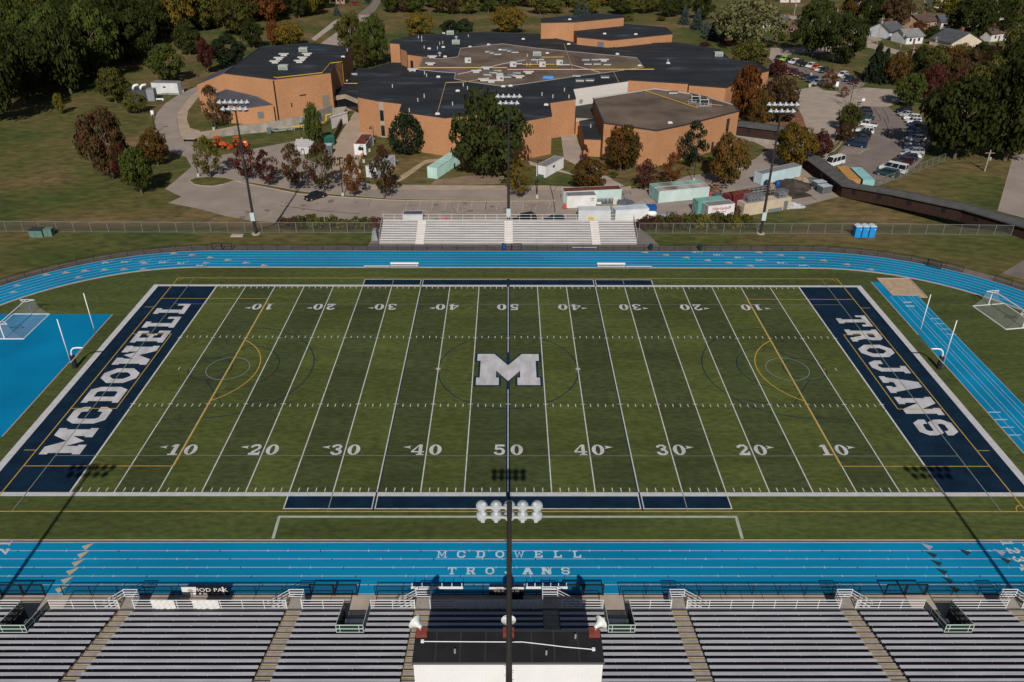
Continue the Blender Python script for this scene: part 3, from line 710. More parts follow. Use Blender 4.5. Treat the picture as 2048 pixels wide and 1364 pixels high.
b = MB(); b.bx(xw + .3, xe - .3, d - .13, d - .10, 5.0, 6.1); b.bx(xw + .3, xe - .3, d - .13, d - .10, 7.0, 8.2); b.build('window_band', dark_glass, pb)
pp = [P(845, 1282.5, ZR + .1), P(1012, 1283.5, ZR + .1), P(1045, 1283.5, ZR + .1), P(1085, 1288, ZR + .1), P(1130, 1293.5, ZR + .1), P(1187, 1298.5, ZR + .1)]
b = MB(); b.tube([(p.x, p.y - by, p.z - .02) for p in pp], .034, 6)
for p in (pp[0], pp[-1]): b.box((p.x, p.y - by, p.z), (.22, .2, .14))
b.build('roof_conduit', white_paint, rf)
horn = mat('horn_white', (.60, .63, .61), .4)
redpad = mat('red_pad', (.20, .045, .032), .7, .1, 3)
for q, s, lab in (((832, 1262), -1, 'white horn loudspeaker on a red plinth on the left corner of the press box roof'), ((1200, 1262), 1, 'white horn loudspeaker on a red plinth on the right corner of the press box roof'), ((1017, 1262), 0, 'white loudspeaker on a red plinth behind the tall pole on the press box roof')):
    p = P(*q, ZR); t = thing('loudspeaker', lab, 'loudspeaker', (p.x - s * .45, p.y - .05, ZR), 0, 'loudspeakers on the press box roof')
    b = MB(); b.box((0, -.2, .15), (.78, .68, .3)); b.build('plinth', redpad, t)
    ax = (s * .8, .75, .05) if s else (0, 1, 0)
    prof = [(.06, -.15), (.2, -.1), (.25, .1), (.3, .3), (.5, .62), (.8, .8), (.83, .82)]
    b = MB(); b.lathe([(r * .66, z * .72) for r, z in prof], 14, (s * .1, -.1, .62), ax); b.build('horn', horn, t, True)
    b = MB(); b.box((s * .1, -.1, .5), (.1, .1, .5)); b.build('bracket', galv, t)

# ------------------------------------------------------------------ floodlight masts
lamp_mat = mat('lamp_shell', (.44, .48, .52), .45, .04, 3); mast_mat = mat('mast_black', (.022, .020, .020), .7, .35, 2.5, stretch=(1, 1, .15))
lens_mat = mat('lamp_lens', (.08, .09, .10), .1, spec=.6)
def floodlight(x, y, zbase, ztop, face, rows, label, sign=True, span=2.8, tilt=.62):
    far = face < 0; tilt = 1.25 if far else 1.15; ls = 1.22 if far else 1
    t = thing('floodlight_mast', label, 'floodlight', (x, y, zbase), 0, 'floodlight masts round the pitch'); H_ = ztop - zbase
    b = MB(); b.tube([(0, 0, 0), (0, 0, H_ * .3), (0, 0, H_ * .6), (0, 0, H_ + .5)], [.27, .23, .18, .12], 10)
    for k in range(int(H_ / .9)): b.bar((-.32, 0, 1.5 + .9 * k), (-.1, 0, 1.5 + .9 * k), .02); b.bar((.1, 0, 1.95 + .9 * k), (.32, 0, 1.95 + .9 * k), .02)
    for k, zz in enumerate((.12, .22, .33, .55, .7, .84)): b.tube([(0, 0, H_ * zz), (0, 0, H_ * zz + .7)], .25 - .11 * zz, 10)
    b.tube([(0, 0, H_ - .6), (0, 0, H_ + .55)], .15, 8); b.build('pole', mast_mat, t)
    b = MB(); b.tube([(0, 0, -.3), (0, 0, .12)], .75, 14); b.build('footing', concrete, t)
    if sign: b = MB(); b.box((0, -.3, 3.4), (.75, .35, 1.5)); b.build('control_box', mat('pale_box', (.42, .50, .54), .5), t)
    zr = 0
    for n, zo, sp in rows:
        b = MB(); b.bar((-sp / 2, face * .2, H_ + zo), (sp / 2, face * .2, H_ + zo), .10, .12); b.build('crossarm', mat('arm_grey', (.45, .46, .47), .5), t)
        for k in range(n):
            px_ = -sp / 2 + sp * k / (n - 1); out_ = (px_ / (sp / 2)) * .35
            ax = Vector((out_ if abs(px_) > sp * .4 else 0, face * .85, -tilt)).normalized()
            c = Vector((px_, face * .42, H_ + zo - .02))
            b = MB(); b.lathe([(r_ * ls, z_ * ls) for r_, z_ in [(.05, -.36), (.13, -.33), (.14, -.16), (.21, -.1), (.29, .04), (.335, .2), (.345, .23), (.33, .24)]], 14, c, ax); lo_ = b.build('lamp', lamp_mat, t, True)
            b = MB(); b.lathe([(.05, .225 * ls), (.32 * ls, .242 * ls)], 12, c, ax); b.build('lens', lens_mat, lo_)
            if not far: b = MB(); b.box((c.x, c.y - face * .16, c.z - .22), (.2, .22, .26)); b.build('ballast', lamp_mat, lo_)
    return t
floodlight(.08, -55.4, 0, 25.35, 1, [(5, 0, 3.0), (5, -.72, 3.0)], 'tall dark floodlight mast rising in front of the press box, seen from behind', False)
floodlight(-45.2, -54.2, 0, 25.0, 1, [(6, 0, 4.3), (5, -.9, 3.6)], 'floodlight mast behind the left part of the grandstand', False)
floodlight(45.7, -54.4, 0, 25.0, 1, [(6, 0, 4.3), (5, -.9, 3.6)], 'floodlight mast behind the right part of the grandstand', False)
floodlight(-45.35, 45.74, 0, 23.3, -1, [(6, .15, 4.6), (5, -.95, 3.8)], 'black floodlight mast with eleven lamps standing by the fence left of the silver bleacher')
floodlight(.04, 49.0, gz(0, 49.0), 23.6, -1, [(5, .15, 3.7), (4, -.95, 2.9)], 'black floodlight mast with nine lamps rising behind the middle of the silver bleacher')
floodlight(45.66, 46.42, 0, 23.0, -1, [(6, .15, 4.7), (5, -.95, 3.8)], 'black floodlight mast with eleven lamps by the fence right of the silver bleacher')

# ------------------------------------------------------------------ far bleacher
bl = thing('bleacher', 'bright silver bleacher with white aisles on the far side of the track', 'bleacher', (0, 40.85, 0))
bench_a = mat('bright_alu', (.53, .51, .51), .6, .10, 1.2, stretch=(.25, 2, 1)); plank_a = mat('plank_alu', (.36, .345, .345), .6, .10, 1.2, stretch=(.25, 2, 1)); aisle_w = mat('aisle_white', (.58, .555, .54), .7, .05, 1)
W_ = 22.5; BA = [(-16.3, -14.7), (-.75, .85), (14.6, 16.2)]
secs = [(-W_, BA[0][0]), (BA[0][1], BA[1][0]), (BA[1][1], BA[2][0]), (BA[2][1], W_)]
for a, c in secs:
    b = MB()
    for i in range(10):
        b.bx(a, c, .61 * i + .02, .61 * i + .33, .14 + .2 * i, .18 + .2 * i); 
        b.bx(a, c, .61 * i + .585, .61 * i + .60, .0 + .2 * i, .26 + .2 * i)
    s_ = b.build('footboard_section', plank_a, bl)
    for i in range(10):
        b = MB(); b.bx(a, c, .61 * i + .35, .61 * i + .63, .40 + .2 * i, .44 + .2 * i); b.bx(a, c, .61 * i + .35, .61 * i + .365, .30 + .2 * i, .399 + .2 * i)
        for k in range(int((c - a) / 1.8) + 1): b.bar((a + .1 + 1.8 * k, .61 * i + .49, 0), (a + .1 + 1.8 * k, .61 * i + .49, .4 + .2 * i), .04)
        b.build('bench_row', bench_a, s_)
for a, c in BA:
    b = MB()
    for i in range(10): b.bx(a + .03, c - .03, .61 * i + .0, .61 * i + .30, .16 + .2 * i, .30 + .2 * i); b.bx(a + .03, c - .03, .61 * i + .30, .61 * i + .60, .2 + .2 * i, .44 + .2 * i)
    b.build('aisle_steps', aisle_w, bl)
b = MB()
for zz in (2.3, 2.75, 3.3): b.bar((-W_, 6.25, zz), (W_, 6.25, zz), .055)
for k in range(23): b.bar((-W_ + 45 / 22 * k, 6.25, 1.5), (-W_ + 45 / 22 * k, 6.25, 3.32), .05)
for x in (-W_ - .05, W_ + .05):
    for zz in (.45, .9, 1.35): b.bar((x, .9, zz + .35), (x, 6.25, zz + 1.95), .045)
    for k in range(5): b.bar((x, .9 + 1.33 * k, .1), (x, .9 + 1.33 * k, 1.7 + .4 * k), .045)
b.build('guard_rail', mat('rail_grey', (.55, .54, .53), .5), bl)
b = MB()
for x in (-W_ - .1, W_ + .1): b.poly([(x, .9, .3), (x, 6.25, 2.2), (x, 6.25, 3.3), (x, .9, 1.7)])
b.build('end_mesh', mesh_mat('end_mesh', (.05, .06, .08), .6), bl)
b = MB()
for k in range(13): x = -W_ + .2 + 44.6 / 12 * k; b.bar((x, .3, .12), (x, 6.2, 1.95), .09); b.bar((x, 6.1, -.9), (x, 6.1, 1.9), .09); b.bar((x, 3.2, -.2), (x, 3.2, 1.0), .09)
b.build('understructure', galv, bl)

# ------------------------------------------------------------------ fences round the track
fence_mesh = mesh_mat('black_mesh', (.006, .007, .008), .26)
def fence(name, label, pts, h, step, col, meshm, post=.06, rail=.05, cat='fence', mid=True, group=None, zf=None):
    zf = zf or (lambda x, y: 0.0)
    t = thing(name, label, cat, (pts[0][0], pts[0][1], zf(*pts[0])), 0, group); o = Vector(t.location)
    poly = [Vector((p[0], p[1], zf(*p))) - o for p in pts]; L = [0]
    for i in range(1, len(poly)): L.append(L[-1] + (poly[i] - poly[i - 1]).length)
    n = max(1, round(L[-1] / step)); P_, j = [], 0
    for k in range(n + 1):
        s = L[-1] * k / n
        while j < len(L) - 2 and s > L[j + 1]: j += 1
        f = (s - L[j]) / max(1e-6, L[j + 1] - L[j]); p = poly[j].lerp(poly[j + 1], f); p.z = zf(p.x + o.x, p.y + o.y) - o.z; P_.append(p)
    up = Vector((0, 0, 1)); rb, mb = MB(), MB()
    for k in range(n):
        rb.bar(P_[k] + up * h, P_[k + 1] + up * h, rail)
        if mid: rb.bar(P_[k] + up * .08, P_[k + 1] + up * .08, rail * .8)
        mb.poly([P_[k] + up * .05, P_[k + 1] + up * .05, P_[k + 1] + up * h, P_[k] + up * h])
    rb.build('top_rail', col, t); mb.build('wire_mesh', meshm, t)
    pm_ = MB(); pm_.bar((0, 0, 0), (0, 0, h + .04), post); me = None
    for k in range(n + 1):
        if me is None: o_ = pm_.build('post', col, t); me = o_.data
        else: o_ = bpy.data.objects.new('post', me); COL.objects.link(o_); o_.parent = t
        o_.location = P_[k]
    return t
FY = -38.3
gaps = [P(x, 1184, 0).x for x in (96, 132, 717, 752, 1206, 1238)]
fence('track_fence', 'low black chain link fence along the track before the left half of the grandstand', [(gaps[1], FY), (gaps[2] - 4.2, FY)], 1.15, 2.45, black_metal, fence_mesh)
fence('track_fence', 'low black track fence shaded by the press box', [(gaps[3], FY), (gaps[4] - 3.6, FY)], 1.15, 2.45, black_metal, fence_mesh)
fence('track_fence', 'low black chain link fence along the track before the right half of the grandstand', [(gaps[5], FY), (P(1765, 1184, 0).x, FY)], 1.15, 2.45, black_metal, fence_mesh)
fence('track_fence', 'low black chain link fence at the right edge beyond the double gate', [(P(1845, 1184, 0).x + .1, FY), (54, FY)], 1.15, 2.45, black_metal, fence_mesh)
fence('track_fence', 'low black chain link fence at the left edge before the first opening', [(-54, FY), (P(8, 1184, 0).x, FY)], 1.15, 2.45, black_metal, fence_mesh)
gate_frame = mat('gate_black', (.012, .012, .013), .5)
def gate(x0, x1, y, h, label, ang=0, n=2):
    t = thing('gate', label, 'gate', (x0, y, 0), ang, 'black gates in the track fences'); L = x1 - x0
    for k in range(n):
        a, c = L * k / n + .04, L * (k + 1) / n - .04
        b = MB()
        for zz in (.12, h): b.bar((a, 0, zz), (c, 0, zz), .10)
        for xx in (a, c): b.bar((xx, 0, .0), (xx, 0, h + .05), .11)
        lf = b.build('gate_leaf', gate_frame, t); b = MB(); b.poly([(a, 0, .1), (c, 0, .1), (c, 0, h), (a, 0, h)]); b.build('wire_mesh', fence_mesh, lf)
gate(P(8, 1184, 0).x, gaps[0], FY, 1.3, 'black double gate in the track fence at the lower left beside the tan triangles')
gate(gaps[2] - 4.2, gaps[2], FY, 1.3, 'black double gate in the track fence left of the press box shadow')
gate(gaps[4] - 3.6, gaps[4], FY, 1.3, 'black double gate in the track fence at the right end of the press box shadow')
gate(P(1765, 1184, 0).x, P(1845, 1184, 0).x, FY, 1.3, 'black double gate in the track fence beside the dark triangles at the lower right')
def arcpts(r, a0, a1, s, n=26): return [(s * 50 + r * math.cos(math.radians(a0 + (a1 - a0) * k / n)), r * math.sin(math.radians(a0 + (a1 - a0) * k / n))) for k in range(n + 1)]
RF = 38.55
gx = [P(x, 501, 0).x for x in (424, 464, 1004, 1043)]
fence('track_fence', 'low black fence curving round the far left bend of the track', [p for p in arcpts(RF, 200, 90, -1)] + [(gx[0], RF)], 1.1, 2.6, black_metal, fence_mesh)
fence('track_fence', 'low black fence along the far straight, left half in front of the bleacher', [(gx[1], RF), (gx[2], RF)], 1.1, 2.6, black_metal, fence_mesh)
fence('track_fence', 'low black fence along the far straight from the bleacher gate to the right bend', [(gx[3], RF), (50, RF)] + arcpts(RF, 90, 51, 1)[1:], 1.1, 2.6, black_metal, fence_mesh)
fence('track_fence', 'low black fence on the far right bend beyond the open gate', arcpts(RF, 44, -20, 1), 1.1, 2.6, black_metal, fence_mesh)
gate(gx[0], gx[1], RF, 1.25, 'black gate in the far left part of the fence near the left mast')
gate(gx[2], gx[3], RF, 1.25, 'black gate in front of the middle aisle of the silver bleacher')
p = P(1879, 532, 0); gate(p.x - 2.2, p.x, p.y, 1.25, 'open black gate leaf on the far right bend of the track', math.radians(-38), 1)
# grey chain link fence behind
grey_mesh = mesh_mat('grey_mesh', (.20, .21, .20), .10); galv_post = mat('galv_post', (.19, .20, .20), .5)
fence('chain_link_fence', 'tall grey chain link fence across the lawn left of the silver bleacher', [(-112, 46.9), (-75, 46.4), (-22.8, 46.3)], 2.0, 3.05, galv_post, grey_mesh, .07, .05)
fence('chain_link_fence', 'tall grey chain link fence with green grass behind, right of the silver bleacher', [(23.6, 46.3), (70, 46.3), (P(2025, 474, 0).x, 45.6)], 2.0, 3.05, galv_post, grey_mesh, .07, .05)
pts = [P(1758, 371), P(1820, 348), P(1888, 322)]
fence('chain_link_fence', 'chain link fence running uphill along the edge of the right car park', [(p.x, p.y) for p in pts], 1.8, 3.0, galv_post, grey_mesh, .07, .05, zf=lambda x, y: gz(x, y))

# ------------------------------------------------------------------ goal posts, goals, benches, bins
post_white = mat('post_white', (.72, .72, .73), .4); navy_pad = mat('navy_pad', (.010, .014, .03), .6)
for s, lab in ((-1, 'white gooseneck goal post with navy pad at the MCDOWELL end zone'), (1, 'white gooseneck goal post with navy pad at the TROJANS end zone')):
    t = thing('goal_post', lab, 'goal post', (s * 56.55, .2, 0), 0, 'football goal posts'); dx = -s * 1.8
    b = MB(); b.tube([(0, 0, 0), (0, 0, 2.2), (-s * .12, 0, 2.65), (-s * .45, 0, 2.98), (-s * .9, 0, 3.05), (dx, 0, 3.05)], .1, 8); b.build('gooseneck', post_white, t, True)
    b = MB(); b.tube([(dx, -3.56, 3.05), (dx, 3.56, 3.05)], .07, 8); b.build('crossbar', post_white, t, True)
    for e in (-1, 1): b = MB(); b.tube([(dx, e * 3.52, 3.05), (dx, e * 3.52, 9.15)], .055, 8); b.build('upright', post_white, t, True)
    b = MB(); b.box((0, 0, .95), (.46, .46, 1.85)); b.build('pad', navy_pad, t)
    b = MB(); b.box((0, 0, 1.92), (.3, .3, .1)); b.build('collar', mat('red_collar', (.15, .03, .03), .6), t)
net = mesh_mat('net', (.5, .52, .53), .10)
def soccer_goal(c, rz, lab):
    t = thing('soccer_goal', lab, 'soccer goal', (c[0], c[1], 0), rz, 'soccer goals'); hw, dp = 3.66, 2.62
    b = MB(); b.bar((-dp, -hw, .06), (-dp, hw, .06), .12); b.bar((dp, -hw, .06), (dp, hw, .06), .12)
    for e in (-1, 1): b.bar((-dp, e * hw, .06), (dp, e * hw, .06), .12)
    b.build('base_frame', post_white, t)
    for e in (-1, 1): b = MB(); b.bar((0, e * hw, .1), (0, e * hw, 2.44), .13); b.build('post', post_white, t)
    b = MB(); b.bar((0, -hw - .06, 2.47), (0, hw + .06, 2.47), .13); b.build('crossbar', post_white, t)
    b = MB()
    for e in (-1, 1): b.bar((-1.05, e * hw, 2.40), (1.05, e * hw, 2.40), .07); b.bar((-1.05, e * hw, 2.40), (0, e * (hw - .8), 2.42), .06); b.bar((1.05, e * hw, 2.40), (0, e * (hw - .8), 2.42), .06)
    b.build('net_support', post_white, t)
    b = MB()
    for q in (-1, 1):
        b.poly([(q * 1.0, -hw, 2.36), (q * 1.0, hw, 2.36), (q * 1.5, hw, 1.0), (q * 1.5, -hw, 1.0)]); b.poly([(q * 1.5, -hw, 1.0), (q * 1.5, hw, 1.0), (q * dp, hw, .1), (q * dp, -hw, .1)])
        for e in (-1, 1): b.poly([(0, e * hw, .1), (q * dp, e * hw, .1), (q * 1.5, e * hw, 1.0), (q * 1.0, e * hw, 2.36), (0, e * hw, 2.36)])
    b.poly([(-dp, -hw, .13), (dp, -hw, .13), (dp, hw, .13), (-dp, hw, .13)])
    b.build('net', net, t)
soccer_goal((-69.82, 11.35), 0, 'white soccer goal with net standing on the blue apron')
soccer_goal((73.1, 14.8), math.radians(9), 'white soccer goal with net standing on the green turf by the right bend')
def bench(x0, x1, y, lab, back, grp='team benches by the far straight'):
    t = thing('bench', lab, 'bench', (x0, y, 0), 0, grp); L = x1 - x0
    b = MB(); b.bx(0, L, 0, .3, .42, .46); b.build('seat', mat('bench_white', (.66, .66, .67), .5), t)
    if back: b = MB(); b.bx(0, L, .36, .40, .62, .95); b.build('backrest', mat('bench_white', (.66, .66, .67), .5), t)
    for k in range(max(2, round(L / 2.2)) + 0):
        n = max(2, round(L / 2.2)); x = .3 + (L - .6) * k / (n - 1); b = MB(); b.bar((x, .05, 0), (x, .05, .42), .05); b.bar((x, .3, 0), (x, .3, .42), .05); b.bar((x, .1, .4), (x, .3, .4), .04)
        if back: b.bar((x, .33, .4), (x, .40, .95), .05)
        b.build('leg', galv, t)
bench(P(781, 537, 0).x, P(837, 537, 0).x, 31.1, 'white bench with backrest on the turf edge left of the fifty yard line', True)
bench(P(1194, 537, 0).x, P(1250, 537, 0).x, 31.1, 'white bench with backrest on the turf edge right of the fifty yard line', True)
bench(P(729, 536, 0).x, P(780, 536, 0).x, 31.0, 'backless white bench left of the left backrest bench', False)
bench(P(1251, 536, 0).x, P(1302, 536, 0).x, 31.0, 'backless white bench right of the right backrest bench', False)
bench(P(1144, 498, 0).x, P(1193, 498, 0).x, 38.75, 'backless white bench standing by the black fence below the bleacher', False)
for q, m_, lab in (((1301, 500), 'bin_green', 'dark green litter bin by the track fence, nearer to the bleacher'), ((1400, 501), 'bin_green', 'dark green litter bin by the track fence, further right'), ((1008, 501), 'bin_blue', 'blue barrel by the gate below the bleacher')):
    p = P(*q, 0); mm = mat(m_, (.012, .05, .04) if 'green' in m_ else (.01, .09, .40), .6)
    t = thing('litter_bin', lab, 'bin', (p.x, 38.9 if 'green' in m_ else 38.85, 0)); b = MB(); b.lathe([(.28, 0), (.33, .5), (.34, .95), (.36, .97)], 12); b.build('barrel', mm, t, True)
    b = MB(); b.lathe([(.35, .97), (.3, 1.12), (.1, 1.2)], 12); b.build('lid', mm, t, True)
# black and white sponsor sign hung on the near fence
q0, q1 = P(372, 1180, 0), P(461, 1180, 0)
t = thing('sign', 'black and white vinyl sponsor sign hanging on the near track fence', 'sign', (q0.x, FY - .06, 0)); L = q1.x - q0.x
b = MB(); b.bx(0, L, -.015, .0, .08, 1.12); b.build('black_panel', mat('sign_black', (.012, .012, .014), .5), t)
b = MB(); b.poly([(.0, -.02, 1.12), (.0, -.02, .08), (1.15, -.02, .08), (1.35, -.02, 1.12)][::1]); b.poly([(L - .42, -.02, 1.12), (L - .33, -.02, .08), (L - .24, -.02, .08), (L - .25, -.02, 1.12)]); wp = b.build('white_panel', vinyl, t)
def text_on(parent, txt, loc, size, m_, rot, shear=0, name='lettering', ext=.004, align='CENTER', sx=1):
    cu = bpy.data.curves.new(name, 'FONT'); cu.body = txt; cu.size = size; cu.extrude = ext; cu.shear = shear; cu.align_x = align; cu.resolution_u = 2; cu.materials.append(m_)
    tmp = bpy.data.objects.new('tmp_text', cu); COL.objects.link(tmp); bpy.context.view_layer.update()
    me = bpy.data.meshes.new_from_object(tmp.evaluated_get(bpy.context.evaluated_depsgraph_get())); bpy.data.objects.remove(tmp); bpy.data.curves.remove(cu)
    me.name = name; o = bpy.data.objects.new(name, me); COL.objects.link(o); o.parent = parent; o.location = loc; o.rotation_euler = rot; o.scale = (sx, 1, 1); return o
text_on(t, 'MOD PAK', (2.55, -.03, .56), .62, vinyl, (pi / 2, 0, 0), 0, sx=1.12); text_on(t, '& San Antonio', (2.6, -.03, .2), .4, vinyl, (pi / 2, 0, 0), .3)
b = MB(); ink = mat('ink_dark', (.03, .03, .035), .7); gry = mat('ink_grey', (.35, .35, .36), .7)
b.lathe([(.2, 0), (.2, .006)], 16, (.78, -.021, .42), (0, -1, 0)); b.build('crest_ring', gry, t); b = MB(); b.bx(.5, 1.06, -.028, -.021, .62, .70); b.bx(.62, .9, -.028, -.021, .80, .86); b.build('crest_mark', ink, t)
# white boards along the top of the fence in front of the press box, and the lettered banner between them
for a, c, lab in ((822, 926, 'narrow white board fixed on top of the near fence, left piece'), (1052, 1135, 'narrow white board fixed on top of the near fence, right piece')):
    xa, xc = P(a, 1175, 1.1).x, P(c, 1175, 1.1).x; t = thing('fence_board', lab, 'board', (xa, FY, 0), 0, 'white boards on the near fence')
    b = MB(); b.bx(0, xc - xa, -.16, -.06, .96, 1.17); b.build('board', white_paint, t)
    b = MB()
    for k in range(6): b.bx(.1 + (xc - xa - .2) * k / 5 - .03, .1 + (xc - xa - .2) * k / 5 + .03, -.03, .03, 1.1, 1.5)
    b.build('peg', white_paint, t)
xa, xc = P(978, 1175, 1.1).x, P(1048, 1175, 1.1).x
t = thing('fence_banner', 'lettered white banner, shade coloured black, on the near fence half hidden by the tall pole', 'banner', (xa, FY - .08, 0)); b = MB(); b.bx(0, xc - xa, -.015, 0, .1, 1.12); b.build('black_panel', mat('sign_black', (.012, .012, .014), .5), t)  # black panel paints the shade on the lower part of a white banner
b = MB(); b.bx(0, xc - xa, -.022, -.0155, .86, 1.12); b.build('white_panel', vinyl, t); text_on(t, 'Thank You Sponsors', ((xc - xa) / 2, -.03, .9), .24, ink, (pi / 2, 0, 0)); text_on(t, 'TROJANS', ((xc - xa) / 2, -.03, .32), .55, mat('ink_lilac', (.4, .38, .45), .7), (pi / 2, 0, 0))
p = P(1033, 1193, 0); b = MB(); b.bx(-.6, .6, -.4, .4, .0, .03); o = b.build('rubber_mat', rubber); o.location = (p.x, p.y, .014); tag(o, 'black rubber mat on the shaded walk below the press box', 'mat')
# green utility cabinets on the left lawn
for q, sz, lab, top in (((73, 475), (2.3, 1.6, 1.25), 'large green utility cabinet with dark top on the left lawn', True), ((96.5, 473), (1.5, 1.1, 1.25), 'smaller green utility cabinet on the left lawn beside the larger one', False)):
    p = P(*q, 0); t = thing('utility_cabinet', lab, 'cabinet', (p.x, p.y + sz[1] / 2, 0)); cm = mat('cabinet_green', (.10, .17, .155), .6)
    b = MB(); b.box((0, 0, sz[2] / 2), sz); b.bx(-sz[0] / 2 - .04, sz[0] / 2 + .04, -sz[1] / 2 - .05, -sz[1] / 2 - .005, .75, .85) if top else 0; b.build('housing', cm, t)
    b = MB(); b.box((0, 0, sz[2] + .055), (sz[0] + .08, sz[1] + .08, .1)); b.build('lid', mat('lid_dark', (.03, .035, .035), .5) if top else cm, t)
    b = MB(); b.bx(-.02, .02, -sz[1] / 2 - .02, -sz[1] / 2 - .003, .1, sz[2] - .1); b.build('door_seam', black_metal, t)
p = P(475, 472, 0); b = MB(); b.box((0, 0, .1), (2.2, 1.0, .2)); o = b.build('concrete_pad', concrete); o.location = (p.x, p.y, 0); tag(o, 'low concrete pad in the grass left of the left mast', 'pad')
# portable toilets
pj_blue = mat('toilet_blue', (.01, .19, .50), .5); pj_roof = mat('toilet_roof', (.50, .55, .60), .5)
for k, lab in enumerate(('blue portable toilet, left one of the three by the grey fence', 'blue portable toilet between its two neighbours', 'blue portable toilet, right one of the three by the grey fence')):
    p = P(1714.5 + 14.2 * k, 475.5, 0); t = thing('portable_toilet', lab, 'portable toilet', (p.x, p.y + .6, 0), 0, 'portable toilets by the fence')
    b = MB(); b.box((0, 0, 1.02), (1.12, 1.18, 2.04)); b.build('cabin', pj_blue, t)
    b = MB(); b.bx(-.44, .44, -.625, -.6, .12, 1.95); d_ = b.build('door', mat('toilet_door', (.012, .23, .56), .5), t); b = MB(); b.bx(.3, .42, -.64, -.627, 1.5, 1.66); b.build('notice', white_paint, d_)
    b = MB(); n = 8; vs = []
    for j in range(n + 1):
        a = pi * j / n
        for y in (-.66, .66): vs.append((-.6 * math.cos(a), y, 2.05 + .24 * math.sin(a)))
    b.add(vs, [(2 * j, 2 * j + 2, 2 * j + 3, 2 * j + 1) for j in range(n)] + [tuple(range(0, 2 * n + 2, 2))[::-1], tuple(range(1, 2 * n + 3, 2))]); b.build('roof', pj_roof, t)
    b = MB(); b.tube([(-.35, .4, 2.1), (-.35, .4, 2.55)], .05, 6); b.build('vent_pipe', pj_blue, t)
# ------------------------------------------------------------------ roads, walks, yards on the low level
asphalt = mat('asphalt', (.275, .228, .198), .92, .10, .22, detail=8)
asphalt_b = mat('asphalt_dark', (.185, .155, .138), .92, .09, .3, detail=8)
pale_conc = mat('pale_concrete', (.335, .275, .232), .92, .10, .3, detail=8)
pave = mat('paving', (.36, .28, .215), .92, .10, .5)
psheet('school_road', asphalt, [(336, 406), (363, 393.6), (330, 378), (383, 334), (372, 314), (341, 304), (318, 270), (309, 245), (312, 228), (330, 207), (360, 188), (391, 174), (425, 156), (440, 149), (447, 155), (405, 178), (375, 198), (357, 222), (353, 240), (360, 268), (368, 283), (385, 283), (398, 300), (430, 313), (500, 299), (590, 282), (604, 290), (610, 318), (690, 345), (742, 369), (1085, 372), (1140, 373), (1190, 380), (1300, 376), (1330, 368), (1375, 352), (1430, 345), (1470, 330), (1510, 318), (1530, 302), (1570, 296), (1600, 316), (1604, 336), (1640, 366), (1678, 393.6), (1582, 417.8), (1500, 431), (1440, 441), (1270, 446), (758, 446), (640, 446), (560, 445.5), (500, 441), (450, 432), (400, 418)], .02)
psheet('footpath', pave, [(742, 369.5), (880, 371), (1090, 371), (1220, 378), (1262, 372), (1262, 380), (1220, 385), (1085, 380), (880, 380), (742, 379)], .03)
psheet('brick_walk', pave, [(715, 215), (757, 222), (743, 262), (735, 285), (720, 320), (712, 368), (672, 362), (640, 325), (655, 312), (684, 262)], .035)
psheet('side_walk', pave, [(400, 178), (374, 200), (356, 224), (354, 240), (360, 268), (368, 281), (386, 281), (395, 275), (400, 262), (380, 256), (374, 240), (376, 222), (395, 197), (404, 190)], .05)
psheet('side_walk', pave, [(374, 256), (400, 264), (440, 258), (520, 242), (596, 231), (664, 216), (715, 214), (715, 220), (600, 236), (520, 248), (440, 265), (400, 276), (390, 278)], .055)
psheet('entrance_walk', pale_conc, [(1122, 272), (1152, 268), (1156, 285), (1168, 312), (1180, 330), (1205, 336), (1225, 360), (1250, 372), (1215, 378), (1190, 350), (1128, 318)], .03)
psheet('garden_path', pale_conc, [(1057, 322), (1085, 330), (1140, 345), (1180, 352), (1180, 356), (1140, 349), (1060, 330)], .028)
psheet('side_walk', pale_conc, [(1478, 282), (1500, 280), (1530, 295), (1545, 305), (1560, 300), (1520, 272), (1480, 270)], .03)
psheet('car_park', asphalt_b, [(1652, 322), (1675, 307), (1706, 269), (1728, 236), (1717, 213), (1776, 214), (1792, 227), (1812, 240), (1856, 246), (1862, 262), (1858, 290), (1846, 318), (1815, 347), (1757, 371.5), (1716, 367), (1690, 376), (1612, 320), (1640, 316)], .03)
psheet('access_road', pale_conc, [(1560, 300), (1590, 296), (1606, 270), (1602, 240), (1590, 215), (1582, 190), (1590, 180), (1642, 172), (1655, 180), (1680, 183), (1731, 175), (1797, 180), (1830, 186), (1900, 196), (1900, 204), (1850, 204), (1797, 204), (1776, 214), (1717, 213), (1692, 213), (1682, 226), (1678, 262), (1660, 302), (1652, 318), (1616, 318)], .022)
psheet('car_park', asphalt_b, [(1545, 122), (1568, 112), (1600, 118), (1655, 138), (1680, 146), (1731, 167), (1720, 177), (1680, 182), (1655, 178), (1642, 171), (1600, 152), (1548, 138)], .03)
psheet('street', pale_conc, [(1500, 97), (1528, 96), (1640, 95), (1736, 84), (1800, 101), (1870, 120), (1860, 126), (1790, 108), (1730, 94), (1640, 106), (1589, 107), (1568, 113), (1545, 121), (1520, 106)], .026)
psheet('street', pale_conc, [(1736, 86), (1700, 64), (1640, 45), (1560, 36), (1500, 30), (1500, 24), (1570, 30), (1650, 38), (1720, 56), (1765, 80)], .028)
psheet('street', pale_conc, [(1815, 26), (1830, 24), (1900, 40), (2060, 52), (2060, 62), (1890, 50)], .028)
psheet('side_road', asphalt, [(2026, 312), (2048, 308), (2090, 308), (2120, 440), (2048, 436), (1995, 422)], .022)
psheet('side_path', apron, [(2003, 547), (2048, 520), (2100, 505), (2110, 565), (2048, 559)], .022)
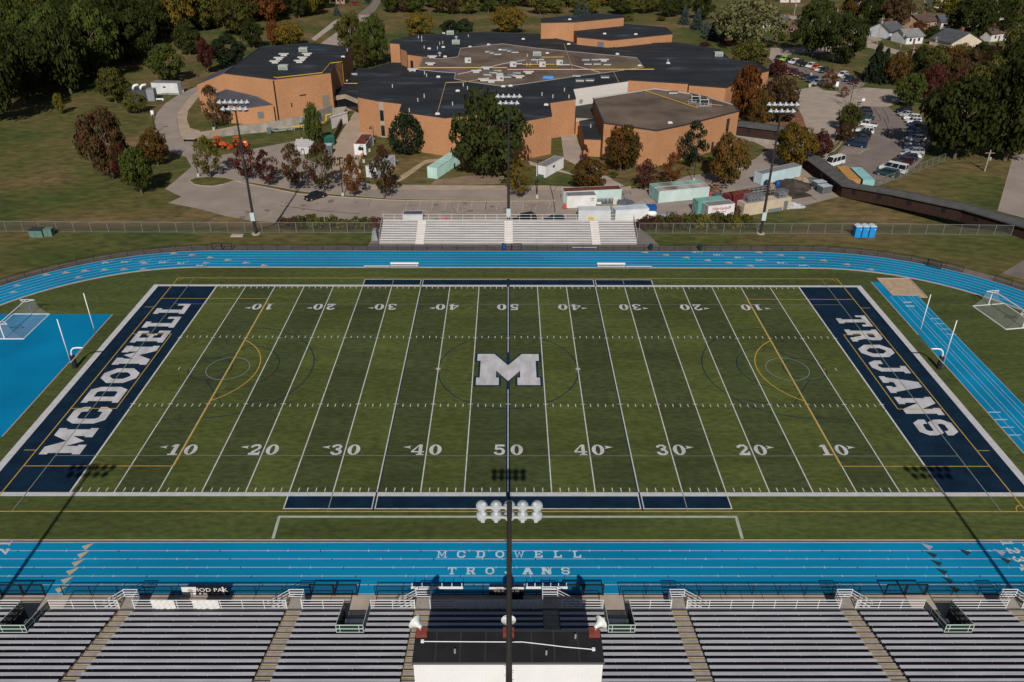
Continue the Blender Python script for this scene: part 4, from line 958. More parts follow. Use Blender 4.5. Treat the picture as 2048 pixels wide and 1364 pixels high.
psheet('back_drive', pale_conc, [(640, 88), (671, 66), (712, 46), (714, 30), (744, 30), (738, 50), (702, 76), (676, 92)], .03)
psheet('back_street', asphalt_b, [(714, 30), (740, 10), (752, -6), (768, -6), (757, 12), (744, 30)], .032)
psheet('back_walk', concrete, [(622, 78), (668, 42), (684, 34), (688, 38), (640, 74), (630, 82)], .03)
soil = mat('bare_soil', (.21, .15, .105), 1, .18, .4)
psheet('soil_patch', soil, [(350, 408) if False else (318, 248), (300, 262), (290, 275), (318, 272)], .015)
psheet('soil_patch', soil, [(860, 372), (870, 360), (930, 352), (1010, 352), (1000, 368)], .015)
psheet('worn_path', mat('worn_path', (.34, .25, .17), 1, .15, .4), [(800, 352), (850, 320), (880, 317), (884, 320), (850, 328), (812, 356), (790, 368)], .014)
wet = mat('wet_soil', (.055, .045, .038), .8, .25, .5)
psheet('wet_patch', wet, [(1495, 378), (1560, 366), (1612, 368), (1600, 380), (1626, 392), (1590, 398), (1560, 398), (1500, 390)], .03)
psheet('mulch_bed', mat('mulch', (.20, .09, .055), 1, .25, .6), [(1555, 260), (1590, 205), (1606, 235), (1618, 270), (1600, 290), (1565, 280)], .03)
# planted strips and islands with kerbs in the asphalt
kerb = mat('pale_kerb', (.36, .30, .25), .9, .08, 1)
def island(pp, name='planted_strip'):
    psheet(name, LAWN, pp, .10); b = MB(); w = [P(*q) for q in pp]
    for i in range(len(w)): b.bar(w[i] + Vector((0, 0, .06)), w[(i + 1) % len(w)] + Vector((0, 0, .06)), .2, .14)
    struct(name + '_kerb', b, kerb)
island([(378, 361), (392, 356), (420, 354), (450, 356), (472, 361), (447, 369), (425, 373), (404, 372), (388, 369)])
island([(468, 361), (505, 366), (560, 375), (600, 383), (650, 388), (700, 391.5), (780, 397.5), (850, 399.5), (960, 400), (1110, 400), (1110, 402), (960, 402.5), (850, 402), (780, 400.5), (700, 395.5), (650, 392), (600, 388.5), (540, 377), (500, 369)])
island([(1668, 302), (1680, 290), (1700, 256), (1710, 226), (1690, 226), (1686, 250), (1678, 280), (1662, 296), (1656, 306)])
island([(1634, 174), (1655, 170), (1680, 177), (1676, 184), (1650, 182)])
b = MB()                                            # parking bay marks
lotmark = mat('lot_mark', (.42, .37, .33), .9, .2, 1)
for x in range(812, 1100, 26): seg(b, P(x + 3, 403.5), P(x - 2, 421), .11, LOW + .03)
for x in (1160, 1186, 1240): seg(b, P(x, 404), P(x + 10, 424), .11, LOW + .03)
for k in range(6): seg(b, P(1262 + k * 6.5, 414), P(1292 + k * 4, 398), .12, LOW + .03)
for k in range(6): seg(b, P(1681 + k * 7, 308 - k * .3), P(1694 + k * 9, 297), .12, LOW + .04)
seg(b, P(1677, 307.5), P(1718, 307.5), .12, LOW + .0406); seg(b, P(1692, 297), P(1728, 302), .12, LOW + .0412); seg(b, P(1718, 308), P(1729, 301), .12, LOW + .0418)
for zx0, zy0, zx1, zy1 in ((865, 1168, 1020, 1207), (850, 1222, 1060, 1268), (835, 1270, 975, 1307)): seg(b, P(1640 + zx0 / 7.877, 200 + zy0 / 7.877), P(1640 + zx1 / 7.877, 200 + zy1 / 7.877), .12, LOW + .04)
struct('bay_markings', b, lotmark)
b = MB(); tar = mat('tar_seam', (.05, .045, .042), .9)
for L in ([(1100, 370), (1107, 398), (1110, 425)], [(1747, 216), (1757, 230), (1762, 240)], [(1764, 216), (1774, 232), (1778, 246)], [(1767, 236), (1776, 256), (1775, 275)], [(973, 403), (970, 420)], [(560, 411), (640, 422), (720, 428)], [(1107, 383), (1115, 372)], [(1600, 395), (1616, 390), (1634, 401)]):
    for i in range(len(L) - 1): seg(b, P(*L[i]), P(*L[i + 1]), .18 if len(L) > 2 else .12, LOW + .036)
rc = random.Random(5)
for k in range(26):                                 # fine cracks across lot and car park
    x0, y0 = (rc.uniform(390, 1250), rc.uniform(404, 440)) if k < 16 else (rc.uniform(1740, 1800), rc.uniform(225, 340))
    p = P(x0, y0, LOW); a = rc.uniform(0, pi)
    for j in range(7):
        q_ = p + Vector((math.cos(a), math.sin(a), 0)) * rc.uniform(.8, 1.6); seg(b, p, q_, .05, LOW + .0365 + .0003 * j); p = q_; a += rc.gauss(0, .45)
struct('tar_seams', b, tar)
b = MB()
for k in range(34):                                 # oil spots in the bays
    x0, y0 = (rc.uniform(800, 1240), rc.uniform(405, 424)) if k < 20 else (rc.uniform(400, 760), rc.uniform(402, 438)); p = P(x0, y0, LOW); r0 = rc.uniform(.2, .7)
    b.poly([(p.x + r0 * math.cos(t_ * pi / 5) * rc.uniform(.7, 1.3), p.y + r0 * 1.2 * math.sin(t_ * pi / 5) * rc.uniform(.7, 1.3), LOW + .0385 + .00005 * k) for t_ in range(10)])
struct('oil_spots', b, mat('oil_spot', (.17, .14, .12), .7))

# ------------------------------------------------------------------ school buildings
def brick_mat():
    m = bpy.data.materials.new('tan_brick'); m.use_nodes = True; nt = m.node_tree; b = nt.nodes['Principled BSDF']; b.inputs['Roughness'].default_value = .9; b.inputs['Specular IOR Level'].default_value = .1
    tc = nt.nodes.new('ShaderNodeTexCoord'); mp = nt.nodes.new('ShaderNodeMapping'); mp.inputs['Scale'].default_value = (1, 1, 5)
    nt.links.new(tc.outputs['Object'], mp.inputs[0]); n = nt.nodes.new('ShaderNodeTexNoise'); n.inputs['Scale'].default_value = 1.9; n.inputs['Detail'].default_value = 8; n.inputs['Roughness'].default_value = .75
    nt.links.new(mp.outputs[0], n.inputs[0]); r = nt.nodes.new('ShaderNodeValToRGB'); e = r.color_ramp.elements
    e[0].position, e[0].color = .34, (.29, .14, .07, 1); e[1].position, e[1].color = .66, (.50, .265, .142, 1); k = e.new(.47); k.color = (.40, .20, .102, 1)
    nt.links.new(n.outputs[0], r.inputs[0]); n2 = nt.nodes.new('ShaderNodeTexNoise'); n2.inputs['Scale'].default_value = .16; n2.inputs['Detail'].default_value = 3; nt.links.new(tc.outputs['Object'], n2.inputs[0]); m2 = nt.nodes.new('ShaderNodeMapRange'); nt.links.new(n2.outputs[0], m2.inputs[0]); m2.inputs['To Min'].default_value = .78; m2.inputs['To Max'].default_value = 1.16
    hs = nt.nodes.new('ShaderNodeHueSaturation'); nt.links.new(r.outputs[0], hs.inputs['Color']); nt.links.new(m2.outputs[0], hs.inputs['Value']); nt.links.new(hs.outputs[0], b.inputs['Base Color']); return m
BRICK = brick_mat()
def roof_dark():
    m = bpy.data.materials.new('dark_roofing'); m.use_nodes = True; nt = m.node_tree; b = nt.nodes['Principled BSDF']; b.inputs['Specular IOR Level'].default_value = .25
    tc = nt.nodes.new('ShaderNodeTexCoord')
    def noise(s, det, scale=(1, 1, 1)):
        mp = nt.nodes.new('ShaderNodeMapping'); mp.inputs['Scale'].default_value = scale; nt.links.new(tc.outputs['Object'], mp.inputs[0])
        n = nt.nodes.new('ShaderNodeTexNoise'); n.inputs['Scale'].default_value = s; n.inputs['Detail'].default_value = det; nt.links.new(mp.outputs[0], n.inputs[0]); return n
    r = nt.nodes.new('ShaderNodeValToRGB'); e = r.color_ramp.elements; e[0].position, e[0].color = .35, (.014, .0155, .018, 1); e[1].position, e[1].color = .62, (.025, .027, .031, 1)
    k = e.new(.67); k.color = (.048, .058, .076, 1)
    nt.links.new(noise(.14, 4, (.6, 1.4, 1)).outputs[0], r.inputs[0]); nt.links.new(r.outputs[0], b.inputs['Base Color'])
    rr = nt.nodes.new('ShaderNodeMapRange'); nt.links.new(noise(.11, 3, (.5, 1.6, 1)).outputs[0], rr.inputs[0]); rr.inputs['From Min'].default_value = .5; rr.inputs['From Max'].default_value = .68; rr.inputs['To Min'].default_value = .8; rr.inputs['To Max'].default_value = .42
    nt.links.new(rr.outputs[0], b.inputs['Roughness']); return m
ROOF = roof_dark(); GRAVEL = mat('gravel_roof', (.165, .124, .097), .95, .2, .11, col2=(.085, .064, .052), detail=7)
coping = mat('dark_coping', (.030, .032, .038), .6); pale_cop = mat('pale_coping', (.42, .41, .40), .6)
SLATE = mat('slate_roof', (.055, .060, .075), .7, .12, .3)
def wing(name, label, roofpix, zr, roof_m, cop=.22, z0=LOW, cop_m=None, base=None):
    pts = [P(x, y, zr) for x, y in roofpix]; c = sum(pts, Vector()) / len(pts); c.z = z0
    t = thing(name, label, 'school building', c) if base is None else base
    if base is not None: c = Vector(base.location)
    loc = [(p.x - c.x, p.y - c.y) for p in pts]
    if sum(loc[i][0] * loc[(i + 1) % len(loc)][1] - loc[(i + 1) % len(loc)][0] * loc[i][1] for i in range(len(loc))) < 0: loc = loc[::-1]
    b = MB(); b.prism(loc, z0 - c.z - .1, zr - c.z - .01, top=False); wl = b.build('wall', BRICK, t)
    b = MB(); b.poly([(x, y, zr - c.z) for x, y in loc]); rf = b.build('roof', roof_m, t)
    b = MB()
    for i in range(len(loc)): 
        a, d = Vector((*loc[i], zr - c.z + .06)), Vector((*loc[(i + 1) % len(loc)], zr - c.z + .06)); b.bar(a, d, cop, .2)
    b.build('coping', cop_m or coping, rf)
    return t, rf, wl
def wall_panel(parent, name, m_, p0, p1, z0, z1, off=.04, u0=0, u1=1):
    """a flat panel on the wall that runs p0 -> p1 (world), between fractions u0 and u1 of its length"""
    p0, p1 = Vector(p0), Vector(p1); o = Vector(parent.matrix_world.translation) if parent.parent else Vector(parent.location)
    a, c = p0.lerp(p1, u0), p0.lerp(p1, u1); d = (p1 - p0).normalized(); n = Vector((d.y, -d.x, 0))
    if n.y > 0: n = -n
    b = MB(); q = [a, c, c + n * off, a + n * off]
    b.prism([(v.x - o.x, v.y - o.y) for v in q], z0 - o.z, z1 - o.z, True, True); return b.build(name, m_, parent)
def pipe(parent, pixs, zr, m_, r=.11, zoff=.25, name='gas_pipe'):
    o = parent.location if parent.parent is None else parent.parent.location; b = MB(); b.tube([Vector(P(x, y, zr + zoff)) - Vector(o) for x, y in pixs], r, 6); return b.build(name, m_, parent)
yellow_pipe = mat('yellow_pipe', (.55, .34, .03), .5); tan_pipe = mat('tan_pipe', (.38, .25, .13), .6)
unit_w = mat('unit_white', (.48, .47, .455), .5, .06, 2); unit_g = mat('unit_green', (.36, .40, .36), .5, .05, 2); unit_s = mat('unit_slate', (.10, .12, .16), .4, .1, 2)
def rooftop(t, items, zr):
    o = Vector(t.location)
    for kind, x, y in items:
        p = P(x, y, zr) - o; b = MB()
        if kind == 'sky':                            # ridge ventilator: pale frame, dark cap
            b.box((p.x, p.y, p.z + .22), (2.3, .9, .4)); q = b.build('roof_ventilator', unit_w, t); b = MB(); b.box((p.x, p.y, p.z + .48), (2.6, 1.2, .12)); b.build('cap', unit_s, q)
        elif kind == 'skyw':
            b.box((p.x, p.y, p.z + .25), (1.8, .8, .5)); q = b.build('roof_ventilator', unit_w, t); b = MB(); b.box((p.x, p.y, p.z + .62), (3.0, 1.0, .22)); b.build('cap', mat('unit_bright', (.5, .5, .5), .4), q)
        elif kind == 'box': b.box((p.x, p.y, p.z + .7), (1.9, 1.6, 1.4)); q = b.build('rooftop_unit', unit_w, t); b = MB(); b.box((p.x + .35, p.y - .83, p.z + .8), (.7, .06, .5)); b.build('grille', unit_s, q)
        elif kind == 'green':
            b.box((p.x, p.y, p.z + .6), (2.6, 2.0, 1.2)); q = b.build('rooftop_unit', unit_g, t); b = MB(); b.box((p.x, p.y - 1.03, p.z + .55), (2.2, .05, .8)); b.build('grille', mat('unit_grille', (.22, .25, .23), .6), q)
        elif kind == 'low': b.box((p.x, p.y, p.z + .2), (1.15, .8, .4), 0, (.8, .7)); b.build('rooftop_vent', unit_w, t)
        elif kind == 'pipe': b.tube([(p.x, p.y, p.z), (p.x, p.y, p.z + .9)], .13, 6); b.build('vent_pipe', unit_w, t)
        elif kind == 'fan': b.lathe([(.3, 0), (.3, .7), (.62, .8), (.62, 1.0), (.2, 1.25)], 10, p); b.build('exhaust_fan', galv, t)
        elif kind == 'dish': b.box((p.x, p.y, p.z + .3), (3, .3, .5)); b.build('equipment_frame', galv, t)
Z2 = lambda zx, zy: (360 + zx / 3.938, zy / 3.938); Z3 = lambda zx, zy: (700 + zx / 3.938, zy / 3.938); Z4 = lambda zx, zy: (1100 + zx / 3.938, zy / 3.938)
ZA = 8.45
# left gymnasium
t, rf, wl = wing('gymnasium', 'tan brick gymnasium with plain black roof left of the classroom block', [Z2(350, 578), Z2(740, 625), Z2(1185, 572), Z2(1210, 500), Z2(1265, 470), Z2(1352, 375), Z2(1045, 340), Z2(630, 375)], ZA, ROOF)
gym = t
rooftop(t, [('green', *Z2(975, 405)), ('green', *Z2(818, 545)), ('skyw', *Z2(820, 440)), ('skyw', *Z2(1003, 437)), ('skyw', *Z2(782, 470)), ('skyw', *Z2(968, 467)), ('skyw', *Z2(750, 497)), ('skyw', *Z2(942, 493)), ('low', *Z2(1285, 450)), ('pipe', *Z2(1318, 405))], ZA)
pA, pB, pC = (P(*Z2(350, 578), ZA), P(*Z2(740, 625), ZA), P(*Z2(1185, 572), ZA))
wall_panel(t, 'downpipe', mat('downpipe_black', (.02, .017, .015), .7), pA, pB, LOW, ZA - .3, .3, .985, 1.0)
wall_panel(t, 'roller_door', mat('door_taupe', (.20, .165, .135), .7), pB, pC, LOW, LOW + 5.6, .05, .80, .93)
wall_panel(t, 'wall_louvre', mat('louvre_dark', (.05, .045, .04), .6), pB, pC, LOW + 6.2, LOW + 6.6, .05, .40, .52)
wall_panel(t, 'wall_louvre', mat('louvre_dark', (.05, .045, .04), .6), pB, pC, LOW + 3.6, LOW + 4.7, .05, .23, .255)
pipe(rf, [Z2(740, 607), Z2(760, 612), Z2(1120, 572), Z2(1185, 496), Z2(1250, 490), Z2(1275, 484)], ZA, yellow_pipe, .12)
o = Vector(t.location); a0, a1 = P(*Z2(1275, 484), ZA + .2) - o, P(*Z2(1292, 657), 1.6) - o; a2 = P(*Z2(1400, 657), 1.6) - o
b = MB(); b.tube([a0, a1, a2], .12, 6); b.build('gas_pipe', yellow_pipe, t)
# sloping lower part at its left end
hi_, lo_ = P(*Z2(350, 578), ZA), P(*Z2(133, 668), 4.4); bk, bk2 = P(*Z2(240, 590), 4.4), P(*Z2(430, 512), 7.6)
c = (hi_ + lo_) / 2; c.z = LOW; t = thing('gymnasium_annexe', 'brick annexe with roof sloping down to the left end of the gymnasium', 'school building', c)
pts = [hi_, lo_, bk, bk2]; 
b = MB(); b.prism([(p.x - c.x, p.y - c.y) for p in pts][::-1], 0, [p.z - LOW for p in pts][::-1], top=False); b.build('wall', BRICK, t)
b = MB(); b.poly([p - c + Vector((0, 0, .02)) for p in pts]); b.build('roof', SLATE, t)
wall_panel(t, 'wall_louvre', mat('louvre_pale', (.33, .31, .30), .6), lo_, hi_, LOW + 6.1, LOW + 7.2, .05, .52, .66)
# low block with slate roof in front
ps = [(Z2(365, 703), 4.2), (Z2(600, 757), 3.3), (Z2(733, 825), 1.9), (Z2(535, 852), 1.3), (Z2(330, 825), 1.9), (Z2(262, 742), 3.3)]
pts = [P(*q, z) for q, z in ps]; c = sum(pts, Vector()) / 6; c.z = LOW; t = thing('side_block', 'low brick block with slate grey roof in front of the gymnasium', 'school building', c)
b = MB(); b.prism([(p.x - c.x, p.y - c.y) for p in pts][::-1], 0, [p.z - LOW for p in pts][::-1], top=False); b.build('wall', BRICK, t)
b = MB(); b.poly([(p.x - c.x, p.y - c.y, p.z - c.z + .03) for p in pts][::-1]); b.build('roof', SLATE, t)
wall_panel(t, 'wall_louvre', mat('louvre_blue', (.13, .14, .16), .6), pts[3], pts[2], LOW + 1.4, LOW + 3.2, .05, .34, .58)
# link with glass entrance
t, rf, wl = wing('entrance_link', 'low black roofed entrance link with dark glazing between gymnasium and classrooms', [Z2(1200, 762), Z2(1300, 742), Z2(1398, 782), Z2(1400, 655), Z2(1700, 610), Z2(1815, 555), Z2(1790, 500), Z2(1665, 495), Z2(1500, 545), Z2(1360, 535), Z2(1300, 600), Z2(1210, 720)], 1.0, ROOF)
link = t
f0, f1, f2 = P(*Z2(1200, 762), 1.0), P(*Z2(1300, 742), 1.0), P(*Z2(1398, 782), 1.0)
for a_, b_ in ((f0, f1), (f1, f2)): wall_panel(t, 'fascia', mat('fascia_concrete', (.40, .31, .24), .9, .1, 1), a_, b_, -.1, 1.1, .35, 0, 1); wall_panel(t, 'glazing', dark_glass, a_, b_, LOW + .3, -.12, .08, .02, .98)
rooftop(t, [('dish', *Z2(1360, 590)), ('low', *Z2(1308, 640))], 1.0)
# main classroom building
ZM = 6.2
front = [(715.2, 194.3), Z3(225, 797), Z3(262, 800), (804, 207.7), (799, 223.5), (890.5, 236.2), (975, 226), (985, 248), (1000, 251), (1103.8, 232.4), (1099.2, 205.7), (1151.5, 198), (1145.7, 177.8), (1256, 162), (1256.6, 160.5), (1376.8, 167.8), (1378.5, 170.5), (1451.7, 176), (1475, 166), (1506, 155), (1508, 149), (1538, 142.2), (1511, 124.5), (1462, 121), (1437.7, 99), (1351, 85), (1275, 88), (1222, 96), (1160, 88), (1111, 77.5), (1075, 68), (966, 64.5), (832, 70), (783, 82), (780, 86.4), (799, 87.8), (801, 97), (813, 101.6), (815, 109), (846.5, 113), (836, 139.2), (794, 153.6), (715.2, 166.3)]
t, rf, wl = wing('classroom_building', 'large angular tan brick classroom building under black and brown gravel roofs', front, ZM, ROOF, .16)
school = t; o = Vector(t.location)
def roof_patch(name, pixs, m_, dz=.05, edge=None, zr=ZM):
    b = MB(); w_ = [P(x, y, zr + dz) - o for x, y in pixs]; b.poly(w_); q = b.build(name, m_, rf)
    if edge:
        b = MB()
        for i in range(len(w_)): b.bar(w_[i] + Vector((0, 0, .05)), w_[(i + 1) % len(w_)] + Vector((0, 0, .05)), .22, .14)
        b.build('edging', edge, q)
roof_patch('gravel_roof', [(921.5, 96.8), (1004.7, 87.8), (1077, 97), (1150, 104), (1272.7, 115.5), (1287, 134.5), (1215, 145), (1155, 152), (1103, 160), (1030, 170.5), (1000, 172), (936, 163.5), (909, 158), (911, 146), (875, 143.5), (837, 139.5), (847, 114.5), (880, 118), (916, 114)], GRAVEL, .06, mat('gravel_edge', (.30, .28, .26), .8))
p_ = [P(x, y, ZM) for x, y in front]
wall_panel(t, 'white_wall', mat('white_panel_wall', (.56, .54, .51), .7, .05, .5, stretch=(.2, .2, 3)), p_[12], p_[13], LOW, ZM - .15, .08, .0, 1)
for u in (.12, .43, .66): wall_panel(t, 'wall_vent', mat('vent_taupe', (.26, .22, .19), .7), p_[12], p_[13], LOW + 5.0, LOW + 6.1, .12, u, u + .06)
pn = mat('window_surround', (.33, .27, .22), .8)
wall_panel(t, 'window_strip', pn, p_[1], p_[2], LOW, ZM - .2, .06, 0, 1)
for z0, z1 in ((LOW + .4, LOW + 3.1), (LOW + 4.3, LOW + 7.0)): wall_panel(t, 'window', dark_glass, p_[1], p_[2], z0, z1, .1, .1, .9)
wall_panel(t, 'window', dark_glass, p_[8], p_[9], LOW + 4.2, LOW + 6.9, .08, .12, .22)
wall_panel(t, 'window', dark_glass, p_[39], p_[40], LOW + 4.0, LOW + 7.4, .08, .28, .36) if False else None
w0, w1 = P(*Z3(445, 432), ZM), P(*Z3(577, 445), ZM); wall_panel(t, 'window', dark_glass, w0, w1, LOW + 4.4, LOW + 7.6, .08, .22, .36)
pipe(rf, [(836, 135.5), (1014, 135.5), (1015, 139), (1090, 139), (1308, 138.5)], ZM, yellow_pipe, .13, .3)
pipe(rf, [(875, 226), (891.5, 165), (928, 164), (965, 158), (985, 153)], ZM, tan_pipe, .11, .2)
pipe(rf, [(1145, 137), (1128, 88)], ZM, tan_pipe, .12, .2); pipe(rf, [(1225, 139), (1237, 164)], ZM, tan_pipe, .11, .2); pipe(rf, [(1083, 114.5), (1128, 114)], ZM, yellow_pipe, .1, .3); pipe(rf, [(1045, 129), (1110, 128.5)], ZM, yellow_pipe, .1, .3)
pipe(rf, [(915, 149), (945, 142.5), (1005, 128), (1050, 120)], ZM, mat('walk_pad', (.40, .38, .36), .8), .16, .05, 'walkway_pad'); pipe(rf, [(1140, 129), (1200, 145)], ZM, mat('walk_pad', (.40, .38, .36), .8), .16, .05, 'walkway_pad')
zc = lambda zx, zy: (820 + zx / 4.452, 60 + zy / 4.452)
items = [('pipe', *zc(75, 75)), ('pipe', *zc(105, 75)), ('pipe', *zc(105, 102)), ('low', *zc(300, 33)), ('green', *zc(360, 38)), ('pipe', *zc(520, 62)), ('low', *zc(1008, 83)), ('green', *zc(410, 122)), ('fan', *zc(412, 86)), ('pipe', *zc(265, 130)), ('pipe', *zc(292, 122)), ('low', *zc(297, 155)), ('low', *zc(172, 168)), ('pipe', *zc(127, 165)), ('pipe', *zc(245, 170)), ('skyw', *zc(200, 250)), ('skyw', *zc(182, 312)), ('fan', *zc(265, 232)), ('low', *zc(313, 240)), ('skyw', *zc(25, 365)), ('box', *zc(517, 290)), ('low', *zc(535, 153)), ('low', *zc(700, 133)),
         ('sky', *zc(700, 197)), ('sky', *zc(742, 208)), ('sky', *zc(782, 220)), ('low', *zc(802, 180)), ('sky', *zc(852, 180)), ('sky', *zc(895, 190)), ('sky', *zc(935, 202)), ('green', *zc(1130, 228)), ('low', *zc(1222, 210)), ('pipe', *zc(1045, 240)), ('sky', *zc(1110, 268)), ('sky', *zc(1160, 266)), ('sky', *zc(965, 303)), ('box', *zc(918, 325)), ('pipe', *zc(1040, 320)), ('pipe', *zc(1070, 320)), ('pipe', *zc(1133, 297)), ('box', *zc(1178, 325)), ('box', *zc(1330, 310)), ('sky', *zc(1390, 312)), ('low', *zc(1412, 128)),
         ('sky', *zc(1565, 270)), ('sky', *zc(1648, 268)), ('skyw', *zc(1725, 280)), ('sky', *zc(1583, 308)), ('sky', *zc(1665, 307)), ('sky', *zc(1755, 312)), ('skyw', *zc(680, 350)), ('skyw', *zc(590, 380)), ('sky', *zc(780, 366)), ('sky', *zc(740, 384)), ('sky', *zc(690, 402)), ('sky', *zc(950, 386)), ('sky', *zc(905, 405)), ('sky', *zc(865, 422)), ('skyw', *zc(1055, 390)), ('skyw', *zc(970, 428)), ('box', *zc(803, 450)), ('box', *zc(800, 432)), ('skyw', *zc(655, 455)), ('skyw', *zc(725, 468)),
         ('sky', *zc(1480, 412)), ('sky', *zc(1512, 455)), ('sky', *zc(1600, 452)), ('sky', *zc(1735, 425)), ('pipe', *zc(148, 415)), ('pipe', *zc(130, 395)), ('low', *zc(253, 420)), ('pipe', *zc(127, 600)), ('pipe', *zc(475, 500)), ('pipe', *zc(512, 530)), ('pipe', *zc(567, 548)), ('pipe', *zc(595, 580)), ('low', *zc(425, 545)), ('pipe', *zc(1175, 585)), ('pipe', *zc(1272, 605)), ('pipe', *zc(1375, 545)), ('pipe', *zc(1415, 607)), ('low', *zc(830, 505)), ('low', *zc(895, 500)),
         ('pipe', *Z4(928, 490)), ('low', *Z4(930, 500)), ('green', *Z4(1325, 440)), ('low', *Z4(705, 520)), ('low', *Z4(530, 428)), ('pipe', *Z3(585, 770)), ('pipe', *Z3(535, 800)), ('pipe', *Z3(808, 830)), ('low', *Z3(690, 900)), ('pipe', *Z3(335, 690)), ('pipe', *Z3(468, 880)), ('low', *Z3(1545, 828))]
rooftop(t, items, ZM)
p = P(*zc(1230, 432), ZM) - o; b = MB(); b.box((p.x, p.y, p.z + .4), (3.4, 1.4, .7), 0, (.8, .5)); b.build('tarpaulin', mat('tarp_blue', (.02, .16, .42), .6, .2, 2), t)
# rear halls
t, rf2, wl = wing('rear_hall', 'tall brick hall with black roof at the far back of the school', [Z4(-70, 180), Z4(188, 175), Z4(470, 148), Z4(583, 137), Z4(580, 122), Z4(380, 108), Z4(-70, 146)], 11.5, ROOF)
t, rf2, wl = wing('rear_gymnasium', 'lower angular brick hall with black roof in front of the tall rear hall', [Z4(183, 230), Z4(213, 292), Z4(480, 318), Z4(965, 268), Z4(915, 218), Z4(535, 185), Z4(190, 205)], 8.6, ROOF)
a_, b_ = P(*Z4(213, 292), 8.6), P(*Z4(480, 318), 8.6); wall_panel(t, 'wall_louvre', mat('louvre_blue', (.13, .14, .16), .6), a_, b_, 6.0, 7.8, .05, .62, .8)
rooftop(t, [('low', *Z4(675, 272)), ('low', *Z4(430, 268))], 8.6); rooftop(bpy.data.objects['rear_hall'], [('low', *Z4(155, 155))], 11.5)
# front right hall with gravel roof
ZF = 5.5; hp = [Z4(340, 775), Z4(425, 970), Z4(840, 1030), Z4(1040, 990), Z4(1490, 875), Z4(1440, 825), Z4(1340, 797), Z4(1245, 768), Z4(1100, 738), Z4(820, 700)]
t, rf3, wl = wing('auditorium', 'tan brick auditorium with brown gravel roof and pale parapet, front right of the school', hp, ZF, GRAVEL, .3)
aud = t; w_ = [P(x, y, ZF) for x, y in hp]; o3 = Vector(t.location)
b = MB()
for i, j in ((0, 9), (9, 8), (7, 6), (6, 5)): b.bar(w_[i] - o3 + Vector((0, -.35, .1)), w_[j] - o3 + Vector((0, -.35, .1)), .1, .3)
b.build('parapet_flashing', pale_cop, rf3)
wall_panel(t, 'window', dark_glass, w_[3], w_[4], LOW + 4.2, LOW + 7.3, .06, .79, .84); wall_panel(t, 'door', mat('door_brown', (.04, .03, .025), .5), w_[3], w_[4], LOW, LOW + 2.4, .06, .56, .60)
pipe(rf3, [Z4(735, 712), Z4(780, 725), Z4(1160, 850)], ZF, yellow_pipe, .11, .25); pipe(rf3, [Z4(1240, 822), Z4(1360, 830)], ZF, tan_pipe, .09, .25)
def chiller(q):
    p = P(*q, ZF) - o3; b = MB(); b.box((p.x, p.y, p.z + 1.0), (2.3, 2.0, 1.5)); u = b.build('rooftop_unit', unit_w, aud); b = MB(); b.box((p.x, p.y - 1.04, p.z + 1.05), (2.0, .06, 1.2)); b.box((p.x, p.y, p.z + 1.78), (1.6, 1.4, .06)); b.build('grille', black_metal, u)
    b = MB(); 
    for k in range(5): b.bar((p.x - 1.9 + .9 * k, p.y - 1.5, p.z + .1), (p.x - 1.9 + .9 * k, p.y + 1.2, p.z + .1), .12); b.bar((p.x - 1.9 + .9 * k, p.y - 1.5, p.z), (p.x - 1.9 + .9 * k, p.y - 1.5, p.z + 1.0), .08)
    for z in (.15, .5, 1.0): b.bar((p.x - 2, p.y - 1.5, p.z + z), (p.x + 1.8, p.y - 1.5, p.z + z), .08)
    b.build('unit_frame', galv, u)
chiller(Z4(1140, 805)); chiller(Z4(1205, 832)); rooftop(t, [('sky', *Z4(968, 735)), ('low', *Z4(945, 970))], ZF)
t, rf4, wl = wing('front_lobby', 'small low brick lobby with black roof at the left of the auditorium', [Z4(232, 958), Z4(270, 1095), Z4(400, 1100), Z4(428, 1040), Z4(345, 935)], 1.2, ROOF)
rooftop(t, [('pipe', *Z4(320, 1005))], 1.2)
t, rf4, wl = wing('service_bay', 'low dark flat roofed bay between the white wall and the auditorium', [Z4(205, 925), Z4(300, 930), Z4(350, 925), Z4(338, 810), Z4(205, 822)], 1.5, mat('bay_roof', (.05, .046, .043), .9, .15, .4))
wall_panel(t, 'fascia', mat('fascia_concrete', (.40, .31, .24), .9, .1, 1), P(*Z4(205, 925), 1.5), P(*Z4(300, 930), 1.5), .3, 1.4, .2)

